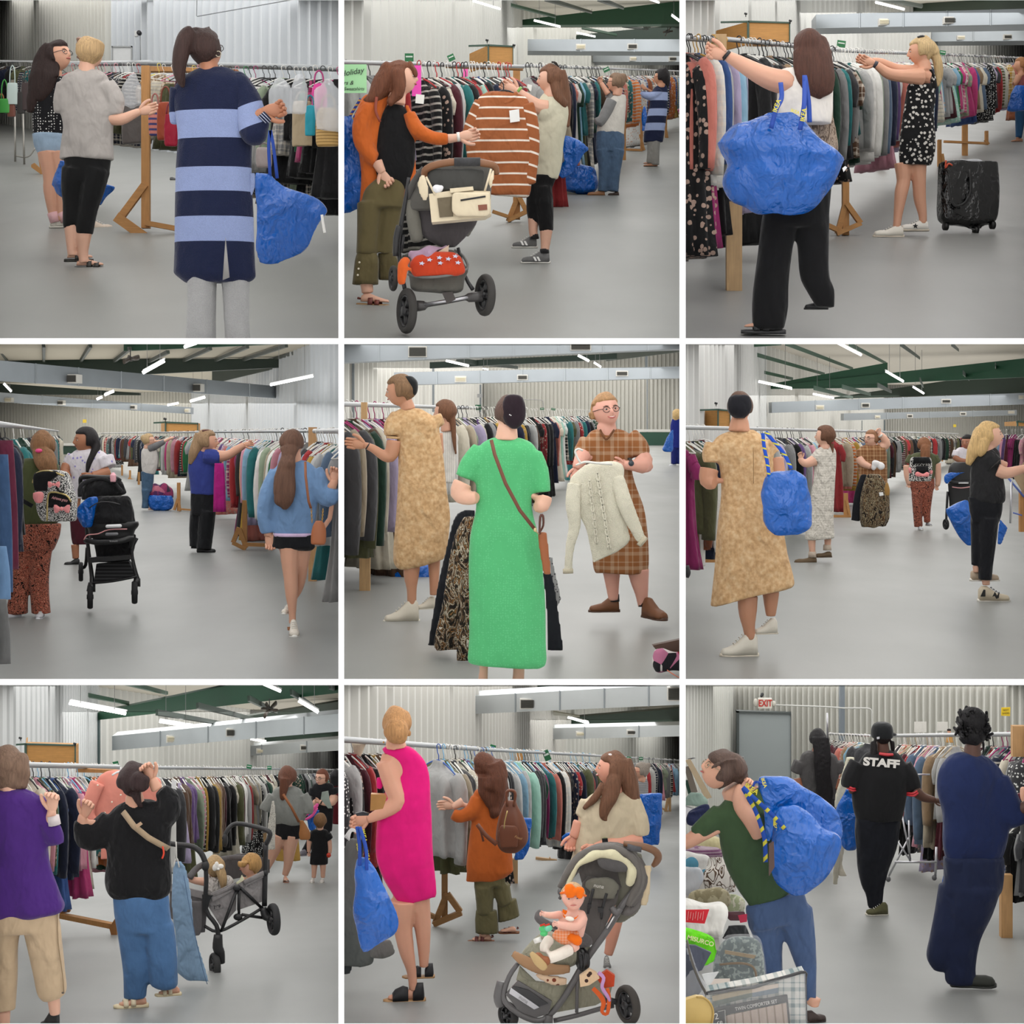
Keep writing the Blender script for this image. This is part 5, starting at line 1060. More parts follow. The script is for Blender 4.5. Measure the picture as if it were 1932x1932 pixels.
 bag(P,9.0,560,1220,'huge blue shopping bag hanging from the brunette shoulder, full',[(640,470,620),(470,655,690,690),(330,690,770,770),(200,790,860,850),(190,830,925,900),(250,930,915,930),(230,1040,850,1050),(300,1130,800,1130),(430,1200,720,1205),(480,1215,690,1222)],k=.5,
 straps=[[(470,760,-200),(500,650,-180),(545,580,-120),(545,480,-60)],[(630,770,-200),(655,640,-190),(670,540,-120),(680,440,-60)],[(690,720,-160),(690,600,-140),(680,450,-70)]],logo=[(500,640,26,70),(648,690,26,80),(600,672,18,-20)],sw=13,fold=.035,ldz=-215)
 t=T_(P,'bag_label',8.8,890,975,'tiny white fabric label on the corner of the huge blue bag','label');t.solo([t.B([(880,970),(896,958),(908,966),(888,992)],3,-120)],pl(235,235,235),sm=0)
def ceilfan(P,u,v,Z,s,lab):
 t=T_(P,'ceiling_fan',Z,u,v,lab,'ceiling fan','ceiling fans');c=(66,56,46)
 t.q('rod',[t.T([(u,v-60*s,3),(u,v-10*s,3)],N=6)],pl(60,60,58));t.q('motor',[t.E(u,v,22*s,14*s,20*s)],pl(46,42,38))
 for a,b,dz in ((-45,6,60),(45,-4,-60),(-10,18,-120),(20,-14,120),(-30,-12,90)): t.q('blade',[t.T([(u,v,4*s),(u+a*s*.5,v+b*s*.5,7*s,dz*.5*s),(u+a*s,v+b*s,8*s,dz*s)],flat=2,N=8)],pl(*c))
def tiles(P,lst): pass
def p4():
 P=PANS[3];floor(P,(152,154,152))
 wall(P,'wall_right',(1086,128),(1990,53),42,rib=.05,w=.18,col=(204,208,212));wall(P,'wall_back',(-60,132),(1090,128),44,rib=.06,w=.2,col=(206,204,196))
 ceiling(P,4.9,46,132,(186,178,160));topfill(P,46);farfill(P,345,50,131,L=1.5,up=.5)
 gd=pl(28,44,34)
 beam(P,(-40,100,230,76),(1585,98,148,72),.4,gd);beam(P,(-40,235,300,104),(790,292,305,108),.4,gd);beam(P,(700,15,55,62),(1560,12,16,62),.3,pl(24,66,44));beam(P,(1200,150,240,80),(1590,100,146,74),.3,gd)
 for a,b in (((-60,-40),(40,104)),((245,15),(245,104)),((510,15),(455,104)),((735,30),(640,108)),((950,50),(830,112)),((1190,30),(1020,110)),((1400,20),(1190,112)),((1620,14),(1330,112)),((1830,14),(1500,104))):
  V,Fc=prism3([at(P,a[0]-9,a[1],61),at(P,a[0]+9,a[1],61),at(P,b[0]+6,b[1],75),at(P,b[0]-6,b[1],75)],(0,.1,-.12));struct(P,'ceiling_purlin',V,Fc,pl(44,52,42))
 strips(P,[(1042,34,1112,10,16,52,'cut by the top edge over the aisle'),(808,178,930,110,20,55,'bright and near, under the dark beam over the long duct'),(1530,247,1772,196,14,58,'in front of the ribbed right wall'),(22,240,64,284,12,80,'at the far left between the ducts'),(592,304,644,282,14,84,'middle between the two ducts'),(548,328,578,316,12,88,'tiny, left of the middle one between the ducts'),(1076,340,1160,316,13,86,'right of the far duct'),(948,362,1010,350,10,92,'just over the right end of the far duct')])
 ceilfan(P,738,100,60,1.0,'dark ceiling fan with drooping blades over the long duct')
 duct(P,(-40,104,222,56),(1655,262,328,74),'long galvanised air duct falling to the right across the hall',[(342,186,434,236,0),(1060,240,1138,286,0),(1568,272,1638,316,1)])
 duct(P,(-40,286,342,92),(1082,374,412,104),'smaller far galvanised air duct behind the long one',[(4,318,64,346,1),(306,334,360,362,0),(722,360,768,386,0),(1030,380,1072,404,1)])
 booth(P,84,870,938,1122,457,512,'pine booth low against the far wall',[(938,440)])
 t=T_(P,'yellow_notice',120,478,452,'small yellow notice on the far ribbed wall','notice');t.solo([t.box(468,442,489,461,2)],pl(222,190,60),sm=0)
 t=T_(P,'bench',118,380,640,'long white shelf over a dark green panel along the far wall','bench');t.q('shelf',[t.box(150,578,560,590,60)],pl(200,200,196),sm=0);t.q('front_panel',[t.box(150,592,560,640,20,10)],pl(32,60,48),sm=0)
 rackframe(P,(1990,506,13),(1780,508,17.4),'near rail right of the long ponytail',[(1768,486,1360,46,[],17.6)],wood_c=(206,160,112),rail_r=.024)
 rackframe(P,(1770,508,17.7),(560,520,95),'very long clothes rack on braced pine feet running to the far wall',[(1384,900,1160,26,[(1350,1055,1318,1140,12),(1352,1060,1392,1170,12),(1315,1140,1390,1178,10),(1395,1150,1535,1155,10)],22.5),(1010,800,960,18,[(1005,890,985,955,7),(1010,900,1018,962,7),(1020,950,1085,955,5)],34),(785,740,812,12,[],53),(735,730,780,10,[(725,775,760,785,4)],60),(690,700,760,9,[],65)])
 clothes(P,(1990,508,13.2),(1790,510,17),12,52,'near right rail beside the ponytail','clothes on the near right rail',pal='mix',seed=20,scale=1.15,hang=['white'],seq=['grey/dress','denim blue/jacket','light grey/jacket','teal/dress','light grey','mustard','maroon','red','sky blue','purple/long-sleeved top/floral','charcoal','mustard/long-sleeved top'])
 clothes(P,(1760,508,17.8),(1290,510,31),40,54,'rail right of the blue shirt','clothes right of the blue shirt woman',pal='bright',seed=21,scale=1.3,hang=['white','white','black'],
 seq=['grey','sage green/long-sleeved top/floral','lavender','coral','pink/jacket','green/long-sleeved top','white/long-sleeved top','beige','sage green/jacket','hot pink','white','light grey/jacket','magenta','teal/jacket','sage green/long-sleeved top','sky blue','cream/jacket','denim blue','lavender','pink','coral/dress','mustard/dress','charcoal/dress','magenta/dress'])
 clothes(P,(1285,510,31),(960,514,46),30,56,'rail behind the raglan woman','clothes behind the raglan woman',seed=22,scale=1.25,pal='mix')
 clothes(P,(955,514,46.5),(545,522,96),50,56,'far end of the long rack','clothes at the far end of the long rack',pal='dark',seed=23,scale=1.25)
 t=T_(P,'dress',21.6,1240,970,'long magenta dress hanging lowest on the rail right of the blue shirt','clothing');t.solo([t.S([(690,1215,1265),(760,1212,1272),(965,1208,1278)],k=.4,fold=.15,nf=9)],cl(168,30,120))
 clothes(P,(-190,470,8.6),(40,482,13.5),7,-50,'left edge by the woman in green','denim hanging at the left edge',pal='blue',seed=24,scale=.95,kinds=['pair of trousers','jacket'],hang=['sky blue','black'],seq=['navy/pair of trousers','denim blue/pair of trousers','maroon/dress','navy/pair of trousers','navy/jacket','black/jacket','denim blue'])
 clothes(P,(60,484,14.5),(330,512,48),22,-56,'rail behind the green shirt woman','clothes behind the green shirt woman',pal='dark',seed=25,scale=1.1)
 def hangdown(u0,u1,v0,v1,c,lab,Z,dz=0,**k):
  t=T_(P,'trousers',Z,(u0+u1)/2,v1,lab,'clothing','trousers at the left edge');t.solo([t.S([(v0,u0,u1*.8+u0*.2),((v0+v1)/2,u0,u1*.93),(v1,u0,u1)],k=.3,fold=.06,nf=5)],cl(*c,vary=.3,**k));return t
 hangdown(-60,72,640,1420,(48,72,104),'dark blue jeans hanging down the left edge of the aisle',8.0);hangdown(-60,60,1160,1460,(92,122,156),'light blue denim with turned up hem hanging at the left edge',7.8)
 hangdown(-60,60,1460,1825,(92,92,92),'grey washed denim hanging lowest at the left edge with frayed hem',7.4);hangdown(-50,105,560,1290,(78,24,44),'long maroon trousers hanging behind the jeans at the left edge',8.6)
 rackframe(P,(-60,462,8.6),(330,508,48),'left rail carrying denim beside the green shirt woman',[])
 t=person(P,958,835,'person with fair bun in raglan shirt and jeans reaching right, far down the aisle');sk=skin('p')
 H=Head(t,840,562,76,95,5);t.q('body',H.skull()+[t.T([(832,590,18),(832,610,20)]),t.core([(620,800,880),(740,800,880)]),t.T([(925,570,10,-10),(960,552,9,-12),(985,545,8,-12)])],sk,x=12,extra=[foot(t,838,958,5,56)])
 t.q('hair',[H.capp(1.1,.42),t.E(812,548,18,20,18)],hair(176,150,112),x=12);H.glasses((60,50,46))
 t.q('shirt',[t.S([(600,815,865),(625,800,890),(700,800,892),(752,806,878)],k=.5)],cl(202,198,194),x=12);t.q('sleeve',[t.T([(845,610,22,-10),(890,590,20,-14),(935,566,14,-14)])],cl(112,112,114),x=12)
 t.q('jeans',[t.S([(735,798,872),(790,800,870),(850,802,860)],k=.5),t.T([(826,840,26),(824,900,20),(822,945,22)])],cl(70,96,122,vary=.25),x=12)
 bag(P,zf(P,958),910,955,'blue bag standing on the floor beside the raglan woman',[(872,845,970),(905,838,982),(945,850,975),(958,870,955)],k=.6)
 t=T_(P,'clothes_bundle',zf(P,956),905,880,'pink and purple clothes heaped in the blue bag by the raglan woman','clothes pile');t.solo([t.S([(810,870,950),(840,848,970),(885,845,972)],k=.6)],M('cloth',(150,70,110),pat='voro',sc=9,cols=[(0,(150,60,100)),(.3,(90,50,90)),(.55,(190,110,130)),(.8,(60,50,70))]),vox=.014,fold=.03,fx=40)
 t=person(P,1195,1150,'person with long blonde hair in royal blue shirt and black trousers reaching right');sk=skin('l')
 H=Head(t,1168,570,130,98,2);t.q('body',H.skull()+[t.T([(1160,610,32),(1150,650,36)]),t.core([(650,1080,1210),(900,1085,1215)]),t.T([(1220,650,40,-20),(1290,645,28,-30),(1350,610,24,-34),(1390,585,19,-36)])],sk,x=9,extra=hand(t,1385,586,12,th=1,curl=.35,dz=-36))
 t.q('hair',[H.capp(1.12,.4),t.T([(1140,530,38),(1118,590,36,-10),(1100,640,30,-20),(1082,695,14,-20)]),t.T([(1140,560,30,20),(1120,640,26,10)])],hair(150,122,92),x=10,fold=.006,fx=60);H.face();t.q('sunglasses',[t.T([(1150,508,6,-30),(1180,505,6,-20),(1195,515,4,0)])],pl(80,30,30))
 t.q('shirt',[t.S([(612,1110,1185),(640,1082,1225),(720,1062,1222),(800,1072,1222),(868,1078,1225)],k=.52),t.T([(1170,650,46,-20),(1215,655,44,-30),(1250,660,34,-30)],flat=.9)],cl(54,66,138,bs=7),x=11,fold=.007)
 t.q('trousers',[t.S([(855,1080,1224),(940,1078,1224),(980,1080,1222)],k=.5),t.T([(1112,960,42,20),(1102,1060,36,20),(1102,1162,34,20)]),t.T([(1175,960,50),(1165,1070,46),(1155,1175,44)])],cl(26,27,30),x=11,fold=.005)
 shoe(t,1112,1200,8,mat=pl(34,34,36),sole=pl(236,236,236),L=108,hi=.3);shoe(t,1075,1176,5,mat=pl(34,34,36),sole=pl(236,236,236),L=60,hi=.3,dz=30)
 t=person(P,1655,1650,'person with long brown ponytail in pale blue sweatshirt and black shorts walking away');sk=skin('l')
 H=Head(t,1658,578,150,172,0);t.q('body',H.skull()+[t.T([(1662,630,40),(1665,690,44)]),t.core([(690,1580,1760),(1050,1560,1770)]),t.T([(1515,1070,26),(1518,1105,22)]),t.T([(1880,830,30,-50),(1895,800,24,-60),(1900,780,22,-64)]),
 t.T([(1640,1150,62),(1640,1250,50),(1645,1330,42),(1650,1430,36),(1655,1530,22),(1655,1600,21)]),t.T([(1710,1150,56,30),(1700,1260,42,50),(1690,1340,36,80),(1670,1420,28,100),(1625,1490,20,110)])],sk,x=9,extra=hand(t,1518,1090,-78,th=-1,curl=.5)+hand(t,1892,800,80,th=-1,curl=.5,dz=-60))
 t.q('hair',[H.capp(1.1,.5,),t.T([(1645,600,54,-60),(1640,650,40,-80),(1632,700,50,-90),(1625,780,62,-95),(1622,850,64,-95),(1625,905,50,-92),(1625,950,14,-90)],flat=.6)],hair(98,70,56),x=10,fold=.014,fx=50,fz=16)
 t.q('sweatshirt',[t.S([(668,1620,1715),(690,1575,1760),(760,1540,1800),(900,1540,1795),(1020,1545,1780),(1092,1548,1768)],k=.5),t.T([(1580,740,56,0),(1530,860,60,-10),(1510,980,50,-10),(1512,1060,38,-10),(1512,1085,32,-10)],flat=.85),t.T([(1770,740,60,0),(1840,860,62,-20),(1880,880,50,-40),(1900,830,38,-56)],flat=.9)],cl(112,144,184,bs=7,bump=.6),x=11,fold=.009)
 t.q('shirt_hem',[t.S([(1085,1548,1768),(1104,1550,1766)],k=.53,fold=.02)],cl(216,190,222));t.q('collar',[t.T([(1635,668,9,10),(1665,660,10,-36),(1700,668,9,10)])],cl(206,186,214))
 t.q('shorts',[t.S([(1090,1548,1768),(1140,1545,1778),(1168,1548,1782),(1186,1690,1762)],k=.5,fold=.04)],cl(18,20,24),x=11)
 shoe(t,1660,1658,-80,mat=pl(216,208,196),sole=pl(236,234,228),L=160,hi=.5);shoe(t,1625,1545,-100,mat=pl(216,208,196),sole=pl(236,234,228),L=110,hi=.4,dz=100)
 t.q('heel_strip',[t.B([(1635,1608),(1680,1608),(1678,1628),(1637,1628)],6,-70)],pl(150,96,60),sm=0)
 t=T_(P,'shoulder_bag',12.6,1800,1145,'tan leather bucket bag with gold chain on the shoulder of the blue sweatshirt','bag')
 t.q('bag_body',[t.S([(1015,1790,1830),(1045,1775,1845),(1090,1765,1850),(1146,1762,1845)],k=.4,dz=-40)],pl(166,98,60,rough=.4),x=10,fold=.008);t.q('strap',[strap([t.p(1735,680,-60),t.p(1742,760,-100),t.p(1760,900,-110),t.p(1772,940,-100)],(1,0,0),7*t.m,.006)],pl(140,84,52))
 t.q('chain',[ring(t.p(1773+k*.6,945+k*12,-90),(1,k%2,0),6*t.m,2*t.m,10,5) for k in range(7)]+[ring(t.p(1835-k*.8,950+k*10,-60),(1,k%2,0),6*t.m,2*t.m,10,5) for k in range(7)],M('metal',(190,150,80),z=0))
 t=person(P,1262,470,'person with black braid in white patterned blouse leaning on the black pushchair');sk=skin((168,112,82))
 H=Head(t,487,562,142,-58,0);t.q('body',H.skull()+[t.T([(495,610,36),(500,650,40)]),t.core([(650,420,600),(800,410,580)]),t.T([(385,700,34,-10),(375,740,28,-30),(400,770,24,-50)]),t.T([(620,740,38,-30),(580,752,28,-60),(540,758,22,-80)]),t.T([(425,1150,24),(428,1210,20),(430,1230,20)])],sk,x=9,extra=hand(t,545,755,186,th=-1,curl=.35,dz=-80))
 t.q('hair',[H.capp(1.12,.42),t.T([(530,540,24),(548,590,26,-10),(535,640,20,-40),(518,690,16,-60),(508,740,8,-64)])],hair(28,24,26),x=9,fold=.004,fx=60);H.face(lips=(130,70,64))
 t.q('blouse',[t.S([(608,440,560),(640,402,605),(700,385,622),(800,395,600),(890,398,560)],k=.5),t.T([(420,650,44),(388,700,40,-5)],flat=.9),t.T([(590,660,56,-10),(615,715,52,-20)],flat=.9)],M('cloth',(214,208,214),(150,140,200),pat='dots',sc=16,th=.22,rnd=1),x=11,fold=.007)
 t.q('skirt',[t.S([(1000,395,520),(1100,402,520),(1150,412,500)],k=.5,fold=.05)],cl(70,22,34),x=11);shoe(t,452,1268,196,'slip',pl(22,22,22),pl(22,22,22),L=86,hi=.42)
 t=person(P,1560,190,'person with auburn ponytail in olive t-shirt and black trousers with orange paisley print');sk=skin('p')
 H=Head(t,240,592,155,-160,0);t.q('body',H.skull()+[t.T([(235,640,40),(225,690,46)]),t.core([(690,100,300),(1000,90,300)]),t.T([(95,790,54,-10),(78,860,46,-20),(100,890,32,-20)]),],sk,x=9)
 t.q('hair',[H.capp(1.1,.5),t.T([(240,610,40,-50),(260,650,58,-70),(290,690,60,-90),(320,720,44,-95),(345,735,18,-90)],flat=.7)],hair(128,92,62),x=10,fold=.012,fx=45,fz=20);t.q('hair_tie',[t.E(246,618,20,12,16,-95)],pl(224,70,130))
 t.q('t_shirt',[t.S([(665,150,300),(700,90,330),(800,60,345),(900,60,350),(1000,70,340),(1042,85,310)],k=.55),t.T([(120,700,58),(88,770,52,-5)],flat=.9)],cl(72,78,48,bs=7),x=11,fold=.006)
 PS=M('cloth',(26,18,16),pat='blotch',sc=20,dist=3.2,det=1.5,cols=[(0,(24,16,15)),(.40,(196,110,86)),(.45,(28,18,16)),(.49,(216,146,120)),(.52,(150,62,46)),(.57,(26,18,16)),(.62,(206,130,106)),(.66,(28,20,18))],vary=.05)
 t.q('trousers',[t.S([(1030,70,345),(1100,68,335),(1180,75,305)],k=.55),t.S([(1150,78,195),(1300,68,165),(1420,60,160),(1545,30,160)],k=.8),t.S([(1150,180,300),(1300,170,282),(1420,172,282),(1540,180,290)],k=.8)],PS,x=11,fold=.006)
 shoe(t,120,1566,215,mat=pl(200,200,206),sole=pl(226,226,230),L=110,hi=.3);shoe(t,240,1562,-88,mat=pl(196,196,200),sole=pl(226,226,230),L=110,hi=.3)
 t=T_(P,'backpack',13.6,315,1020,'black and white speckled backpack with pink bows and pink script on the green shirt woman','backpack')
 bd=t.q('bag_body',[t.S([(728,250,330),(745,215,385),(800,198,405),(880,205,430),(960,212,434),(1018,240,430)],k=.45,ex=3.5)],M('cloth',(22,22,24),(226,224,220),pat='blotch',sc=130,th=.5,det=1,z=0),x=10)
 t.q('top_panel',[t.S([(730,240,330),(750,205,350),(800,200,290),(845,208,288)],k=.3,ex=3,dz=-48)],cl(20,20,22),x=10);t.q('pocket',[t.B([(300,862),(318,850),(395,862),(425,890),(428,930),(303,934)],10,-100)],cl(20,20,22),sm=0)
 t.q('zip',[t.T([(294,1010,5,-100),(298,890,5,-104),(318,850,5,-106),(400,866,5,-104),(428,905,5,-100)],flat=.6),t.T([(196,800,5,-40),(225,745,5,-60),(290,732,5,-60),(380,760,5,-60)],flat=.6)],M('metal',(196,176,120),z=0))
 def bow(u,v,s,dz=-112):
  return [t.S([(v-22*s,u-44*s,u-30*s),(v,u-46*s,u-6*s),(v+24*s,u-40*s,u-24*s)],k=.3,dz=dz),t.S([(v-22*s,u+30*s,u+44*s),(v,u+6*s,u+46*s),(v+24*s,u+24*s,u+40*s)],k=.3,dz=dz),t.E(u,v,10*s,12*s,8*s,dz-6)]
 t.q('bow',bow(380,942,1.0),cl(236,150,150));t.q('bow',bow(335,806,.75),cl(236,150,150));t.q('side_pocket',[t.S([(850,212,275),(880,210,278),(910,225,262)],k=.3,dz=-90)],cl(236,150,150),x=9,fold=.01,fx=60)
 t.text('Adrienna grace',366,888,17,pl(238,170,170),dz=-108,rot=-12,shear=.35,sx=.62);t.q('strap',[t.T([(345,800,5,-110),(360,840,6,-115),(392,850,5,-110)],flat=.5),t.T([(90,870,12,-50),(200,930,12,-60)],flat=.4)],cl(18,18,20))
 stroller4(P)
def stroller4(P):
 t=T_(P,'stroller',14.6,610,1500,'black double pushchair with two hoods, blue bag and pink bottle','stroller');bk=pl(24,24,26,rough=.4);bc=cl(26,26,28,bump=.7);m=t.m
 t.q('rear_hood',[t.S([(775,560,620),(790,490,670),(830,460,690),(870,450,698),(900,445,560)],k=.45,dz=60)],bc,x=11,fold=.01,fx=10,fz=26)
 t.q('hood_edge',[t.T([(452,880,12,0),(455,820,14,10),(500,790,12,20),(570,778,10,20),(640,800,10,10),(690,850,10,0)],flat=.7)],cl(40,40,42))
 t.q('front_hood',[t.S([(868,570,735),(890,550,752),(950,538,768),(1000,520,780),(1025,515,785)],k=.5,dz=-60)],bc,x=11,fold=.008,fx=10,fz=24)
 t.q('hood_seam',[t.T([(548,935,3,-170),(600,905,3,-185),(660,900,3,-190),(720,915,3,-180)])],pl(50,50,52))
 t.q('tray',[t.S([(1015,512,795),(1040,505,798),(1070,520,775),(1110,520,770)],k=.4,ex=3,dz=-60)],bk,x=11);t.q('latch',[t.T([(655,1036,10,-200),(726,1033,10,-200)],e=1)],pl(226,226,228));t.q('grip_logo_plate',[t.T([(650,1080,9,-190),(705,1078,9,-190)],e=1)],pl(120,120,124))
 t.q('pink_piping',[t.T([(520,1112,3,-180),(540,1085,3,-182),(600,1078,3,-186),(660,1055,3,-186),(760,1052,3,-180)],flat=.6)],pl(226,160,160))
 t.q('seat_shell',[t.S([(1090,520,770),(1180,540,760),(1250,550,730)],k=.35,ex=3)],bc,x=12)
 t.q('bumper',[t.T([(520,1115,14,-160),(600,1125,16,-180),(720,1118,16,-180),(780,1105,16,-150),(765,1160,10,-120)])],bk)
 t.q('footrest',[t.B([(535,1215),(760,1200),(765,1225),(540,1245)],60,-120)],bk,sm=0)
 for pts in ([(470,920,9,60),(480,1060,10,40),(500,1200,11,10),(530,1330,13,-40),(532,1400,16,-60)],[(790,1110,8,-60),(760,1180,9,-60),(775,1280,11,-60),(795,1350,13,-60)],[(485,1170,9,30),(470,1270,10,60),(445,1290,9,70)]): t.q('frame_tube',[t.T(pts)],bk)
 t.q('basket',[t.B([(560,1255),(740,1240),(785,1325),(545,1362)],50,-60)],M('cloth',(30,30,32),(60,60,62),pat='stripe',per=.03,w=.4,bump=0),sm=0);t.q('front_bar',[t.T([(545,1362,7,-70),(660,1350,7,-80),(790,1325,7,-70)])],bk)
 t.q('handlebar',[t.T([(442,870,10,80),(440,800,12,60),(460,770,14,40),(560,772,14,30),(640,775,14,40),(668,790,10,60)])],bk);t.q('cup_holder',[t.S([(778,625,665),(800,628,662)],k=.8,dz=-10)],bk)
 b=t.q('bottle',[t.S([(742,638,652),(752,632,658),(760,628,662),(795,630,660)],k=.9,dz=-20)],pl(238,176,186,rough=.3));
 wheel(t,t.p(525,1440,-60),(1,.25,0),.105,.05,tcol=(30,30,32));wheel(t,t.p(775,1415,-60),(1,.25,0),.1,.05,tcol=(30,30,32));wheel(t,t.p(440,1310,70),(1,.25,0),.085,.04,tcol=(30,30,32))
 t.q('caster_housing',[t.T([(535,1360,20,-60),(530,1410,26,-62)]),t.T([(790,1335,18,-60),(785,1380,24,-62)])],bk);t.text('brevuild',690,1117,10,pl(170,170,172),dz=-200)
 bag(P,14.4,490,1050,'shiny blue bag with party pattern stuffed between the backpack and the pushchair hood',[(878,500,545),(900,470,552),(940,440,540),(990,435,535),(1050,470,520)],k=.7)
def p5():
 P=PANS[4];floor(P,(166,167,164))
 wall(P,'wall_left',(-60,60),(785,84),26,rib=.12,w=.16,col=(214,212,206));wall(P,'wall_back',(785,84),(1990,78),36,rib=.07,w=.14,col=(196,194,186))
 ceiling(P,4.9,40,90,(120,118,108));topfill(P,50);farfill(P,145,50,84,L=1.7,up=.3)
 cols(P,[(66,120,520,14,62),(520,140,400,12,72),(787,245,400,10,83),(1727,60,160,14,70),(1732,210,520,6,77)],(120,126,130))
 beam(P,(500,118,152,62),(1560,68,100,62),.5,pl(30,48,38));beam(P,(650,90,120,60),(1000,140,156,66),.3,pl(36,50,40));beam(P,(1500,70,112,64),(1990,20,50,60),.3,pl(80,86,78))
 strips(P,[(592,110,722,140,11,58,'above the shorter duct at left'),(1340,80,1402,112,12,58,'right half, above the far duct'),(1430,120,1470,146,10,60,'small, right of the other one over the far duct'),(800,154,832,160,6,60,'tiny, just over the top edge of the far duct')])
 duct(P,(-40,10,122,40),(1990,-70,40,40),'wide galvanised air duct along the top of the picture',[(378,28,484,90,0),(1296,0,1414,52,0)])
 duct(P,(298,176,248,58),(1990,140,206,56),'narrow far air duct with one pale vent',[(642,196,708,232,1),(995,188,1056,220,0),(1555,166,1624,198,0)])
 t=T_(P,'wall_shelf',76,1800,520,'pale shelf over a dark green panel along the far wall at right','bench');t.q('shelf',[t.box(1660,498,1990,512,60)],pl(206,204,198),sm=0);t.q('front_panel',[t.box(1690,514,1990,592,20)],pl(30,70,54),sm=0)
 t=T_(P,'alarm_box',82,788,306,'small wall alarm with conduit on the corner post','wall fitting');t.q('alarm',[t.box(770,298,800,318,6,-20)],pl(150,150,150),sm=0);t.q('conduit',[t.T([(1000,330,2,-40),(1120,332,2,-40),(1140,345,2,-40),(1140,400,2,-40)])],pl(150,150,150))
 rackframe(P,(-90,352,12.7),(760,378,24),'clothes rack beside the tan dress with a thick pine post',[(132,1060,1412,60,[],zf(P,1412)),(128,345,440,34,[],13.2)],wood_c=(214,174,124),rail_r=.02)
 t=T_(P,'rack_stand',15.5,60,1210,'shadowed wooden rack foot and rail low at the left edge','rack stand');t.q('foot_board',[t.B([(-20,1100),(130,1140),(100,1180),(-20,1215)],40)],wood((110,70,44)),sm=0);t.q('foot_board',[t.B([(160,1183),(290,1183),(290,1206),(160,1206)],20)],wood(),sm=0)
 clothes(P,(-110,356,12.9),(290,364,16.2),15,-46,'rail left of the tan dress','clothes left of the tan dress',pal='warm',seed=31,scale=1.3,hang=['white','magenta','white'],seq=['charcoal/jacket','beige/jacket','charcoal/jacket','olive/jacket','dark green/jacket','brown/jacket','cream/jacket','lavender/jacket','charcoal','cream/dress','lavender/jacket','maroon','brown/dress','cream/dress'])
 clothes(P,(560,372,18),(880,384,26),17,-50,'rail between the tan dress and the green dress','clothes between the tan and green dresses',pal='warm',seed=32,scale=1.25,hang=['white','black'],seq=['white/long-sleeved top','cream/jacket','charcoal','beige/jacket','sage green','lavender/jacket','cream/jacket','purple','black/jacket','grey/jacket','black/jacket','mustard'])
 clothes(P,(900,386,25),(1430,394,42),34,-52,'rail behind the green dress','clothes behind the green dress',pal='dark',seed=33,scale=1.35,hang=['white'],seq=['maroon','navy','mustard/long-sleeved top/floral','black/dress','charcoal','light grey','brown/dress','black/dress','red/long-sleeved top/floral','black/dress','black/dress','black','navy/dress','coral','cream/dress','mint/dress','white/dress'])
 signs(P,[(774,374,34,30,(22,90,56),0,'green sign left of the green dress head'),(1136,382,24,12,(22,100,60),0,'tiny green sign over the rail right of the green dress head'),(1200,384,24,12,(22,100,60),10,'tiny green sign over the rail left of the laughing woman')],24)
 t=person(P,703,1890,'person in royal blue tunic and trousers with blonde hair at the far right');H=Head(t,1900,420,66,-140);t.q('body',H.skull()+[t.core([(470,1870,1940),(560,1870,1940)])],skin('p'),vox=.016)
 t.q('hair',[H.capp(1.15,.3),t.T([(1900,420,28),(1890,460,16)])],hair(190,160,110),vox=.016);t.q('tunic',[t.S([(435,1875,1950),(480,1862,1960),(580,1866,1960),(605,1865,1960)],k=.5)],cl(28,40,120),vox=.016);t.q('trousers',[t.T([(1885,600,20),(1882,695,17)]),t.T([(1920,600,20),(1920,695,18)])],cl(26,36,104),vox=.016);shoe(t,1895,706,190,mat=pl(220,222,230),L=40,hi=.3)
 bag(P,45,1845,625,'blue bag held by the far shopper in royal blue at the right edge',[(500,1870,1882),(560,1835,1880),(610,1815,1880),(626,1830,1868)],k=.5)
 t=T_(P,'clothes_bundle',9.65,1830,1880,'brown leather and pink floral bundle on the floor in the lower right corner','clothes pile')
 t.q('leather_bag',[t.B([(1762,1722,0),(1960,1684,40),(1960,1785,40),(1818,1790,0)],60)],pl(72,48,36,rough=.5),sm=0);t.q('cloth_pile',[t.S([(1745,1775,1960),(1800,1765,1960),(1850,1780,1960),(1868,1800,1960)],k=.3)],M('cloth',(200,190,190),pat='voro',sc=14,cols=[(0,(30,28,34)),(.3,(214,206,204)),(.6,(180,110,140)),(.75,(150,30,40)),(.85,(226,220,216))]),x=11,fold=.02,fx=40);t.q('cord',[t.T([(1840,1855,3,-40),(1880,1880,3,-60),(1940,1910,3,-80)])],pl(214,120,96))
 t=person(P,1250,600,'person with brown braid and white smocked blouse between the tan and green dresses',Z=17.5);sk=skin('l');H=Head(t,588,405,140,-115,0)
 t.q('body',H.skull()+[t.T([(592,450,32),(598,510,36)]),t.core([(510,550,660),(700,550,640)])],sk,x=9);t.q('hair',[H.capp(1.1,.42),t.T([(630,430,18,-20),(636,500,16,-30),(640,560,13,-34),(650,640,5,-34)])],hair(110,74,52),x=9,fold=.004,fx=60);H.face()
 t.q('blouse',[t.S([(505,560,630),(540,550,662),(640,555,650),(760,580,640),(800,585,630)],k=.5,fold=.08,nf=13)],M('cloth',(226,222,214),(206,202,196),pat='stripe',per=.02,w=.3,dir=(1,0,0)),x=11,fold=.006)
 bag(P,15.5,400,1450,'dark blue shopping bag on the floor behind the tan dress legs',[(1260,330,500),(1300,300,545),(1380,280,500),(1460,360,470)],k=.5)
 t=person(P,1580,430,'person in a mottled tan puff-sleeved dress and black head covering reaching left to the rail');sk=skin('t')
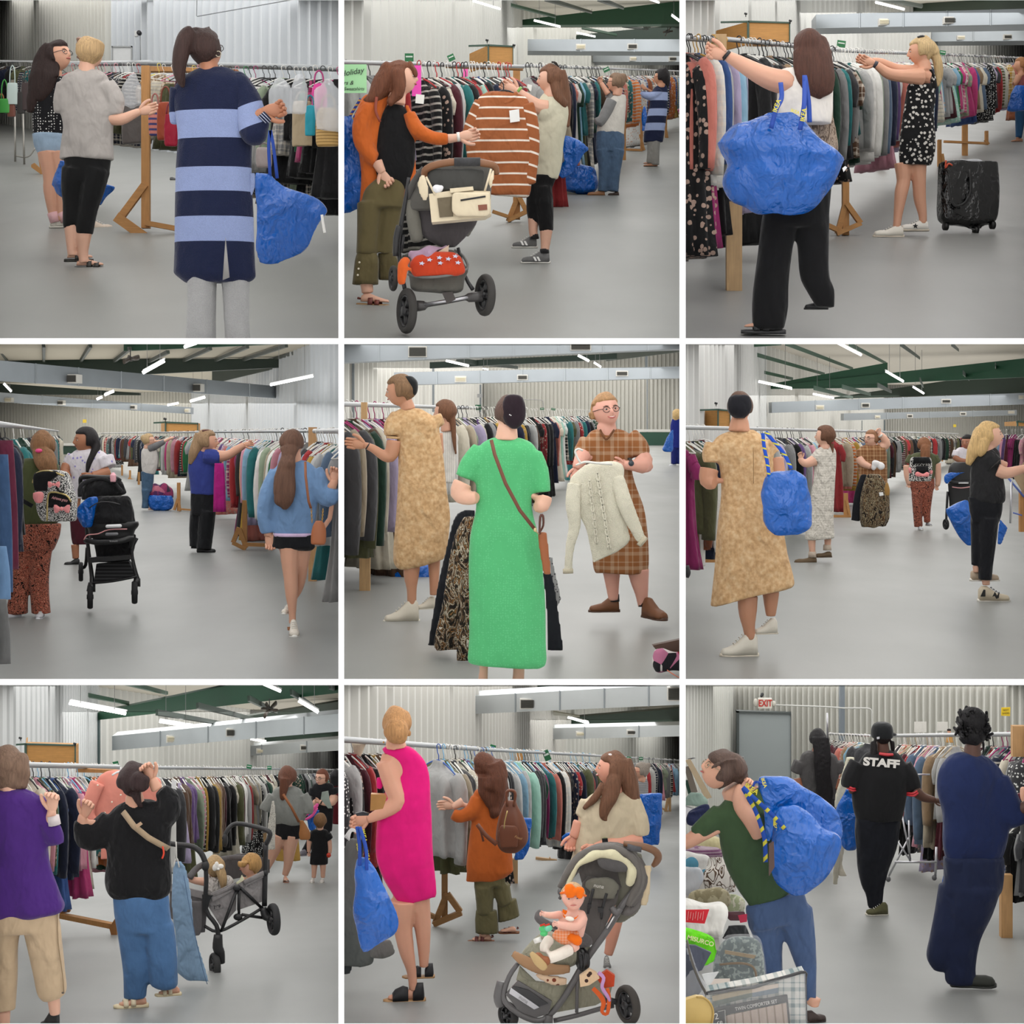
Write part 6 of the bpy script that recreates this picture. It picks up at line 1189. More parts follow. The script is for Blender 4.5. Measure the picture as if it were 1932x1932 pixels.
 H=Head(t,338,280,175,-98,-8);t.q('body',H.skull()+[t.T([(365,335,36),(380,390,44)]),t.core([(410,300,500),(900,330,560)]),t.T([(300,560,44,-20),(285,640,40,-24),(250,650,32,-30),(180,605,24,-34),(130,585,19,-36)]),t.T([(545,520,30,20),(555,640,26,20)]),t.T([(400,1240,50),(396,1330,44),(398,1400,30),(400,1500,26)]),t.T([(522,1230,38,30),(524,1340,30,30),(520,1440,22,30)])],sk,x=9,extra=hand(t,138,588,172,th=1,curl=.3,dz=-36))
 t.q('hair',[H.capp(1.1,.42),t.T([(370,250,40),(390,300,34),(400,320,20)])],hair(120,92,66),x=9,fold=.005,fx=60);H.face()
 t.q('head_covering',[t.S([(196,345,400),(225,352,430),(270,364,434),(300,385,424),(312,398,410)],k=1.3)],cl(28,30,32,bump=.2),x=9)
 TD=M('cloth',(0,0,0),pat='blotch',sc=34,det=6,const=False,cols=[(.3,(184,146,102)),(.5,(206,168,124)),(.7,(220,190,148))],vary=.06,bump=.5)
 t.q('dress',[t.S([(378,350,440),(400,310,480),(450,290,540),(560,320,560),(700,325,580),(850,315,600),(1000,305,620),(290,1240,600,1180),(330,1300,580,1235)],k=.5,fold=.05,nf=6),t.T([(330,420,46),(300,480,56,-10),(298,530,50,-14)],flat=.95),t.T([(530,420,36,10),(555,480,34,14)],flat=.95)],TD,x=11,fold=.008,fx=14)
 t.q('cuff',[t.T([(298,538,44,-14),(297,552,43,-14)],flat=.95)],TD);t.q('bracelet',[t.T([(150,592,22,-35),(156,596,22,-35)])],pl(30,30,32))
 for u,v,a,L,dz in ((440,1590,185,196,0),(530,1520,200,110,60)):
  shoe(t,u,v,a,'sneaker',mat=pl(214,206,190),sole=pl(228,222,208),L=L,hi=.62,dz=dz,col2=(200,194,180))
 t=person(P,1610,1600,'person with glasses laughing in brown plaid dress and brown lace-up boots, holding a cream sweater');sk=skin((226,168,150))
 H=Head(t,1497,395,198,18,4,-6);t.q('body',H.skull()+[t.T([(1500,470,54),(1505,540,60)]),t.core([(540,1420,1620),(900,1470,1650)]),t.T([(1370,640,50,-40),(1340,690,34,-90),(1325,720,26,-100)]),t.T([(1690,660,62,-10),(1715,700,52,-40),(1650,700,34,-90),(1590,698,26,-100)]),
 t.T([(1530,1290,54,20),(1535,1380,40,20),(1542,1470,28,20)]),t.T([(1680,1290,64),(1690,1370,50),(1700,1430,38),(1706,1500,28)])],sk,x=9,extra=hand(t,1326,712,-100,th=1,curl=.75,dz=-104,s=110)+hand(t,1600,698,178,th=1,curl=.75,dz=-104,s=110))
 t.q('hair',[H.capp(1.08,.5,.3),t.T([(1420,400,26),(1430,440,20)])],hair(168,130,92),x=9,fold=.004,fx=60);H.face(smile=True,lips=(196,110,104),glasses=(70,50,44))
 PL=M('cloth',(150,96,56),(222,200,172),pat='plaid',per=.1,mx=.22,vary=.08,bs=7)
 t.q('dress',[t.S([(492,1450,1560),(520,1400,1620),(600,1380,1640),(700,1400,1640),(800,1430,1660),(950,1440,1710),(1100,1435,1735),(1250,1425,1742),(1310,1440,1735)],k=.5,fold=.05),t.T([(1400,560,52,-10),(1360,640,50,-30)],flat=.9),t.T([(1620,540,58),(1670,600,62,-5),(1685,645,56,-10)],flat=.9)],PL,x=11,fold=.008)
 t.q('neckline',[t.T([(1462,500,6,-60),(1480,540,6,-84),(1500,552,6,-86),(1540,500,6,-70)])],cl(110,70,44));t.q('watch',[t.T([(1640,685,32,-92),(1625,690,34,-94)])],pl(40,36,34));t.q('watch_face',[t.E(1632,688,16,16,8,-125)],pl(50,60,70,rough=.1))
 for u,v,a,L,dz in ((1575,1535,182,170,30),(1715,1560,-62,210,0)):
  t.q('sock',[t.T([(u-30 if a>90 else u-6,v-100,30,dz),(u-30 if a>90 else u-4,v-60,32,dz)])],cl(40,36,36));shoe(t,u,v,a,'boot',pl(120,76,48,rough=.55),pl(80,52,36),L=L,hi=.5,dz=dz)
 t=T_(P,'sweater',zf(P,1680),1460,1260,'cream cable-knit sweater held up on a white hanger','clothing');CK=M('knit',(240,234,214),vary=.06,bump=.5);
 t.q('sweater_body',[t.S([(1380,690,1440,686),(1290,770,1590,700),(1290,860,1580,860),(1330,960,1590,960),(1380,1060,1620,1060),(1400,1150,1630,1130),(1420,1262,1560,1195)],k=.22,fold=.07,nf=7)],CK,x=10,fold=.01,fx=14)
 t.q('sleeve',[t.T([(1320,800,46,-20),(1310,920,44,-24),(1320,1040,34,-24),(1295,1150,28,-24),(1285,1250,24,-24),(1283,1300,28,-24)],flat=.55)],CK,x=10,fold=.006);t.q('sleeve',[t.T([(1560,760,40,-20),(1590,880,46,-30),(1640,1000,42,-34),(1680,1090,34,-34),(1700,1125,30,-34)],flat=.55)],CK,x=10,fold=.006)
 t.q('cable_knit',[t.T([(1452+8*math.sin(v/14+q)+ (v-780)*.16,v,6,-56) for v in range(740,1180,14)],sub=1,N=6) for q in(0,PI)]+[t.T([(1400+8*math.sin(v/14+q)+(v-780)*.12,v,5,-54) for v in range(780,1150,14)],sub=1,N=6) for q in(0,PI)],CK)
 h=t.q('hanger',[t.T([(1325,700,5,-60),(1375,682,7,-60),(1440,688,7,-60),(1530,694,7,-60)],N=8),t.T([(1352,688,6,-60),(1330,650,6,-60),(1322,620,6,-60),(1340,608,6,-60),(1365,618,6,-60)],N=8)],pl(232,230,224))
 t.q('cuff',[t.T([(1282,1285,30,-24),(1283,1312,29,-24)],flat=.6),t.T([(1690,1120,34,-34),(1712,1138,32,-34)],flat=.6)],M('knit',(218,208,184),vary=0))
 def arm(nm,rows,mat,lab,Z,k=.3,dz=0,**kw):
  t=T_(P,nm,Z,rows[-1][1],rows[-1][0],lab,'clothing');return t.solo([t.S(rows,k=k,fold=.08,nf=6,dz=dz)],mat,x=11,fold=.008,**kw)
 arm('jacket',[(950,700,760),(1000,640,760),(1200,590,740),(1400,540,720),(1600,505,680),(1722,488,620)],cl(26,28,34,bump=.6),'navy quilted jacket hanging at the far left of the green dress',10.6)
 CA=M('cloth',(60,50,40),pat='blotch',sc=13,dist=3.5,det=3,str=(1,1,.5),cols=[(0,(30,26,22)),(.42,(96,74,54)),(.48,(188,176,158)),(.52,(50,46,30)),(.57,(148,104,62)),(.61,(36,30,24)),(.68,(206,196,182))],vary=.1)
 arm('camouflage_jacket',[(985,690,790),(1100,640,790),(1300,600,790),(1500,570,790),(1700,528,780),(1752,540,700),],CA,'camouflage jacket hanging beside the green dress',10.3);arm('camouflage_trousers',[(1500,670,800),(1700,655,800),(1808,655,800)],CA,'camouflage trousers below the camouflage jacket',10.2,k=.25)
 arm('dark_coat',[(1300,1130,1190),(1450,1150,1222),(1600,1160,1245),(1752,1165,1260)],cl(32,34,40),'dark coat hanging right of the green dress hem',10.5);arm('tweed_jacket',[(1220,1170,1195),(1300,1180,1212),(1450,1200,1245),(1500,1205,1225)],M('cloth',(150,150,150),(60,60,64),pat='dots',sc=60,th=.35),'black and white houndstooth garment hanging behind the dark coat',10.7)
 t=person(P,1960,900,'person in long bright green dress with dark head covering, seen from behind');sk=skin('p')
 H=Head(t,945,410,190,-158,4);t.q('body',H.skull()+[t.T([(940,480,56),(935,560,68)]),t.core([(570,800,1100),(1200,780,1120)]),t.T([(690,800,58,-10),(670,860,54,-20),(720,885,42,-40),(770,880,36,-60)]),t.T([(1145,880,52,-10),(1135,930,44,-30),(1100,930,32,-60)]),t.T([(805,1780,30),(806,1860,26),(800,1930,30)]),t.T([(1000,1780,40),(1005,1850,34),(1000,1930,36)])],sk,x=9)
 t.q('hair',[H.capp(1.08,.45)],hair(84,62,54),x=10,fold=.004,fx=60);t.q('head_covering',[t.S([(304,945,990),(320,925,1022),(370,912,1038),(430,915,1038),(470,935,1018),(492,965,995)],k=.5,dz=-60)],cl(34,22,30,bump=.3),x=9,fold=.004);t.q('hair_pin',[t.E(953,416,3,3,3,-120),t.E(960,420,3,3,3,-120)],pl(240,240,240))
 GD=M('cloth',(84,178,116),(96,188,128),pat='dots',sc=75,th=.3,rnd=.5,vary=.08,bump=.35,bs=5)
 t.q('dress',[t.S([(545,862,1010),(575,800,1080),(640,762,1110),(800,758,1090),(950,760,1085),(1100,735,1115),(1300,725,1140),(1500,722,1158),(1700,722,1160),(718,1810,1160,1820),(760,1822,1120,1850)],k=.5,fold=.035,nf=7),t.T([(800,620,66),(735,700,66,-5),(700,775,56,-10)],flat=.9),t.T([(1080,640,62),(1125,740,58,-5),(1140,860,54,-10)],flat=.9)],GD,x=12,fold=.008,fx=12)
 o=shoe(t,770,1930,200,'sandal',mat=pl(110,84,64),sole=pl(110,84,64),L=100,hi=.2)
 t=T_(P,'handbag',9.12,1150,1315,'tan leather crossbody bag with brown strap over the green dress','bag');t.q('bag_body',[t.S([(1075,1108,1165),(1110,1110,1168),(1200,1122,1178),(1318,1142,1190)],k=.5,dz=-30)],pl(150,84,44,rough=.4),x=10)
 t.q('strap',[strap([t.p(850,558,-100),t.p(870,640,-130),t.p(930,800,-140),t.p(1010,950,-130),t.p(1092,1055,-110)],(1,0,.3),10*t.m,.006)],pl(110,62,44));t.q('buckle',[t.E(1095,1060,10,12,6,-115),t.T([(1095,1062,4,-110),(1115,1085,4,-90)])],M('metal',(190,170,130),z=0));t.q('handle',[t.T([(1120,1090,6,-60),(1125,990,7,-60),(1140,985,7,-60),(1142,1040,6,-50),(1120,1080,6,-40)])],pl(84,44,34))
def p6():
 P=PANS[5];floor(P,(160,161,158))
 wall(P,'wall_left',(-60,26),(448,62),20,rib=.12,w=.2,col=(208,208,206));wall(P,'wall_side',(446,62),(1140,118),34,rib=.07,w=.2,col=(212,211,206));wall(P,'wall_back',(1140,118),(1990,118),40,rib=.07,w=.18,col=(208,207,200))
 ceiling(P,4.65,38,120,(188,182,170));topfill(P,40);farfill(P,300,42,117.5,L=1.5,up=.5)
 cols(P,[(100,160,500,20,34),(72,160,500,14,34),(294,190,340,10,46),(450,260,500,12,61),(812,395,500,8,84),(1014,448,520,6,100),(1143,445,520,5,112)])
 g=pl(26,72,48);gd=pl(34,52,40)
 beam(P,(450,258,268,64),(1990,90,200,52),.5,g);beam(P,(450,250,270,64),(1160,120,262,58),.3,g);beam(P,(-40,20,62,48),(560,10,20,52),.3,g)
 beam(P,(850,318,326,74),(1990,150,290,66),.5,gd);beam(P,(1500,285,300,80),(1990,240,290,76),.3,gd)
 for a,b in (((-40,60),(620,212)),((260,30),(800,185)),((580,10),(960,155)),((940,14),(1150,125)),((1230,14),(1340,95)),((1520,14),(1560,50)),((740,262),(960,318)),((900,255),(1060,300)),((1100,245),(1180,285)),((1340,215),(1360,255)),((1585,175),(1620,215)),((1768,130),(1775,180))):
  V,Fc=prism3([at(P,a[0],a[1]-12,50),at(P,a[0],a[1]+14,50),at(P,b[0],b[1]+8,63),at(P,b[0],b[1]-8,63)],(.05,.1,0));struct(P,'ceiling_purlin',V,Fc,g if a[0]<1000 else gd)
 strips(P,[(-10,118,136,152,12,44,'at the upper left edge of its hall'),(430,228,618,268,12,52,'above the rails left of the near beam end'),(738,298,856,322,9,60,'small, over the left end of the air duct'),(875,8,1012,78,14,42,'brightest, near the top middle under the green beam'),(1150,170,1250,228,12,50,'mid hall between two green beams'),(1304,258,1366,296,10,58,'smallest of the centre row over the duct')])
 duct(P,(505,344,405,62),(1990,290,355,60),'long galvanised air duct with alternating vents',[(754,360,802,388,1),(1012,348,1060,376,0),(1466,326,1520,352,0),(1904,304,1932,328,1)])
 duct(P,(912,408,448,84),(1892,388,418,84),'far galvanised air duct above the distant clothes',[(1088,418,1120,438,1),(1270,412,1304,434,0),(1570,400,1606,420,0),(1842,392,1880,410,1)])
 booth(P,30,90,200,270,385,490,'pine booth with green trims left of the black head covering',[(188,352)]);booth(P,60,1888,1894,1960,452,480,'small pine box at the right edge')
 t=T_(P,'yellow_notice',112,1540,478,'tiny yellow notice on the far back wall','notice');t.solo([t.box(1532,470,1548,486,2)],pl(222,196,60),sm=0)
 rackframe(P,(-40,486,13),(1560,522,82),'very long clothes rack behind the tan dress and the white dress',[(925,860,1000,22,[(930,900,948,1000,7),(850,990,940,990,7)],29.3),(862,850,910,18,[],36),(1470,600,680,8,[],80),(1380,640,720,8,[],66)])
 clothes(P,(-40,488,12.8),(130,492,15.5),8,-48,'rail left of the tan dress, right picture','clothes left of the tan dress in the right hall',pal='mix',seed=41,scale=1.15,hang=['white'],seq=['magenta/dress','olive/jacket','rust/long-sleeved top','navy','olive/jacket','teal','maroon','grey'])
 clothes(P,(400,498,19.5),(700,506,26),22,-54,'rail between tan dress and white dress','clothes between the tan and white dresses',pal='pale',seed=42,scale=1.15,hang=['white','black'],seq=['sage green','light grey/jacket','white/long-sleeved top/floral','olive/long-sleeved top/speckled','lavender','light grey','grey/jacket','charcoal','navy','grey','black'])
 clothes(P,(830,508,30),(1150,514,42),26,-54,'rail behind the plaid woman','clothes behind the plaid woman',pal='mix',seed=43,scale=1.3)
 clothes(P,(1150,514,42.5),(1560,524,82),44,-56,'far end of the rail behind the paisley trousers','clothes at the far end behind the paisley trousers',pal='dark',seed=44,scale=1.2)
 clothes(P,(1990,500,30),(1800,505,46),10,50,'right edge behind the blonde woman','clothes at the right edge behind the blonde woman',pal='mix',seed=45,scale=1,kinds=['short-sleeved top','sleeveless top','skirt'],seq=['coral','pink/short-sleeved top/floral','black','black','magenta/dress','magenta/dress','maroon'])
 t=T_(P,'chrome_shelf',17.5,1890,1010,'chrome wire rack with kraft paper sign at the right edge','rack');mt=M('metal',(186,186,190),vary=0,bump=0,rough=.3)
 t.q('leg',[t.T([(1862,790,7),(1855,1030,6)])],mt);t.q('shelf_edge',[t.T([(1840,770,6),(1932,880,6)]),t.T([(1870,970,4),(1920,985,4)])],pl(90,110,180));t.q('paper_sign',[t.B([(1860,760),(1960,640),(1960,900),(1930,880)],4,-30)],cl(166,144,116),sm=0);t.q('post',[t.box(1916,850,1960,1080,30,20)],wood(),sm=0)
 t=T_(P,'white_trousers',13.4,150,1270,'white knitted trousers hanging at the left of the tan dress','clothing');t.solo([t.S([(790,130,225),(850,95,230),(960,80,232),(1020,85,230)],k=.3),t.S([(1000,82,150),(1100,88,130),(1275,98,128)],k=.5),t.S([(1000,150,230),(1100,165,232),(1200,180,232)],k=.4)],M('knit',(222,220,214),vary=.06),x=12,fold=.006)
 t=T_(P,'rack_stand',14.5,110,1250,'low wooden foot of the rack under the white trousers','rack stand');t.q('foot_board',[t.box(45,1225,190,1252,30)],wood(),sm=0);t.q('post',[t.box(40,1150,66,1260,30,20)],wood((120,80,50)),sm=0)
 t=T_(P,'shoe_pair',12.5,30,1335,'black and white strappy shoes hanging at the lower left edge','shoes');t.solo([t.T([(22,1270,14),(30,1310,16),(26,1338,8)])],pl(40,40,44))
 t=person(P,1060,1580,'person with black hair in pale blouse behind a black pushchair in the distance',Z=25.5);H=Head(t,1612,575,88,-40);t.q('body',H.skull()+[t.T([(1605,600,20),(1600,640,22)]),t.core([(640,1540,1640),(700,1540,1640)]),t.T([(1535,650,20,-10),(1560,672,16,-20),(1600,676,13,-24)])],skin((160,106,80)),x=12,extra=hand(t,1590,676,0,s=34,dz=-26))
 t.q('hair',[H.capp(1.12,.42)],hair(26,22,22),x=12);H.face();t.q('blouse',[t.S([(600,1565,1640),(620,1545,1650),(700,1540,1650),(720,1545,1650)],k=.5),t.T([(1555,625,26),(1538,655,22,-8)])],cl(212,206,212),x=12)
 t=T_(P,'stroller',24.8,1550,1065,'black pushchair in the distance left of the blonde woman','stroller');bk=pl(22,22,24,rough=.4)
 t.q('hood',[t.S([(684,1530,1640),(710,1510,1640),(760,1500,1640),(800,1498,1640)],k=.5)],bk,vox=.014);t.q('seat',[t.S([(800,1500,1640),(860,1505,1640),(940,1510,1640)],k=.4)],bk,vox=.014);t.q('tray',[t.T([(1498,795,10,-40),(1560,800,12,-50),(1630,795,10,-40)])],bk);t.q('pink_piping',[t.T([(1510,822,3,-60),(1560,828,3,-60),(1620,820,3,-60)])],pl(220,160,160));t.q('latch',[t.T([(1545,800,4,-64),(1600,800,4,-64)])],pl(220,220,220))
 t.q('frame_tube',[t.T([(1500,850,7),(1494,960,7),(1492,1010,7)]),t.T([(1600,900,7),(1620,1000,7)])],bk);wheel(t,t.p(1490,1035),(1,.2,0),.08,.04,tcol=(26,26,28))
 bag(P,24.6,1500,800,'small blue bag hooked on the distant black pushchair',[(742,1520,1600),(760,1485,1560),(790,1482,1510),(806,1490,1505)],k=.5)
 t=person(P,1068,1370,'person walking away in olive top, speckled backpack and paisley trousers, mid aisle');sk=skin('p');H=Head(t,1368,590,86,180)
 t.q('body',H.skull()+[t.T([(1368,620,22),(1368,640,24)]),t.core([(640,1290,1440),(780,1290,1440)]),t.T([(1268,700,20),(1270,760,18),(1282,810,14)]),t.T([(1440,690,22),(1446,780,18),(1440,820,14)])],sk,x=12,extra=hand(t,1440,812,-95,s=44)+hand(t,1280,800,-85,s=40))
 t.q('hair',[H.capp(1.12,.5),t.T([(1368,590,26,-30),(1365,640,28,-40),(1362,690,20,-44),(1360,710,6,-44)])],hair(128,84,56),x=12,fold=.008,fx=50)
 t.q('top',[t.S([(628,1330,1400),(650,1290,1435),(740,1285,1430),(790,1290,1420)],k=.5),t.T([(1300,650,26),(1276,690,24)]),t.T([(1420,650,26),(1440,690,25)])],cl(84,88,62),x=12)
 PS=M('cloth',(26,18,16),pat='blotch',sc=20,dist=3.2,det=1.5,cols=[(0,(24,16,15)),(.40,(196,110,86)),(.45,(28,18,16)),(.49,(216,146,120)),(.52,(150,62,46)),(.57,(26,18,16)),(.62,(206,130,106)),(.66,(28,20,18))],vary=.05)
 t.q('trousers',[t.S([(775,1285,1425),(820,1288,1425),(870,1300,1412)],k=.5),t.T([(1328,860,34),(1328,960,26),(1335,1050,25)]),t.T([(1385,860,32),(1382,960,22),(1385,1025,18)])],PS,x=12)
 shoe(t,1338,1066,-88,mat=pl(190,194,200),L=60,hi=.3);shoe(t,1385,1045,-80,mat=pl(150,150,156),L=60,hi=.3,dz=20)
 t=T_(P,'backpack',23.4,1345,792,'small black speckled backpack with pink bow on the paisley trousers shopper','backpack');t.q('bag_body',[t.S([(655,1300,1390),(670,1288,1408),(740,1282,1412),(792,1280,1405)],k=.4,ex=3)],M('cloth',(22,22,24),(220,218,214),pat='blotch',sc=70,th=.5,det=1,z=0),x=12);t.q('pocket',[t.S([(705,1312,1380),(750,1312,1385)],k=.2,dz=-40)],cl(22,22,24));t.q('bow',[t.T([(1315,750,14,-60),(1345,756,8,-60),(1368,752,14,-60)],flat=.5,e=1)],cl(240,150,150));t.q('top_panel',[t.S([(655,1300,1390),(690,1295,1400)],k=.3,dz=-30)],cl(22,22,24));t.q('side_pocket',[t.T([(1280,715,8,-20),(1284,745,8,-20)]),t.T([(1402,730,9,-20),(1400,750,9,-20)])],cl(236,150,150))
 t=person(P,1050,1070,'person with glasses in brown plaid dress scratching her head and holding camouflage clothes');sk=skin('p');H=Head(t,1068,552,96,-52,4)
 t.q('body',H.skull()+[t.T([(1078,590,24),(1082,620,28)]),t.core([(610,1010,1130),(760,1010,1130)]),t.T([(1000,660,26,-10),(1015,690,22,-30),(1055,710,16,-50)]),t.T([(1120,600,30,0),(1152,580,25,-10),(1128,540,20,-20),(1105,522,15,-22)])],sk,x=11,extra=hand(t,1110,525,125,s=52,dz=-24,curl=.6)+hand(t,1050,706,-10,s=46,dz=-52,curl=.6))
 t.q('hair',[H.capp(1.1,.45),t.T([(1110,540,18),(1120,560,12)])],hair(140,100,72),x=11);H.face(glasses=(80,40,40));t.q('watch',[t.T([(1112,528,17,-22),(1120,536,18,-22)])],pl(226,222,214))
 t.q('dress',[t.S([(585,1030,1110),(610,995,1150),(680,985,1155),(780,1000,1160),(900,1010,1160)],k=.5),t.T([(1010,620,28),(998,655,26,-6)]),t.T([(1120,620,36),(1140,620,36)])],M('cloth',(128,84,52),(196,160,120),pat='plaid',per=.1,mx=.32),x=12,fold=.005)
 CA=M('cloth',(60,50,40),pat='blotch',sc=13,dist=3.5,det=3,str=(1,1,.5),cols=[(0,(30,26,22)),(.42,(96,74,54)),(.48,(168,156,128)),(.52,(50,46,30)),(.57,(128,94,62)),(.61,(36,30,24)),(.68,(176,166,142))],vary=.1)
 t=T_(P,'camouflage_clothes',24.5,1085,1050,'camouflage clothing with a white tag carried by the plaid woman in the right hall','clothing');t.solo([t.S([(755,1040,1110),(800,1020,1150),(900,1005,1165),(1000,1000,1168),(1050,1015,1150)],k=.4,fold=.15,nf=8)],CA,x=12,fold=.014,fx=30)
 t=T_(P,'price_tag',24.2,1104,870,'white tag pinned on the camouflage clothing','tag');t.solo([t.B([(1092,852),(1114,850),(1118,868),(1096,872)],3,-90)],pl(240,240,240),sm=0)
 t=T_(P,'dark_coat',24.6,985,1015,'black coat hanging left of the camouflage clothing','clothing');t.solo([t.S([(755,1010,1040),(850,975,1030),(1015,950,1000)],k=.4)],cl(32,33,38),x=12,fold=.008)
 t=T_(P,'gloves',24.3,1095,725,'white plastic bag with tags in the hand of the plaid woman','bag');t.solo([t.E(1080,690,22,20,16,-60),t.E(1108,705,20,22,16,-60),t.E(1070,712,14,16,12,-60)],cl(232,230,230),x=11,fold=.01,fx=80)
 t=T_(P,'rust_bag',24,1158,862,'small tan pouch hanging right of the camouflage clothing','bag');t.solo([t.S([(800,1150,1162),(840,1142,1172),(872,1148,1170)],k=.5)],pl(160,120,60))
 t=person(P,1250,770,'person with braid in long white smocked dress and brown clogs reaching left to the rail');sk=skin('p');H=Head(t,808,538,118,-118,4)
 t.q('body',H.skull()+[t.T([(808,580,26),(808,610,30)]),t.core([(620,760,860),(1000,740,840)]),t.T([(745,670,32,-10),(700,690,26,-20),(672,680,20,-24),(660,660,16,-26)]),t.T([(730,1110,24),(732,1160,20),(735,1200,17)]),t.T([(826,1100,22,20),(824,1160,18,20),(824,1185,16,20)])],sk,x=10,extra=hand(t,664,668,100,s=60,dz=-28,curl=.5))
 t.q('hair',[H.capp(1.1,.42),t.T([(836,530,14,-10),(842,580,12,-16),(844,620,9,-18),(845,655,4,-18)])],hair(96,64,46),x=10,fold=.004,fx=60);H.face();t.q('hair_tie',[t.E(843,575,8,5,8,-22)],pl(150,30,50))
 t.q('dress',[t.S([(598,780,850),(625,750,868),(700,745,870),(800,735,862),(1000,710,855),(690,1115,858,1105),(740,1128,850,1110)],k=.5,fold=.04,nf=9),t.T([(780,640,40,-6),(745,675,36,-12)],flat=.9)],M('cloth',(214,208,198),(196,190,180),pat='stripe',per=.028,w=.2,bump=.6,bs=16),x=11,fold=.007)
 for u,v,a,L,dz in ((758,1262,186,128,0),(846,1224,190,96,20)): t.q('sock',[t.T([(u-24,v-72,22,dz),(u-24,v-40,24,dz)])],cl(196,180,164));shoe(t,u,v,a,'clog',pl(98,80,58,rough=.8),pl(84,66,48),L=L,hi=.3,dz=dz)
 t=person(P,1470,1740,'person with wavy blonde hair in black t-shirt and black trousers reaching off the right edge');sk=skin('p');H=Head(t,1735,535,148,80,6)
 t.q('body',H.skull()+[t.T([(1728,590,36),(1715,640,42)]),t.core([(640,1660,1780),(900,1640,1790)]),t.T([(1770,730,42,-30),(1820,745,34,-40),(1880,730,28,-44),(1940,715,22,-44)]),t.T([(1790,690,26,20),(1840,705,22,20)]),t.T([(1715,1340,24),(1718,1380,22)]),t.T([(1665,1270,20,20),(1668,1310,18,20)])],sk,x=9,extra=hand(t,1930,716,5,s=90,dz=-46))
 t.q('hair',[H.capp(1.12,.42),t.T([(1700,500,44),(1670,560,44,-5),(1640,630,36,-10),(1612,700,16,-10)]),t.T([(1700,560,36,-30),(1680,620,30,-40),(1665,650,14,-40)])],hair(192,160,110),x=10,fold=.01,fx=50,fz=20);H.face()
 t.q('t_shirt',[t.S([(600,1680,1760),(630,1650,1790),(720,1630,1800),(820,1625,1820),(900,1625,1822),(918,1660,1800)],k=.55),t.T([(1710,650,60,-10),(1755,700,56,-30)],flat=.85)],cl(38,38,40,bump=.6),x=11,fold=.006)
 t.q('trousers',[t.S([(880,1618,1810),(960,1625,1805),(1020,1640,1790)],k=.5),t.T([(1725,1000,62),(1722,1100,56),(1720,1220,44),(1712,1350,38)]),t.T([(1670,1000,36,20),(1668,1150,30,20),(1665,1270,26,20)])],cl(24,25,30),x=11,fold=.004)
 o=shoe(t,1672,1474,0,mat=pl(206,192,168),sole=pl(232,228,218),L=176,hi=.46,col2=(40,40,40));
 if o: t.q('shoe_emblem',[t.B([(1738,1440),(1752,1412),(1764,1434),(1778,1412),(1774,1446),(1760,1452),(1750,1436)],4,-56),t.B([(1672,1440),(1690,1400),(1700,1402),(1700,1440)],4,-50)],pl(26,26,26),parent=o,sm=0)
 shoe(t,1640,1360,0,mat=pl(180,160,138),sole=pl(226,220,210),L=160,hi=.36,dz=40,col2=(60,50,44))
 bag(P,zf(P,1400),1600,1150,'blue shopping bag hanging behind the blonde woman in black',[(893,1600,1615),(940,1510,1640),(960,1490,1650),(1040,1520,1668),(1100,1560,1660),(1152,1610,1645)],k=.5);bag(P,zf(P,1380),1810,1145,'corner of blue bag showing right of the black trousers',[(1010,1795,1805),(1050,1785,1838),(1080,1785,1830),(1146,1782,1800)],k=.4)
 t=person(P,1780,390,'person from behind in long tan dress with a blue bag on the arm');sk=skin('t')
 H=Head(t,325,375,170,172,0);t.q('body',H.skull()+[t.T([(322,440,50),(320,510,64)]),t.core([(530,180,500),(1300,220,540)]),t.T([(150,720,56,-10),(140,790,48,-20),(175,800,36,-50)]),t.T([(530,660,44,10),(545,760,36,-10),(530,790,30,-30)]),
 t.T([(368,1440,60),(368,1540,52),(375,1620,36),(385,1690,32)]),t.T([(505,1420,50,40),(505,1480,42,40),(505,1560,28,40)])],sk,x=9)
 t.q('hair',[H.capp(1.1,.45)],hair(84,58,44),x=10,fold=.004,fx=60);t.q('head_covering',[t.S([(303,285,355),(320,255,375),(370,246,385),(410,258,370),(435,285,345)],k=.6,dz=-50)],cl(24,24,30,bump=.3),x=9)
 TD=M('cloth',(0,0,0),pat='blotch',sc=34,det=6,const=False,cols=[(.3,(184,146,102)),(.5,(206,168,124)),(.7,(220,190,148))],vary=.06,bump=.5)
 t.q('dress',[t.S([(503,260,400),(530,200,440),(580,170,500),(700,205,530),(850,215,520),(1000,205,560),(1200,188,590),(170,1440,618,1340),(165,1500,622,1380)],k=.45,fold=.05,nf=6),t.T([(180,580,60),(160,640,62,-10),(160,690,52,-14)],flat=.9),t.T([(480,560,50),(525,640,42,0)],flat=.9)],TD,x=12,fold=.01,fx=12)
 t.q('seam',[t.T([(380,600,2,-135),(382,700,2,-136),(382,800,2,-130)])],cl(150,116,76))
 for u,v,a,L,dz in ((425,1782,183,210,0),(545,1662,190,136,60)): shoe(t,u,v,a,mat=pl(226,220,206),sole=pl(224,214,196),L=L,hi=.62,dz=dz,col2=(206,198,186))
 bag(P,10.7,590,1100,'round full blue shopping bag hanging from the arm of the tan dress',[(610,712,640,720),(470,762,690,770),(445,830,700,830),(440,900,725,900),(450,980,736,960),(480,1060,720,1040),(520,1095,650,1100)],straps=[[(480,760,-60),(470,680,-60),(450,600,-70),(445,520,-60)],[(605,720,-60),(570,640,-60),(500,560,-70),(460,512,-60)]],k=.5,sw=10,smat=M('plain',(30,80,190),(206,200,70),pat='stripe',per=.05,w=.2,dir=(.3,0,1),bump=0),fold=.03,dz=-40)
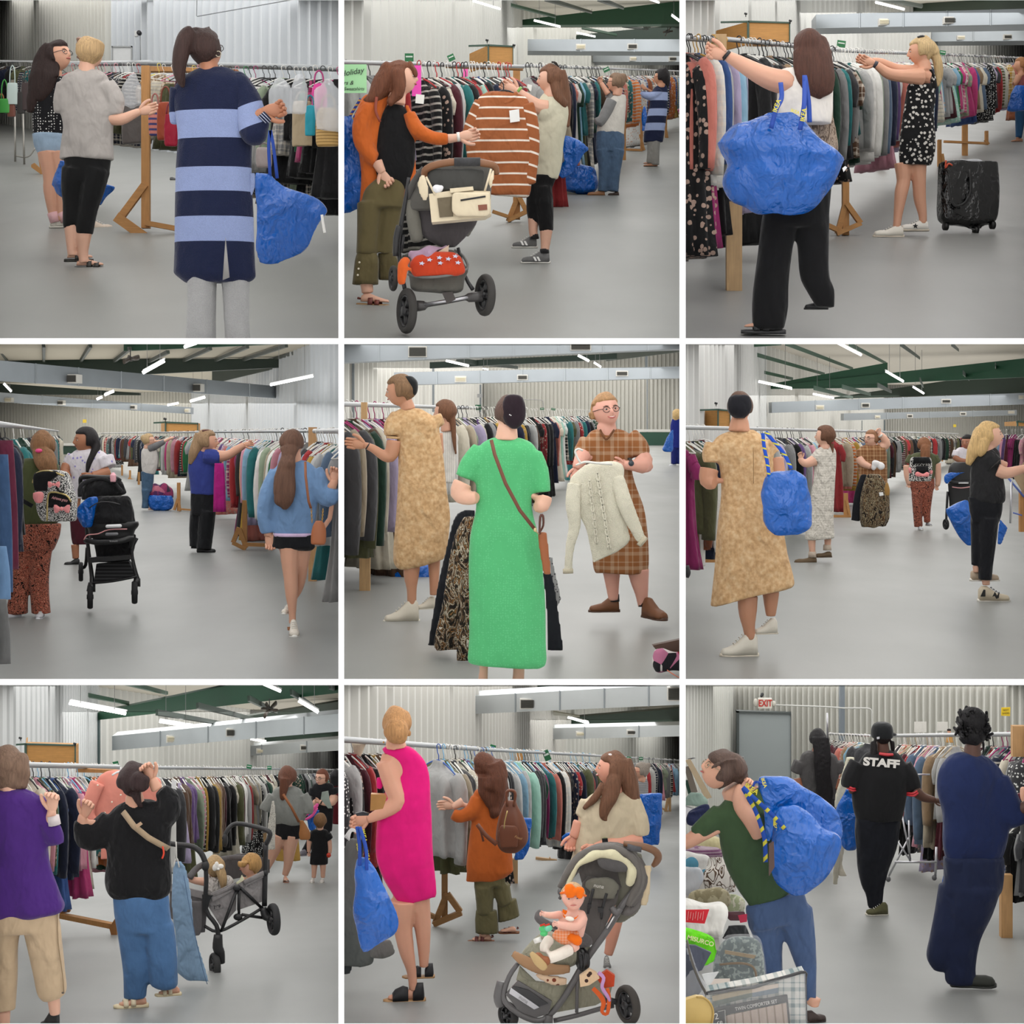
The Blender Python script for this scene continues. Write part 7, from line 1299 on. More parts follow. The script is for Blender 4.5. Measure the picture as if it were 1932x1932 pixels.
def p7():
 P=PANS[6];floor(P,(160,162,160))
 wall(P,'wall_left',(-60,24),(566,60),22,rib=.12,w=.2,col=(206,208,208));wall(P,'wall_back',(566,60),(1990,112),44,rib=.08,w=.2,col=(210,210,206))
 ceiling(P,4.4,34,120,(186,180,166));topfill(P,38);farfill(P,160,40,82,L=1.5,up=.5);farfill(P,290,82,98,L=1.5,up=.3);farfill(P,265,98,111.7,L=2,up=0)
 cols(P,[(22,15,330,24,27),(318,90,370,12,40),(556,170,470,14,58),(1080,340,480,10,78),(1367,350,495,8,90),(1550,400,495,6,96),(1750,390,495,6,100)],(84,102,102))
 g=pl(26,74,50);gd=pl(34,54,42)
 beam(P,(555,168,212,58),(1990,-130,50,48),.5,g);beam(P,(1360,196,228,76),(1990,95,196,68),.5,gd);beam(P,(1390,300,345,86),(1990,265,330,84),.4,gd)
 for a,b in (((150,8),(720,118)),((620,-20),(940,62)),((880,170),(1260,235)),((1110,130),(1440,212)),((1400,90),(1560,170)),((1640,55),(1760,130)),((1860,20),(1960,70))):
  V,Fc=prism3([at(P,a[0],a[1]-16,46),at(P,a[0],a[1]+16,46),at(P,b[0],b[1]+8,57),at(P,b[0],b[1]-10,57)],(.05,.1,0));struct(P,'ceiling_purlin',V,Fc,g if a[0]<800 else gd)
 strips(P,[(392,116,712,176,18,36,'longest and nearest, over the pine booth'),(902,220,1088,250,14,50,'left of the fan, above the duct'),(1492,8,1590,50,16,40,'cut by the top edge near the fan'),(1690,102,1802,168,18,44,'right of the ceiling fan'),(1418,320,1506,336,9,80,'small, below the near duct')])
 ceilfan(P,1525,150,50,1.0,'dark ceiling fan near the upper right of the lower left hall')
 duct(P,(634,302,384,58),(1990,168,270,50),'near galvanised air duct rising to the right in the lower left hall',[(940,300,1000,340,1),(1278,262,1344,306,0)],col=(214,219,222))
 duct(P,(1225,374,426,84),(1990,312,380,80),'far galvanised air duct at right in the lower left hall',[(1450,374,1494,402,1),(1698,354,1742,384,0)],col=(214,219,222))
 booth(P,24,92,146,430,346,470,'pine booth with green trims behind the purple shirt',[(120,312),(428,344)])
 signs(P,[(656,466,32,40,(24,110,66),-12,'green sign over the rail left of the dark bun'),(1410,476,28,22,(40,120,80),10,'green sign over the rail in the middle distance'),(1525,482,24,20,(40,130,90),0,'small green sign left of the grey top woman')],22)
 rackframe(P,(-40,460,12),(670,478,16.5),'clothes rack with long low pine foot between the purple and black tops',[],rail_r=.022)
 t=T_(P,'rack_stand',15.4,500,1400,'long low pine base board of the rack between the purple and black tops','rack stand');t.q('foot_board',[t.B([(335,1310),(655,1372),(640,1398),(335,1336)],40)],wood(),sm=0);t.q('foot_board',[t.B([(625,1380),(655,1330),(668,1330),(668,1420),(640,1436)],30,-30)],wood((170,116,64)),sm=0);t.q('foot_board',[t.B([(330,1240),(350,1232),(388,1270),(388,1306),(330,1312)],30,20)],wood((150,100,56)),sm=0)
 t=T_(P,'top_board',15,545,500,'short pine board under the rail left of the dark bun','rack board');t.solo([t.B([(430,486),(660,494),(660,512),(430,508)],20)],wood(),sm=0)
 rackframe(P,(820,480,17.4),(1990,494,70),'very long clothes rack running behind the wagon',[(1062,880,1075,46,[],zf(P,1075)),(1318,900,1030,26,[(1318,920,1352,1030,9),(1085,1038,1150,1045,6)],26),(1495,740,962,30,[],30)],wood_c=(200,160,112))
 clothes(P,(60,462,13),(660,478,16.4),30,-46,'rail between the purple and black tops','clothes between the purple and black tops',pal='mix',seed=51,scale=1.05,hang=['white','sky blue','white','black'],seq=['sky blue','cream/jacket','coral','cream/jacket','green','pink','olive/long-sleeved top/floral','teal','navy/jacket','blue/dress','navy/jacket','sage green/jacket','magenta','lavender','pink','hot pink/dress','cream/dress','maroon/dress/floral'])
 clothes(P,(850,481,17.8),(1500,488,31),44,-54,'rail behind the wagon','clothes behind the wagon',pal='warm',seed=52,scale=1.25,hang=['white'],seq=['white/jacket','cream/long-sleeved top/floral','light grey','charcoal/jacket','brown/long-sleeved top/floral','lavender','brown/jacket','purple','olive','sage green','pink/long-sleeved top/striped','black/long-sleeved top/striped','mustard','black/jacket','black/jacket','mustard/jacket','tan/jacket','brown/jacket','maroon','black/jacket','black/jacket','black/jacket','light grey','cream/dress','olive','maroon/jacket','maroon','white/jacket','light grey/jacket','green/long-sleeved top','red','black'])
 clothes(P,(1500,488,31.5),(1990,494,68),40,-56,'far rail behind the grey top woman','clothes on the far rail behind the grey top woman',pal='dark',seed=53,scale=1.2)
 for (u,v,lab) in ((1000,565,'white price tag on the rail right of the dark bun'),):
  t=T_(P,'price_tag',17.5,u,v,lab,'tag');t.solo([t.B([(u-16,v-26),(u+12,v-22),(u+8,v+26),(u-18,v+20)],2,-60)],pl(236,236,236),sm=0)
 t=person(P,815,1900,'person with long black hair cut off at the right edge behind the black top woman');H=Head(t,1900,530,70,180);t.q('body',H.skull()+[t.core([(580,1880,1940),(700,1880,1940)])],skin('m'),vox=.016);t.q('hair',[H.capp(1.15,.5),t.T([(1900,530,34),(1900,580,30)])],hair(18,16,18),vox=.016);t.q('clothes_body',[t.S([(570,1870,1950),(640,1875,1950),(800,1880,1950)],k=.5)],cl(90,20,30),vox=.016)
 t=person(P,1022,1830,'person with glasses in black scrub top holding a grey folder, smiling beside the standing boy');sk=skin('p');H=Head(t,1822,538,92,-30,4)
 t.q('body',H.skull()+[t.T([(1825,580,22),(1825,600,26)]),t.core([(600,1770,1890),(720,1770,1890)]),t.T([(1890,640,28,-10),(1885,668,24,-30),(1840,672,16,-44),(1812,662,14,-48)]),t.T([(1780,690,18,-20),(1790,660,15,-40)])],sk,x=11,extra=hand(t,1815,662,170,s=46,dz=-48,curl=.6))
 t.q('hair',[H.capp(1.1,.42)],hair(110,64,46),x=11);H.face(glasses=(70,50,46),smile=True)
 t.q('top',[t.S([(568,1790,1870),(590,1765,1890),(700,1768,1890),(840,1790,1880)],k=.5),t.T([(1885,600,30),(1900,630,30,-8)]),t.T([(1775,600,26),(1765,640,24,-6)])],cl(26,26,30),x=11,fold=.004);t.q('trousers',[t.T([(1790,840,30),(1750,920,26),(1715,970,20)]),t.T([(1840,840,30),(1845,900,26)])],cl(22,22,26),x=12)
 t.q('watch',[t.T([(1822,664,15,-48),(1828,667,15,-48)])],pl(20,20,22));shoe(t,1735,975,222,mat=cl(128,124,132),sole=pl(206,206,210),L=80,hi=.4,dz=-20)
 t=T_(P,'folder',26,1850,640,'grey green folder held by the black scrub top woman','folder');t.solo([t.B([(1826,612,0),(1862,604,0),(1870,650,-10),(1885,700,-10),(1862,700,-10),(1820,650,0)],6,-40)],pl(140,150,142),sm=0)
 t=T_(P,'tote',24.5,1760,800,'blue bag with bright pink rim between the two women at right','bag');t.q('bag_body',[t.S([(720,1770,1810),(760,1740,1800),(820,1745,1790),(838,1755,1780)],k=.4)],tarp(),x=11);t.q('pink_rim',[t.T([(1712,750,8,-20),(1750,730,10,-30),(1795,690,10,-40),(1800,675,8,-40)],flat=.6),t.T([(1730,770,6,-26),(1770,745,8,-32),(1800,700,6,-40)],flat=.6)],pl(232,90,160))
 t=person(P,1130,1810,'small child from behind in black t-shirt and shorts holding a red ball');sk=skin('p');H=Head(t,1812,785,88,180)
 t.q('body',H.skull()+[t.T([(1812,820,18),(1812,835,20)]),t.core([(840,1760,1860),(1000,1765,1850)]),t.T([(1752,890,16),(1748,930,13),(1750,960,12)]),t.T([(1862,890,16),(1868,940,13),(1864,965,12)]),t.T([(1780,1020,20),(1778,1070,15),(1775,1105,13)]),t.T([(1828,1020,20),(1828,1070,15),(1828,1105,13)])],sk,x=10,extra=hand(t,1750,958,-85,s=34)+hand(t,1864,962,-90,s=34))
 t.q('hair',[H.capp(1.1,.5,-.35)],hair(120,88,58),x=10,fold=.004,fx=70);t.q('t_shirt',[t.S([(828,1790,1835),(845,1762,1858),(920,1765,1860),(965,1760,1858)],k=.5),t.T([(1770,860,24),(1755,890,22)]),t.T([(1852,860,24),(1868,888,22)])],cl(22,22,24),x=10);t.q('shorts',[t.S([(955,1758,1858),(1028,1752,1856)],k=.5,fold=.05)],cl(24,24,26),x=10)
 for u in(1772,1828): shoe(t,u,1132,-90,mat=pl(222,216,210),L=70,hi=.35)
 t=T_(P,'ball',22.4,1862,985,'small red ball in the hand of the standing child','ball');t.q('ball_body',[t.E(1862,974,13,14,13,-10)],pl(206,60,34,rough=.3));t.q('ball_stripe',[ring(t.p(1862,974,-10),(.3,.2,1),13.2*t.m,1.2*t.m)],pl(170,40,26))
 t=person(P,1128,1620,'person with reddish ponytail in grey sweatshirt and black shorts, tan bag across the back');sk=skin('p');H=Head(t,1625,535,118,178)
 t.q('body',H.skull()+[t.T([(1628,580,26),(1628,610,32)]),t.core([(610,1550,1700),(780,1560,1700)]),t.T([(1580,860,46),(1555,940,36),(1520,1020,26),(1505,1060,20)]),t.T([(1652,860,46),(1638,950,36),(1630,1030,25),(1612,1090,18)])],sk,x=10,extra=[foot(t,1612,1120,-75,80)])
 t.q('hair',[H.capp(1.1,.5),t.T([(1622,530,34,-40),(1612,590,26,-46),(1605,640,16,-48),(1602,655,6,-48)])],hair(104,66,50),x=10,fold=.008,fx=60)
 t.q('sweatshirt',[t.S([(585,1585,1670),(610,1545,1710),(700,1530,1735),(770,1550,1730),(802,1565,1700)],k=.52),t.T([(1550,640,40),(1512,700,38,-6),(1500,725,34,-10)],flat=.9),t.T([(1705,640,42),(1738,700,38,-6),(1740,740,30,-14)],flat=.9)],cl(136,138,134,bs=7),x=11,fold=.007)
 t.q('shorts',[t.S([(785,1562,1702),(850,1558,1706),(880,1560,1704)],k=.55,fold=.03)],cl(22,22,25),x=11);shoe(t,1612,1130,-75,'sandal',mat=pl(150,100,80),sole=pl(160,110,90),L=82,hi=.2)
 t=T_(P,'crossbody_bag',22,1725,880,'tan leather bag and strap hanging on the grey sweatshirt','bag');t.q('bag_body',[t.S([(770,1695,1720),(810,1700,1745),(850,1695,1762),(882,1700,1758)],k=.4,dz=-30)],pl(160,104,56,rough=.5),x=10);t.q('strap',[strap([t.p(1612,615,-70),t.p(1660,690,-76),t.p(1700,775,-60)],(1,0,.4),7*t.m,.006)],pl(150,90,50))
 t=T_(P,'patterned_cloth',22,1540,945,'pale patterned cloth hanging over the arm of the grey sweatshirt','clothing');t.solo([t.S([(670,1540,1552),(760,1520,1560),(850,1510,1560),(945,1500,1560)],k=.3,fold=.15,nf=7)],M('cloth',(206,202,192),(140,136,130),pat='dots',sc=60,th=.3),x=11,fold=.008);t=T_(P,'mustard_skirt',23.5,1640,1000,'sheer mustard skirt hanging behind the bare legs','clothing');t.solo([t.S([(860,1590,1690),(940,1565,1695),(1008,1560,1700)],k=.3,fold=.1)],cl(196,156,80),x=12)
 wagon(P)
 t=person(P,1835,800,'person in black sweater and wide blue jeans holding up a pink cardigan');sk=skin('l');H=Head(t,758,560,190,178,0)
 t.q('body',H.skull()+[t.T([(760,640,50),(765,700,60)]),t.core([(700,620,900),(1150,620,920)]),t.T([(480,790,34,-50),(482,750,28,-60),(490,735,26,-62)]),t.T([(895,600,36,-20),(875,560,30,-26),(862,535,28,-28)])],sk,x=9,extra=hand(t,488,745,68,th=-1,curl=.6,dz=-62)+hand(t,866,545,112,th=1,curl=.6,dz=-28))
 t.q('hair',[H.capp(1.12,.5),t.E(805,545,54,58,44,-90),t.T([(780,620,30,-50),(800,670,18,-56),(825,695,6,-56)])],hair(48,32,32),x=10,fold=.012,fx=50,fz=40)
 t.q('sweater',[t.S([(665,720,870),(700,650,900),(780,600,960),(900,600,960),(1000,610,960),(1120,595,968),(1200,620,950),(1238,690,880)],k=.5),t.T([(640,780,80),(560,860,80,-20),(500,870,60,-40),(478,800,40,-54),(478,778,36,-58)],flat=.85),t.T([(900,760,80),(950,720,76,-10),(950,660,60,-16),(910,600,44,-22)],flat=.85)],cl(22,22,24,bump=.6),x=12,fold=.009)
 t.q('strap',[strap([t.p(722,705,-110),t.p(790,775,-150),t.p(870,840,-150),t.p(930,885,-120),t.p(965,925,-60)],(.5,0,.6),16*t.m,.008)],cl(176,154,126));t.q('strap_slide',[t.B([(800,770),(830,750),(842,764),(812,786)],4,-160)],pl(190,160,130),sm=0)
 JN=lambda *c:cl(*c,vary=.3,vs=7)
 t.q('jeans',[t.S([(1190,640,960),(1300,645,965),(1400,660,975)],k=.5),t.S([(1360,655,835),(1500,675,835),(1650,695,840),(1785,700,832)],k=.8),t.S([(1360,810,980),(1500,830,995),(1620,840,1003),(1700,848,1005),(1722,900,1003)],k=.8)],JN(78,114,158),x=12,fold=.008)
 t.q('belt_cord',[t.T([(940,900,5,-100),(948,940,5,-100),(938,970,5,-100)])],pl(230,70,40))
 for u,v,a,L,dz in ((835,1832,200,180,0),(1012,1782,205,140,50)): t.q('heel',[foot(t,u-4,v-6,a,L*.86)],sk) if dz==0 else t.q('heel',[footloft(t,u-4,v-6,a,L*.86,[(q[0],q[1]*.95,q[2],.06) for q in FOOT],dz)],sk);shoe(t,u,v,a,'sandal',mat=pl(222,208,178),sole=pl(218,202,166),L=L,hi=.2,dz=dz)
 t=T_(P,'cardigan',11.6,700,980,'salmon pink cardigan held up behind the dark bun','clothing');t.q('cardigan_body',[t.S([(498,600,720),(540,545,900),(640,510,905),(760,500,860),(900,560,760),(1000,570,700)],k=.2,fold=.06)],cl(222,142,126,bs=6),x=11,fold=.012);t.q('sleeve',[t.T([(560,560,46,-20),(520,660,44,-30),(510,740,38,-36),(545,780,34,-40)],flat=.6)],cl(222,142,126),x=11,fold=.008)
 t.q('pearl_buttons',[t.E(u,v,5,5,4,-70) for u,v in((570,565),(650,660),(610,720),(700,620))],pl(236,226,206));t.q('hanger',[t.T([(640,520,6,-20),(680,500,6,-20),(730,520,6,-20)]),t.T([(686,500,4,-20),(688,475,4,-20)])],pl(226,226,226))
 t=person(P,1990,160,'person with wavy bob in purple long-sleeved shirt and khaki trousers, left edge',Z=9.8);sk=skin('p');H=Head(t,40,465,200,175,0)
 t.q('body',H.skull()+[t.T([(50,550,50),(55,620,60)]),t.core([(640,-60,240),(1300,-60,300)]),t.T([(290,780,34,-30),(305,730,28,-50),(310,700,24,-60)]),t.T([(20,1850,40),(20,1950,36)]),t.T([(300,1760,40),(308,1830,34),(312,1880,30)])],sk,x=9,extra=hand(t,308,715,85,th=-1,curl=.6,dz=-60))
 t.q('hair',[H.capp(1.14,.5),t.T([(-40,420,50,0),(-50,520,56,0),(-30,580,34,0)]),t.T([(90,420,50,0),(115,500,50,0),(100,580,40,0)]),t.T([(30,450,90,-20),(35,540,84,-20),(30,595,50,-20)],flat=.6)],hair(116,92,76),x=11,fold=.016,fx=40,fz=24)
 t.q('shirt',[t.S([(600,-60,130),(640,-110,210),(740,-120,260),(900,-130,270),(1050,-130,285),(1200,-130,330),(1290,-130,348),(1345,-120,150)],k=.5),t.T([(190,680,66),(270,790,66,-10),(320,880,54,-30),(330,840,44,-50),(318,790,38,-56)],flat=.85)],cl(72,38,116,bs=6,bump=.6),x=12,fold=.009)
 t.q('bracelet',[t.T([(318,740,34,-62),(326,790,36,-60)])],cl(210,200,200))
 t.q('trousers',[t.S([(1260,-100,330),(1340,-90,335),(1400,-80,338)],k=.5),t.S([(1360,-100,125),(1500,-80,98),(1700,-70,100),(1860,-60,95)],k=.8),t.S([(1360,130,340),(1500,160,350),(1650,190,362),(1750,215,372),(1792,245,320)],k=.8)],cl(196,172,142,bs=6,bump=.7),x=12,fold=.012);t.q('side_seam',[t.T([(330,1290,3,-20),(340,1460,3,-40),(365,1640,3,-40),(372,1740,3,-40)])],cl(150,128,100))
 o=shoe(t,330,1952,150,'slip',pl(20,20,22),pl(232,232,232),L=130,hi=.9);t.q('trouser_button',[t.E(372,1735,8,6,6,-60)],pl(90,80,70))
def wagon(P):
 t=T_(P,'wagon',12.7,1300,1640,'grey fabric pull wagon with black frame and two push handles, children inside','wagon');bk=pl(30,30,32,rough=.45);gf=cl(146,142,142,bump=.5,bs=12);gd=cl(100,97,98)
 t.q('side_panel',[t.B([(1188,1205,-60),(1340,1140,0),(1335,1290,0),(1260,1368,-50),(1190,1250,-60)],8)],gf,sm=0);t.q('side_panel',[t.B([(1345,1140,0),(1490,1080,60),(1482,1255,60),(1340,1290,0)],8)],gf,sm=0)
 t.q('front_panel',[t.B([(960,1150,0),(1190,1195,-60),(1170,1395,-60),(1120,1400,-60),(960,1330,0)],8)],gd,sm=0);t.q('front_pocket',[t.S([(1210,1075,1165),(1250,1085,1165),(1390,1090,1160),(1408,1110,1140)],k=.2,dz=-80)],gd,x=11,fold=.01)
 t.q('inner_panel',[t.B([(1060,1120,0),(1290,1050,0),(1360,1048,0),(1480,1085,0),(1480,1160,0),(1190,1210,0)],8,320)],cl(84,80,80),sm=0)
 t.q('back_rim',[t.T([(1060,1120,20,60),(1100,1075,18,120),(1180,1055,16,180),(1290,1045,16,220),(1370,1045,18,200)],flat=.6)],gd)
 t.q('rim_padding',[t.B([(1205,1175,-66),(1336,1128,-6),(1338,1165,-6),(1215,1222,-66)],14),t.B([(1385,1120,10),(1492,1075,52),(1492,1112,52),(1390,1155,10)],14),t.B([(955,1135,-6),(1192,1172,-66),(1190,1212,-66),(955,1175,-6)],14)],cl(140,136,136),sm=0)
 t.q('rim_padding',[t.T([(1200,1195,16,-60),(1330,1145,14,-6)],flat=.6),t.T([(1380,1135,14,10),(1490,1090,14,52)],flat=.6)],cl(140,136,136))
 for pts in ([(1178,1000,13,-80),(1182,1100,13,-80),(1180,1260,13,-80),(1240,1350,13,-84),(1250,1420,15,-84)],[(1496,920,14,60),(1492,1100,15,60),(1488,1280,15,60)],[(1170,1360,9,-60),(1250,1385,9,-80),(1370,1340,9,-20),(1480,1290,9,60)],[(1265,1385,9,-80),(1345,1165,9,-20)],[(1355,1165,8,-16),(1355,1330,8,-16)],[(1365,1160,9,-10),(1470,1290,9,60)],[(1370,1310,9,-10),(1490,1350,9,60)]): t.q('frame_tube',[t.T(pts,N=10)],bk)
 t.q('push_handle',[t.T([(950,898,14,-40),(1020,905,15,-50),(1100,912,15,-60),(1150,945,16,-70),(1178,1000,16,-80)],N=12)],bk);t.q('push_handle',[t.T([(1240,925,12,160),(1262,870,12,170),(1310,840,13,180),(1420,842,13,120),(1505,855,14,70),(1520,880,14,62),(1496,930,15,60)],N=12)],bk)
 t.q('joint',[t.E(1178,1015,22,30,20,-84)],bk);t.q('joint',[t.E(1248,930,16,40,16,160)],bk);t.q('joint',[t.E(1345,1155,22,18,16,-24)],bk);t.q('joint',[t.E(1495,1090,16,22,16,56)],bk);t.q('joint',[t.E(1350,1320,26,20,16,-20)],bk);t.q('caster_fork',[t.T([(1250,1400,24,-86),(1248,1470,30,-90),(1262,1500,26,-90),(1270,1560,18,-84)],N=12)],bk);t.q('corner_bracket',[t.B([(1160,1175),(1222,1180),(1205,1200),(1190,1260),(1165,1260)],14,-92)],bk,sm=0)
 t.q('wheel_bracket',[t.T([(1480,1290,20,58),(1500,1340,24,50),(1540,1345,12,40)])],bk)
 wheel(t,t.p(1232,1575,-90),(1,.45,0),.098,.05,tcol=(50,50,50));wheel(t,t.p(1545,1345,20),(1,.45,0),.118,.055,tcol=(48,48,50))
 t.text('Jeep',1240,1246,17,pl(40,40,42),dz=-64,rot=16,shear=.1,bold=.03);t.text('WRANGLER',1250,1264,7,pl(70,70,72),dz=-64,rot=14)
 g=person(P,1200,1230,'toddler with blond ponytail and white bow sitting in the wagon, seen from behind',Z=12.85);sk=skin('p');H=Head(g,1215,1045,128,-165)
 g.q('body',H.skull()+[g.T([(1215,1100,24),(1215,1125,28)]),g.core([(1110,1160,1320),(1220,1170,1320)]),g.T([(1170,1125,26,-10),(1110,1115,21,-20),(1065,1098,17,-26),(1050,1090,14,-28)])],sk,x=9,extra=hand(g,1055,1092,160,s=50,dz=-28));g.q('hair',[H.capp(1.1,.5),g.T([(1245,1030,24,-50),(1265,1070,28,-64),(1275,1120,22,-66),(1268,1155,8,-64)])],hair(170,142,104),x=9,fold=.008,fx=60)
 g.q('top',[g.S([(1090,1185,1300),(1115,1160,1322),(1170,1165,1320),(1230,1170,1315)],k=.5,fold=.04)],cl(224,218,212,bump=.8,bs=20),x=10,fold=.006);g.q('hair_bow',[g.E(1232,1025,16,22,8,-76,rot=-20),g.E(1262,1020,18,14,8,-76),g.E(1240,1010,12,18,6,-78),g.E(1250,1034,8,8,8,-80)],pl(244,240,234))
 b=person(P,1200,1425,'small blond child in the wagon eating a pale snack, facing left',Z=12.9);H=Head(b,1420,1035,124,-75,8)
 b.q('body',H.skull()+[b.T([(1430,1080,24),(1435,1110,30)]),b.core([(1100,1390,1480),(1200,1390,1480)]),b.T([(1400,1130,22,-40),(1385,1100,18,-60),(1378,1085,14,-66)])],sk,x=9);b.q('hair',[H.capp(1.12,.3,-.25),b.T([(1380,1000,30,-50),(1375,1030,22,-56)])],hair(176,136,84),x=9,fold=.006,fx=60);H.face();b.q('top',[b.S([(1085,1400,1460),(1110,1385,1485),(1200,1385,1490)],k=.5)],cl(206,190,160),x=10)
 s=T_(P,'snack',12.8,1375,1100,'pale green and white snack pouch at the mouth of the boy in the wagon','food');s.solo([s.B([(1378,1072),(1392,1098),(1345,1130),(1338,1122),(1366,1100)],14,-70)],pl(222,220,186),sm=0)
 d=T_(P,'jeans',11.7,1070,1700,'light washed denim trousers on a hanger hooked over the wagon handle','clothing');DN=cl(136,164,192,vary=.35,vs=8,bump=.6)
 d.q('jeans_body',[d.S([(1010,990,1022),(1060,975,1050),(1200,975,1075),(1400,990,1110),(1550,1000,1150),(990,1620,1175,1640),(1060,1690,1190,1700)],k=.25,fold=.04,nf=5)],DN,x=11,fold=.008);d.q('seam',[d.T([(1048,1080,2,-40),(1080,1250,2,-46),(1115,1420,2,-50),(1155,1600,2,-50),(1182,1690,2,-50)])],cl(90,116,150));d.q('hanger',[d.T([(1005,1000,4,-30),(1006,930,4,-40),(1005,890,4,-44)]),d.T([(985,1040,4,-20),(1005,985,4,-24),(1018,1040,4,-20)])],pl(226,224,218))
def p8():
 P=PANS[7];floor(P,(156,158,156))
 wall(P,'wall_left',(-60,24),(1252,76),44,rib=.12,w=.2,col=(210,208,202));wall(P,'wall_back',(1250,76),(1990,112),30,rib=.07,w=.2,col=(206,206,200))
 ceiling(P,4.3,48,120,(170,165,150));topfill(P,50);farfill(P,205,56,90,L=1.5,up=.4);farfill(P,250,92,111.7,L=2,up=0)
 cols(P,[(106,15,330,20,28),(874,178,400,8,55),(1254,195,430,10,75),(1478,320,430,5,88),(1702,320,430,5,98)],(120,128,134));gd=pl(36,56,44)
 beam(P,(1255,200,240,78),(1990,140,240,72),.5,gd);beam(P,(860,-20,20,60),(1990,-20,44,56),.4,pl(40,66,52));beam(P,(600,-10,30,52),(1000,40,60,62),.2,pl(90,88,72));beam(P,(1200,165,185,66),(1350,190,196,72),.3,pl(150,148,132))
 strips(P,[(580,6,800,58,14,44,'cut by the top edge above the near duct'),(1282,196,1400,230,12,70,'between the two ducts in the lower middle hall'),(1870,278,1930,280,6,76,'thin, at the right over the far duct')])
 duct(P,(228,106,200,42),(1990,4,122,38),'wide near galvanised air duct over the pink dress and the beige shirt',[(598,122,668,174,1),(1010,92,1096,150,0),(1846,26,1930,104,0)],col=(214,219,222))
 duct(P,(1070,260,324,68),(1990,238,302,64),'far galvanised air duct over the beige shirt woman',[(1328,278,1382,304,1),(1616,268,1670,296,0)],col=(214,219,222))
 signs(P,[(856,370,32,36,(30,110,66),16,'green sign over the rail left of the wavy red hair'),(1162,412,36,60,(36,100,64),-22,'larger tilted green sign over the rail right of the wavy red hair'),(1628,428,26,18,(40,110,70),10,'small green sign right of the beige shirt woman'),(1696,430,24,18,(40,110,70),0,'small green sign farthest right over the rail')],22)
 t=T_(P,'pine_block',21,1008,420,'short pine post top over the rail','rack board');t.solo([t.box(990,380,1028,440,12,-10)],wood(),sm=0)
 rackframe(P,(-40,318,11.2),(760,374,16.5),'near clothes rack with a dark post and braced foot beside the pink dress',[(584,1015,1330,34,[(598,1195,528,1370,17),(600,1200,672,1300,16),(520,1372,680,1305,15),(455,1300,525,1330,12)],15.2)],wood_c=(168,124,76),rail_r=.022)
 rackframe(P,(770,376,17),(1990,444,64),'very long clothes rack behind the orange cardigan',[(980,1000,1138,38,[],20.4),(1860,600,730,14,[(1850,650,1835,735,8),(1800,705,1850,730,5)],48),(1180,990,1008,6,[(1100,995,1220,1010,7)],25)],wood_c=(206,166,120))
 clothes(P,(-100,322,11.4),(230,338,13),12,-52,'left of the pink dress','clothes left of the pink dress',pal='dark',seed=61,scale=1.0,hang=['white','white','grey'],seq=['charcoal/jacket/speckled','light grey/jacket','black/jacket/speckled','black/jacket/floral','maroon/long-sleeved top','red/long-sleeved top','red/jacket','black/dress','black','mustard/long-sleeved top','brown/jacket','black'])
 clothes(P,(540,364,14.2),(880,382,18.4),18,-52,'rail between the pink dress and the orange cardigan','clothes between the pink dress and the orange cardigan',pal='warm',seed=62,scale=1.15,hang=['sky blue','white','blue','black'],seq=['light grey/jacket','olive/jacket','beige/jacket','charcoal/jacket','cream/jacket/speckled','green','maroon/jacket','purple','sage green/jacket','light grey/jacket/speckled','beige/jacket','black/long-sleeved top/striped','charcoal','light grey','beige','black/dress/floral','black/dress/floral'])
 clothes(P,(900,384,18.6),(1440,414,29),38,-54,'rail between the orange cardigan and the beige shirt','clothes between the orange cardigan and the beige shirt',pal='dark',seed=63,scale=1.25,hang=['white','white','sky blue'],seq=['light grey','sky blue','light grey/jacket','mint/jacket','mint/jacket','black/jacket','charcoal/jacket','charcoal/jacket','dark green','magenta/long-sleeved top','teal','navy','coral/long-sleeved top','black/jacket','light grey/jacket/plaid','white/jacket/plaid','brown','tan','dark green/dress','black/dress','black/dress','navy/long-sleeved top/floral','red/short-sleeved top/floral','navy','black/dress','teal','olive/jacket','grey'])
 clothes(P,(1660,426,36),(1990,444,64),36,-56,'far right rail past the beige shirt','clothes on the far right rail past the beige shirt',pal='pale',seed=64,scale=1.2)
 t=T_(P,'sun_hat',12.2,95,420,'cream fabric hat on the rail left of the pink dress','hat');t.solo([t.S([(340,62,138),(350,60,138),(415,78,112)],k=.9)],cl(214,200,176))
 for rows,c,lab in (([(880,40,100),(960,10,115),(1200,-40,130),(1560,-40,190),(1600,-40,120)],(104,110,108),'grey green shirts hanging lowest at the left edge under the blue bag'),([(1450,140,280),(1530,130,305),(1562,140,250)],(128,128,126),'light grey sleeves hanging behind the blue bag'),([(1280,-40,60),(1500,-40,80),(1645,-40,50)],(66,70,72),'charcoal trousers at the bottom left edge')):
  t=T_(P,'clothes_on_hangers',10.9,rows[0][1],rows[-1][0],lab,'clothing','grey clothes hanging low at the left edge');t.solo([t.S(rows,k=.3,fold=.1,nf=6)],cl(*c),x=11,fold=.01)
 t=T_(P,'hanger_hooks',10.4,70,860,'white hanger tops above the grey clothes at the left edge','hangers');t.solo([t.T([(20+k*8,870+k*6,4,-20),(60,820+5*k,4,-20),(100,850,4,-20)]) for k in range(4)],pl(226,226,226))
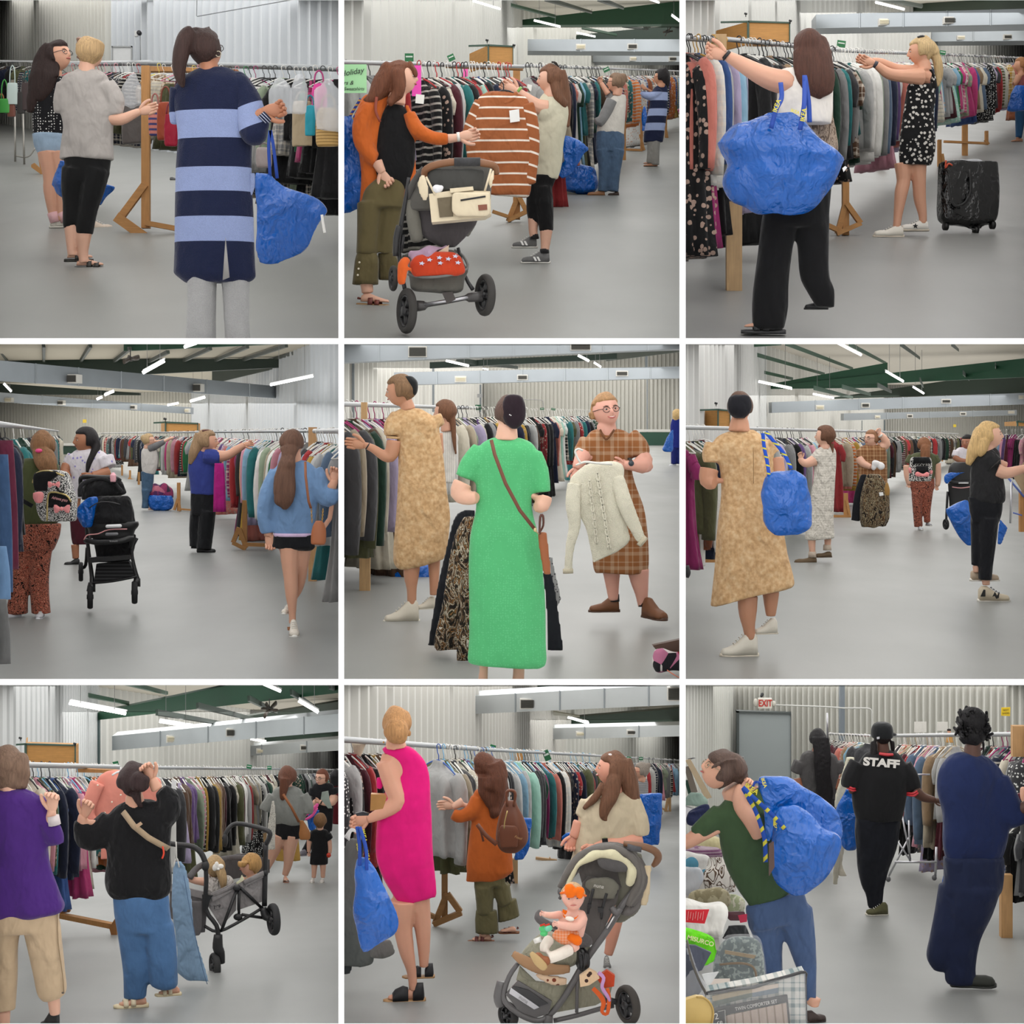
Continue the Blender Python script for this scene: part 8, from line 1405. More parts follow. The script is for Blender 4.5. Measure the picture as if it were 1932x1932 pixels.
 t=person(P,810,1700,'person with grey bun and glasses in grey striped top far down the rail at right',Z=28);H=Head(t,1700,500,92,-95,0);t.q('body',H.skull()+[t.T([(1705,535,22),(1700,560,24)]),t.core([(570,1670,1730),(800,1670,1730)])],skin('l'),x=12);t.q('hair',[H.capp(1.1,.42),t.E(1738,468,16,16,14)],hair(140,130,120),x=11);H.glasses((150,40,40));t.q('top',[t.S([(545,1680,1730),(580,1662,1738),(700,1660,1735),(820,1660,1735)],k=.5)],M('cloth',(140,140,142),(180,180,180),pat='stripe',per=.03,w=.3),x=11)
 bag(P,24,1750,918,'flat blue shopping bag standing upright behind the beige shirt woman',[(628,1700,1816),(650,1685,1818),(780,1690,1812),(880,1700,1802),(918,1710,1796)],k=.35)
 bag(P,16,1040,1000,'blue shopping bag edge showing behind the brown backpack',[(765,1020,1080),(820,1010,1076),(940,990,1060),(1000,980,1030)],k=.5);bag(P,18,1275,935,'blue bag corner left of the beige shirt',[(850,1270,1330),(880,1245,1320),(930,1270,1300)],k=.5)
 t=person(P,1600,1500,'person with long brown hair in beige t-shirt leaning on the grey pushchair',Z=12.3);sk=skin((224,160,136));H=Head(t,1535,490,185,-92,6)
 t.q('body',H.skull()+[t.T([(1540,560,48),(1545,620,56)]),t.core([(660,1400,1640),(1000,1340,1640)]),t.T([(1345,780,34,-10),(1325,840,30,-20),(1310,870,26,-24)]),t.T([(1690,880,52,-30),(1600,890,44,-60),(1500,892,34,-80),(1430,912,28,-84)]),t.T([(1570,1260,46),(1540,1400,40),(1525,1480,32),(1510,1540,26)])],sk,x=9,extra=hand(t,1316,860,-110,th=1,curl=.7,dz=-24)+hand(t,1450,905,196,th=-1,curl=.35,dz=-84))
 t.q('hair',[H.capp(1.1,.42),t.T([(1590,440,50),(1620,540,58,0),(1640,620,50,0),(1670,700,30,0),(1690,740,10,0)]),t.T([(1540,520,40,-50),(1530,600,44,-70),(1490,680,34,-80),(1480,740,24,-80),(1500,765,8,-80)]),t.T([(1480,560,20,-40),(1430,640,20,-60),(1370,700,10,-60)])],hair(112,78,58),x=10,fold=.008,fx=60);H.face(smile=True)
 t.q('hair_ribbon',[t.T([(1510,400,6,-30),(1525,410,7,-34),(1532,432,4,-34)]),t.E(1520,402,10,8,6,-36)],pl(240,232,230))
 t.q('t_shirt',[t.S([(610,1460,1620),(650,1400,1670),(740,1350,1700),(850,1330,1700),(950,1310,1660),(1050,1282,1600),(1062,1300,1500)],k=.5),t.T([(1620,680,76),(1670,780,74,-20),(1680,860,62,-30)],flat=.85),t.T([(1400,680,50),(1360,760,44,-6)],flat=.85)],cl(206,192,164,bs=6,bump=.6),x=12,fold=.01)
 t.q('watch_band',[t.T([(1478,892,38,-84),(1500,892,38,-84)])],pl(130,150,100));t.q('watch_face',[t.B([(1468,852),(1500,850),(1504,884),(1472,886)],10,-130)],pl(20,22,26,rough=.15),sm=0);shoe(t,1500,1608,-90,mat=cl(120,120,118),sole=pl(220,220,220),L=120,hi=.5)
 t=person(P,1462,850,'person in orange cardigan and flared olive trousers browsing with a brown backpack');sk=skin('p');H=Head(t,810,480,150,-140,2)
 t.q('body',H.skull()+[t.T([(815,540,36),(815,590,44)]),t.core([(640,740,900),(1080,740,930)]),t.T([(690,670,28,-10),(650,690,22,-16),(625,700,19,-20)]),t.T([(788,1410,24),(820,1430,20)])],sk,x=9,extra=hand(t,640,694,175,th=1,curl=.3,dz=-18)+[foot(t,850,1462,178,110),foot(t,990,1412,175,90)])
 t.q('hair',[H.capp(1.12,.42),t.T([(850,450,60,-20),(880,540,64,-30),(880,620,54,-40),(870,700,36,-50),(862,750,14,-50)]),t.T([(820,520,50,-50),(820,600,40,-60),(850,680,26,-60)]),t.T([(900,540,30,-20),(925,600,24,-20),(930,640,10,-20)])],hair(92,54,38),x=10,fold=.016,fx=45,fz=26)
 t.q('cardigan',[t.S([(605,760,900),(640,740,930),(760,735,950),(900,715,965),(1030,705,975),(1070,708,972),(705,1125,900,1112)],k=.5,fold=.04,nf=7),t.T([(780,660,58,-10),(740,720,50,-30),(680,750,40,-34),(632,735,30,-34)],flat=.85)],cl(190,96,40,bs=6),x=11,fold=.008)
 OT=cl(104,98,68);t.q('trousers',[t.S([(1095,748,930),(1150,752,935)],k=.5),t.T([(808,1150,58),(810,1240,50),(810,1310,46)]),t.T([(905,1150,54,20),(920,1220,48,20),(935,1260,44,20)])],OT,x=11,fold=.006);t.q('trouser_ruffle',[t.S([(1290,762,880),(1340,758,885),(1414,762,888)],k=.6,fold=.1,nf=13)],OT);t.q('trouser_ruffle',[t.S([(880,1250,990,1230),(885,1300,1000,1280),(890,1360,1006,1325)],k=.6,fold=.1,nf=13,dz=24)],OT)
 for u,v,a,L,dz in ((862,1472,178,140,0),(1004,1424,176,112,20)): shoe(t,u,v,a,'sandal',mat=pl(96,40,36),sole=pl(136,90,60),L=L,hi=.4,dz=dz)
 t=T_(P,'backpack',13.4,950,960,'brown leather backpack on the orange cardigan','backpack');BR=pl(110,62,40,rough=.38)
 t.q('bag_body',[t.S([(665,935,990),(700,915,1000),(760,895,1030),(840,880,1055),(900,880,1050),(945,900,1010),(962,930,985)],k=.5)],BR,x=11,fold=.01,fx=30);t.q('top_loop',[t.T([(940,690,7,-50),(935,610,9,-50),(970,600,9,-50),(985,625,9,-50),(975,690,7,-50)],flat=1)],BR)
 t.q('zip',[t.T([(940,700,3,-110),(925,760,3,-116),(922,800,3,-116)])],M('metal',(200,180,120),z=0));t.q('pocket',[t.S([(790,905,990),(830,890,1010),(920,900,1000)],k=.2,dz=-60)],BR,x=10,fold=.006);t.q('strap',[t.T([(770,790,12,-50),(820,850,12,-60),(880,900,14,-60)],flat=.5),t.T([(780,790,6,-50),(805,885,6,-56)],flat=.5)],BR);t.text('Fossil',1000,848,14,pl(190,150,100),dz=-120,rot=-20,shear=.3)
 t=person(P,1800,400,'person with light brown bun in sleeveless hot pink dress and black open-toe sandals');sk=skin((214,158,132));H=Head(t,310,235,185,-160,4)
 t.q('body',H.skull()+[t.T([(305,310,50),(310,370,62)]),t.S([(400,230,400),(440,220,400),(520,225,400)],k=.4),t.core([(500,225,460),(800,230,470),(1260,250,500)]),t.T([(250,440,60,0),(290,560,60,-10),(320,660,56,-30),(260,710,42,-50),(190,745,30,-60),(150,760,24,-64)]),
 t.T([(350,1230,80),(345,1330,66),(350,1400,54),(370,1520,44),(395,1620,30),(405,1700,26),(410,1740,30)]),t.T([(430,1230,70,40),(450,1330,56,40),(460,1420,46,40),(465,1540,34,40),(465,1620,26,40)])],sk,x=9,extra=hand(t,160,757,190,th=-1,curl=.6,dz=-64)+[foot(t,445,1795,186,180)])
 t.q('hair',[H.capp(1.1,.45),t.E(318,262,70,72,50,-80),t.T([(380,280,16,-20),(390,300,6,-20)])],hair(172,128,84),x=10,fold=.008,fx=55,fz=30);t.q('earring',[t.E(242,330,5,6,5,-40)],M('metal',(190,150,80),z=0))
 t.q('dress',[t.S([(360,255,385),(385,235,430),(440,300,480),(520,320,500),(640,240,505),(760,205,510),(900,185,515),(1000,185,520),(1100,220,530),(1200,290,538),(330,1268,535,1205)],k=.45,fold=.06,nf=8),t.T([(220,540,20,0),(215,600,16,0)])],cl(222,24,120,bs=5,bump=.5),x=12,fold=.012,fx=14)
 for u,v,a,L,dz in ((470,1800,186,220,0),(520,1686,184,170,60)):
  o=t.q('sandal',[footloft(t,u,v,a,L,[(0,.05,.14,.05),(.03,.12,.42,.05),(.2,.14,.42,.05),(.3,.14,.2,.05)],dz),footloft(t,u,v,a,L,[(.42,.15,.3,.05),(.55,.165,.34,.05),(.75,.18,.24,.05),(.82,.18,.14,.05)],dz)],pl(28,28,32,rough=.6));
  if o: t.q('sole',[footloft(t,u,v,a,L,[(-.04,.05,.09),(0,.13,.1),(.3,.15,.07),(.7,.19,.06),(.95,.17,.06),(1.06,.05,.05)],dz)],pl(166,128,86),parent=o)
 t=T_(P,'wallet',10.2,210,712,'gold metallic wallet tucked under the bare arm of the pink dress','wallet');t.solo([t.B([(172,618),(250,622),(262,640),(240,700),(168,712)],40,-60)],M('metal',(178,132,80),rough=.35,vary=.2,bump=0),sm=0)
 t=T_(P,'phone',10.0,130,722,'dark phone in the hand of the pink dress','phone');t.solo([t.B([(86,722),(130,712),(165,722),(160,734),(95,736)],14,-80)],pl(30,30,34,rough=.2),sm=0)
 bag(P,9.2,200,1520,'tall full blue shopping bag hanging in front of the pink dress, lower left',[(985,88,150),(1020,85,175),(1120,72,230),(1240,68,295),(1340,75,328),(1430,90,300),(1500,110,190),(1520,120,160)],straps=[[(110,1020,-60),(110,900,-60),(95,800,-60)],[(150,1040,-80),(150,920,-80),(110,800,-70)]],k=.55,logo=[(128,860,26,-78),(148,970,22,-80),(100,930,20,-80)],sw=10,fold=.03)
 stroller8(P)
def stroller8(P):
 t=T_(P,'stroller',9.4,1330,1930,'grey and sage pushchair facing the viewer with tan leather footrest and large rear wheel','stroller');gr=cl(150,148,130,bump=.4,bs=16);gd=pl(92,90,90,rough=.35);dk=pl(48,48,50,rough=.5);tn=pl(158,120,84,rough=.5);cs=cl(88,84,82);m=t.m
 t.q('rear_body',[t.S([(980,1540,1700),(1080,1560,1725),(1200,1560,1712),(1300,1540,1690),(1380,1500,1600)],k=.3,dz=60)],cl(120,118,106),x=11,fold=.006)
 for k,(c,r) in enumerate((((104,100,96),24),((112,108,104),24),((98,95,92),22))):
  o=12*k;t.q('hood_band',[t.T([(1235+o,1160,r*.6,0),(1290+o,1060,r,10*k),(1350+o,985,r,20*k),(1430+o,948,r,30*k),(1540+o,940,r,30*k),(1640+o,990,r,30*k),(1680+o*1.5,1080,r,20*k),(1670+o*1.5,1160,r,10*k),(1620+o,1260,r*.7,0)],N=10)],cl(*c,bump=.3))
 t.q('hood_side',[t.S([(1000,1640,1715),(1080,1650,1728),(1180,1640,1722),(1260,1600,1700),(1320,1580,1640)],k=.5,dz=20)],cl(104,100,98),x=11,fold=.008,fx=8,fz=30)
 t.q('hood_lining',[t.T([(1270,1170,14,-20),(1310,1080,18,-20),(1360,1010,22,-20),(1430,972,26,-20),(1520,968,26,-20),(1600,1000,26,-20),(1640,1060,24,-20),(1625,1140,16,-20)],N=12)],cl(206,200,168),x=10,fold=.008,fx=60,fz=30)
 t.q('hood_visor',[t.S([(988,1450,1560),(1005,1448,1600),(1040,1470,1620),(1062,1540,1610)],k=.2,dz=-30)],cl(84,82,82));t.q('hood_interior',[t.B([(1340,1060,20),(1440,1000,20),(1560,1010,20),(1620,1080,20),(1600,1170,10),(1370,1170,10)],10,30)],cl(96,92,90),sm=0)
 t.q('seat_back',[t.B([(1400,1100,20),(1580,1150,10),(1560,1240,0),(1440,1480,-40),(1330,1440,-40),(1365,1140,10)],24)],cs,sm=0);hr=t.q('head_pad',[t.S([(1098,1420,1500),(1115,1385,1545),(1150,1372,1572),(1180,1400,1560),(1220,1395,1545)],k=.2,dz=-10)],cl(108,106,96),x=10,fold=.004)
 t.text('nuna',1455,1142,22,pl(206,204,196),dz=-36,rot=-10,shear=.1,parent=hr)
 t.q('harness_strap',[t.T([(1425,1160,8,-30),(1405,1240,8,-30),(1395,1300,6,-30)],flat=.4),t.T([(1500,1185,8,-30),(1475,1270,8,-30),(1470,1330,6,-30)],flat=.4)],pl(24,24,26));t.q('harness_buckle',[t.B([(1450,1260),(1482,1262),(1480,1290),(1452,1288)],14,-44),t.B([(1392,1240),(1414,1242),(1412,1266),(1390,1264)],14,-44)],pl(20,20,22),sm=0)
 t.q('seat_cushion',[t.S([(1420,1120,1330),(1470,1060,1400),(1540,1010,1400),(1590,1000,1330),(1625,1060,1250)],k=.35)],gr,x=11,fold=.006)
 t.q('footrest',[t.T([(968,1505,22,-80),(1050,1555,36,-90),(1160,1592,38,-90),(1296,1596,24,-80)],flat=.5,N=14)],tn,x=10)
 t.q('frame_tube',[t.T([(1680,1150,16,30),(1600,1250,18,10),(1500,1400,19,-20),(1400,1530,20,-40),(1350,1610,20,-50),(1270,1740,18,-70),(1200,1830,17,-80),(1150,1870,16,-84)],N=12)],gd);t.q('frame_highlight',[t.T([(1560,1290,5,-14),(1500,1378,5,-44)])],M('metal',(220,220,220),z=0))
 t.q('frame_tube',[t.T([(1235,1230,9,20),(1290,1130,9,20),(1350,1060,8,20)],N=10)],gd);t.q('hinge',[t.T([(1528,1262,16,-30),(1555,1292,22,-34),(1580,1270,14,-30)])],gd);t.q('hinge',[t.E(1237,1180,14,22,14,-10)],gd)
 t.q('front_frame',[t.T([(1000,1570,13,-60),(950,1640,14,-70),(920,1740,15,-80),(940,1790,16,-90),(1020,1850,17,-96),(1110,1880,17,-96),(1170,1860,16,-90)],N=12)],gd);t.q('front_plate',[t.B([(930,1730),(1000,1655),(1190,1770),(1170,1840),(1100,1862),(1010,1830)],16,-100)],gd,sm=0)
 sp=t.q('foot_plate',[t.B([(960,1690),(1120,1800),(1090,1812),(950,1722)],8,-110)],M('metal',(196,196,200),vary=0,bump=0,rough=.35),sm=0);t.q('foot_plate_tread',[t.B([(968,1680),(1060,1705),(1168,1780),(1120,1796),(1040,1745)],8,-108)],pl(50,50,52),sm=0);t.text('nuna',1030,1757,22,pl(150,150,150),dz=-114,rot=-34)
 t.q('basket_front',[t.B([(1010,1600,0),(1100,1680,-20),(1280,1700,-20),(1340,1620,0),(1190,1830,-60),(1100,1790,-70),(990,1660,-50)],20,-20)],gr,sm=0);t.q('basket_side',[t.B([(1340,1640,20),(1545,1700,60),(1520,1800,60),(1440,1830,20),(1210,1850,-40)],20,-10)],gr,sm=0)
 t.q('leg_tube',[t.T([(1335,1640,10,-56),(1332,1720,10,-60),(1330,1845,10,-60)])],gd);t.q('lower_rail',[t.T([(1200,1892,14,-60),(1330,1870,14,-40),(1450,1850,14,0),(1540,1840,16,40)],N=10)],gd);t.q('front_leg',[t.T([(1175,1850,22,-92),(1165,1900,30,-96),(1170,1960,34,-96)],N=12)],gd)
 t.q('bumper_bar',[t.T([(1340,1470,20,-60),(1395,1440,26,-90),(1350,1390,28,-150),(1250,1350,26,-180),(1160,1318,24,-170),(1110,1290,24,-130),(1130,1268,18,-90)],N=14)],cl(88,84,84,bump=.2),x=9,fold=.003);t.text('nuna',1190,1330,16,pl(180,180,176),dz=-206,rot=-22)
 t.q('recline_hub',[ring(t.p(1362,1545,-70),(1,.35,0),.05,.018),disc(t.p(1362,1545,-70),(1,.35,0),.05,.05)]+[t.T([(1346,1500+k*12,3,-110),(1380,1502+k*12,3,-110)]) for k in range(8)],pl(24,24,26,rough=.3))
 t.q('handlebar',[t.T([(1600,915,16,20),(1700,925,20,0),(1770,950,22,0),(1795,985,22,10),(1785,1020,20,20),(1765,1045,12,30)],N=12)],pl(112,78,54,rough=.45));t.q('handlebar_cover',[t.T([(1620,930,22,10),(1700,938,24,0)],N=12)],cl(84,84,88));t.q('caddy',[t.S([(1040,1715,1760),(1100,1700,1758),(1200,1690,1750),(1270,1688,1735)],k=.4,dz=30)],cl(210,192,160),x=10,fold=.005)
 t.q('axle',[t.T([(1500,1800,20,20),(1560,1815,16,20)])],pl(30,30,32));t.q('caster_housing',[t.T([(910,1680,30,-40),(895,1760,34,-50),(905,1810,30,-50)],N=12)],gd)
 wheel(t,t.p(1622,1830,20),(1,.55,0),.108,.05,tcol=(64,60,56));wheel(t,t.p(945,1868,-40),(1,.75,0),.072,.05,tcol=(40,38,38),spokes=6)
 q=T_(P,'blanket',9.3,1440,1700,'cream and orange patterned cloth with lilac ribbon spilling from the pushchair basket','cloth');q.q('cream_cloth',[q.B([(1345,1640),(1400,1600),(1440,1620),(1460,1650),(1400,1690),(1350,1700)],30,-70)],M('cloth',(228,196,160),(60,40,34),pat='dots',sc=26,th=.3,rnd=1),sm=0);q.q('orange_cloth',[q.B([(1440,1650),(1500,1610),(1545,1640),(1540,1700),(1480,1710)],30,-60)],cl(190,70,40),sm=0)
 q.q('orange_tie',[q.T([(1420,1700,12,-90),(1460,1740,14,-94),(1480,1780,14,-94),(1470,1830,10,-94),(1500,1840,10,-94),(1510,1760,12,-94),(1500,1700,10,-90)],flat=.4)],cl(216,96,44));q.q('lilac_ribbon',[q.T([(1450,1610,12,-96),(1480,1640,10,-98),(1470,1690,10,-100),(1500,1740,10,-100),(1515,1770,6,-100)],flat=.4)],cl(196,150,200))
 q=T_(P,'basket_cloth',9.35,1190,1680,'floral cloth seen under the seat of the pushchair in the lower middle hall','cloth');q.solo([q.T([(1100,1640,16,-30),(1180,1670,22,-36),(1270,1680,18,-30)],flat=.6)],M('cloth',(220,190,160),(120,60,40),pat='dots',sc=28,th=.35,rnd=1),x=11,fold=.01)
 b=person(P,1560,1300,'baby with orange bow and orange dress sitting in the pushchair facing the viewer',Z=9.15);sk=skin((236,182,164));H=Head(b,1312,1212,158,-2,4,-4)
 H.R=H.R@np.diag([1.12,1,1.0])
 b.q('body',H.skull()+[b.T([(1310,1280,30),(1310,1300,34)]),b.S([(1290,1260,1375),(1340,1230,1392),(1440,1220,1370)],k=.5),b.T([(1370,1320,32,-10),(1330,1360,28,-60),(1260,1345,22,-100),(1215,1330,18,-120)]),b.T([(1240,1310,24,-10),(1180,1300,20,-60),(1140,1285,16,-80)]),b.T([(1330,1470,34,-30),(1300,1490,30,-50)])],sk,vox=.007,extra=hand(b,1225,1330,180,s=52,dz=-128,curl=.6)+hand(b,1150,1288,170,s=46,dz=-84,curl=.6))
 b.q('hair',[H.capp(1.03,.62,-.1)],hair(196,160,120),x=9);H.face(lips=(206,120,114),eye=(60,66,84),brow=(190,150,120));b.q('headband',[b.T([(1240,1190,7,-10),(1280,1170,8,-60),(1340,1175,8,-66),(1385,1205,7,-10)],flat=.5)],cl(240,110,20))
 OB=cl(240,112,20);b.q('hair_bow',[b.S([(1125,1275,1300),(1150,1268,1320),(1185,1280,1310)],k=.4,dz=-84),b.S([(1135,1330,1375),(1165,1325,1378),(1202,1335,1362)],k=.4,dz=-84),b.E(1324,1160,12,14,12,-100)],OB,x=8,fold=.01,fx=80)
 b.q('dress_top',[b.S([(1270,1240,1250),(1300,1245,1330),(1340,1235,1330),(1400,1225,1330)],k=.5,dz=-12),b.T([(1245,1270,10,-50),(1262,1310,12,-60),(1310,1320,12,-64),(1345,1298,10,-50)],flat=.6)],OB,x=8,fold=.006);b.q('collar_patch',[b.E(1290,1315,26,14,10,-76,rot=-10)],cl(240,232,220));b.q('skirt',[b.S([(1390,1210,1340),(1430,1190,1350),(1470,1240,1350)],k=.4,dz=-30,fold=.06,nf=9)],M('cloth',(236,130,70),(240,210,190),pat='plaid',per=.016),x=8);b.q('skirt_bow',[b.S([(1400,1290,1310),(1430,1270,1352),(1460,1310,1350)],k=.4,dz=-60)],OB,x=8,fold=.008,fx=80)
 WT=cl(238,228,216);b.q('tights',[b.T([(1300,1490,34,-50),(1240,1510,34,-80),(1170,1530,32,-100)],flat=1),b.T([(1180,1440,32,-30),(1150,1470,30,-70),(1145,1500,22,-80)])],WT,x=8)
 o=b.q('shoe',[b.E(1150,1540,34,30,26,-116,rot=20),b.E(1112,1520,30,34,22,-120)],pl(150,88,50),x=8);b.q('sole',[b.T([(1080,1495,16,-140),(1110,1530,26,-146),(1140,1560,24,-146)],flat=.35,e=1)],pl(190,160,110),parent=o)
 c=T_(P,'toy',9.1,1155,1380,'green and mint soft toy beside the baby','toy');c.q('toy_body',[c.E(1150,1375,32,22,20,-60),c.E(1145,1400,22,16,16,-66)],cl(90,196,120));c.q('mint_part',[c.E(1170,1368,24,18,18,-72)],cl(120,206,170));c.q('white_cloth',[c.T([(1090,1450,14,-50),(1130,1435,16,-54)],flat=.6)],cl(232,230,224));c.q('beads',[c.E(1128+9*k,1352-3*(k%3),6,6,6,-76) for k in range(6)],cl(200,60,40))
def p9():
 P=PANS[8];floor(P,(158,159,156));topfill(P,36)
 wall(P,'wall_left',(-60,23),(240,36),14,rib=.12,w=.2,col=(206,206,200));wall(P,'wall_back',(236,36.5),(1990,30),34,rib=.06,w=.22,col=(206,205,198))
 cols(P,[(228,15,560,30,34),(905,15,330,26,32)],(120,128,136));Zd=34.8
 V,Fc=prism3([at(P,315,168,Zd),at(P,620,176,Zd),at(P,620,900,Zd),at(P,315,900,Zd)],(0,.1,0));struct(P,'door_1',V,Fc,pl(170,178,180,vs=1.5),label='pale grey steel exit door under the EXIT sign')
 for q in ([(306,160),(320,160),(320,900),(306,900)],[(614,170),(626,170),(626,900),(614,900)],[(306,160),(626,170),(626,180),(306,170)]): V,Fc=prism3([at(P,a,b,Zd-.06) for a,b in q],(0,.15,0));struct(P,'trim_1',V,Fc,pl(84,90,90))
 t=T_(P,'door_handle',34.6,340,430,'small steel latch plate on the grey exit door','door handle');t.q('plate',[t.box(332,415,346,446,4,-10)],pl(190,190,190),sm=0);t.q('keyhole',[t.E(339,424,4,4,3,-14)],pl(60,60,60))
 t=T_(P,'exit_sign',34,460,150,'white exit sign with red letters above the grey door','sign');t.q('sign_body',[t.box(425,86,502,142,20,-20)],pl(232,226,214),sm=0);t.text('EXIT',464,114,38,pl(196,44,36),dz=-24,sx=.72,bold=.02);t.q('lamp_head',[t.E(412,112,14,24,12,-10)],pl(200,196,186));t.q('lamp_head',[t.E(514,118,12,18,12,-10)],pl(200,196,186));t.q('camera',[t.T([(448,62,9,-20),(442,72,8,-24)],e=1)],pl(40,40,42))
 t=T_(P,'conduit_pipe',32,800,160,'thin grey conduit running right from the exit sign and down the wall','pipe');t.solo([t.T([(520,118,4,-50),(800,128,4,-50),(900,134,4,-60),(1020,134,4,-60),(1052,142,4,-60),(1058,170,4,-60),(1058,290,4,-60)],N=8,sub=2)],pl(196,196,192))
 t=T_(P,'yellow_notice',29,1820,160,'small yellow handwritten notice high on the ribbed wall at the right','notice');t.q('paper',[t.B([(1796,136),(1846,134),(1844,184),(1794,182)],3,-30)],pl(232,196,30),sm=0);t.text('NOT',1820,150,11,pl(60,50,30),dz=-34,rot=4);t.text('SHOES',1820,168,10,pl(60,50,30),dz=-34,rot=4)
 mt=M('metal',(186,186,190),vary=0,bump=0,rough=.3)
 rackframe(P,(830,290,27),(1060,300,25),'short chrome rack of black jackets behind the braids',[],mat=mt);t=T_(P,'chrome_rack',16.5,1320,1110,'chrome rack base with castors behind the STAFF shirt','clothes rack');
 for pts in ([(948,290,6,700),(950,440,6,700)],[(1240,740,5),(1290,1000,5)],[(1280,780,5),(1285,1010,5)],[(1200,1015,7),(1440,1015,7)],[(1436,930,7),(1430,1110,7)],[(1180,1110,6,60),(1300,880,5,60)],[(1210,880,5,60),(1290,1010,5)],[(1290,520,5),(1400,520,5)]): t.q('frame_tube',[t.T(pts)],mt)
 for u,v in((1424,1104),(1164,1112)): t.q('castor',[t.E(u,v,14,16,14)],pl(90,90,92))
 clothes(P,(830,292,27),(1060,304,24),14,-40,'short rack behind the braids','clothes behind the braids',pal='dark',seed=71,scale=1.1,hang=['white'],seq=['charcoal/jacket','charcoal/jacket','brown/jacket','black/jacket','black/jacket','black/jacket','maroon/jacket','maroon/long-sleeved top','coral/long-sleeved top','coral/long-sleeved top/striped','tan/long-sleeved top','sky blue','sage green','charcoal/jacket'])
 rackframe(P,(1180,300,20),(1990,290,13.6),'clothes rack with pine end post behind the navy shirt',[(1836,1090,1445,64,[],zf(P,1445)),(1905,246,420,72,[],13.6)],wood_c=(206,160,108),rail_r=.02)
 clothes(P,(1230,304,21),(1560,302,17),20,42,'rail between the STAFF and navy shirts','clothes between the STAFF and navy shirts',pal='pale',seed=72,scale=1.15,hang=['white','white','beige'],seq=['charcoal/jacket','coral','light grey/jacket','coral/long-sleeved top','beige/jacket','black/jacket','black/jacket','maroon','red/long-sleeved top/floral','denim blue/jacket','navy','pink/dress','pink/long-sleeved top','lavender/dress/floral','denim blue/jacket','beige/jacket','tan/jacket'])
 clothes(P,(1640,300,16.2),(1990,296,13.6),14,44,'right rail past the navy shirt','clothes right of the navy shirt',pal='dark',seed=73,scale=1.1,hang=['magenta','black','white'],seq=['magenta','red/long-sleeved top/plaid','maroon','light grey/jacket','dark green','red/long-sleeved top/plaid','teal/long-sleeved top','grey/jacket','denim blue/long-sleeved top','navy/jacket/striped'])
 clothes(P,(1260,560,20.5),(1560,560,17),10,42,'lower rail between the STAFF and navy shirts','clothes on the lower rail behind the STAFF shirt',pal='dark',seed=74,scale=.8,kinds=['pair of trousers','skirt','short-sleeved top'],seq=['black/skirt','black/skirt','charcoal/skirt','maroon/short-sleeved top','pink/skirt','grey/skirt/floral','black/skirt'])
 clothes(P,(1880,720,13.4),(1990,730,12.8),5,44,'lower right edge past the navy shirt','clothes at the lower right edge',pal='dark',seed=75,scale=.8,kinds=['short-sleeved top'],seq=['blue/short-sleeved top/plaid','charcoal/short-sleeved top/plaid','black','grey','charcoal'])
 for (u,v,w,h,lab) in ((1360,262,70,60,'blank white card standing on the rail left of the curly updo'),(1486,258,60,50,'blank white card on the rail beside the small figurine')):
  t=T_(P,'sign_card',20,u,v+h/2,lab,'sign');t.solo([t.box(u-w/2,v-h/2,u+w/2,v+h/2,3,60)],pl(222,220,212),sm=0)
 t=T_(P,'figurine',18,1510,335,'small figurine in tan and yellow standing over the rail left of the curly updo','figurine');t.q('body',[t.S([(290,1500,1524),(310,1494,1530),(338,1490,1532)],k=.6)],cl(196,150,90));t.q('head',[t.E(1508,276,10,12,10)],skin('l'));t.q('hair',[t.E(1508,268,12,8,11)],hair(40,30,28))
 t=T_(P,'leaning_boards',20,70,640,'leaning picture frames and boards at the left edge behind the bedding','frames');
 for k,(a,b,c) in enumerate((((15,440),(150,650),(190,170,140)),((10,480),(70,620),(120,110,100)),((30,435),(60,430),(90,90,90)),((14,560),(60,650),(40,80,66)))): t.q('board',[t.B([(a[0],a[1],k*8),(a[0]+30,a[1]-6,k*8),(b[0]+16,b[1],k*8),(b[0]-20,b[1]+10,k*8)],10)],pl(*c),sm=0)
 t=T_(P,'table',9,80,1500,'folding table under the piled bedding at the left edge','table');t.q('table_top',[prism3([at(P,-60,1017,13),at(P,140,1017,13),at(P,215,1513,7.55),at(P,-60,1513,7.55)],(0,0,-.03))],pl(120,116,110),sm=0)
 for Z_,u_ in ((7.8,200),(12.6,130)): t.q('leg',[tube([at(P,u_,330+.96*9600/Z_,Z_),at(P,u_,330+1.5*9600/Z_,Z_)],.015)],pl(70,70,72))
 def pile(nm,rows,mat,lab,Z,k=.4,dz=0,ex=3,fold=.012,cat='bedding',fx=30):
  t=T_(P,nm,Z,(rows[0][1]+rows[0][2])/2,rows[-1][0],lab,cat);o=t.solo([t.S(rows,k=k,ex=ex,dz=dz)],mat,x=11,fold=fold,fx=fx,fz=30);return t
 pile('folded_towel',[(620,40,110),(660,10,130),(700,-20,130)],cl(130,150,140),'sage green folded towel at the left edge under the frames',12.6)
 pile('navy_bundle',[(690,90,150),(730,20,170),(790,30,140)],cl(34,40,72),'navy rolled cloth at the left edge',12.2,fold=.03);pile('white_bedding',[(700,-20,60),(760,-20,90),(800,-10,60)],cl(212,210,214),'white bedding bundle at the left edge beside the navy cloth',12.6)
 pile('folded_quilt',[(880,60,200),(900,10,215),(940,-20,220)],cl(190,180,140,vary=.3),'pale yellow patterned quilt at the back of the bedding pile',11.6);pile('purple_sheet',[(930,-20,200),(960,-20,230),(990,-20,230)],M('cloth',(110,70,100),(150,130,140),pat='stripe',per=.02,w=.4),'stack of purple and green folded sheets on the table',11.2,fold=.006)
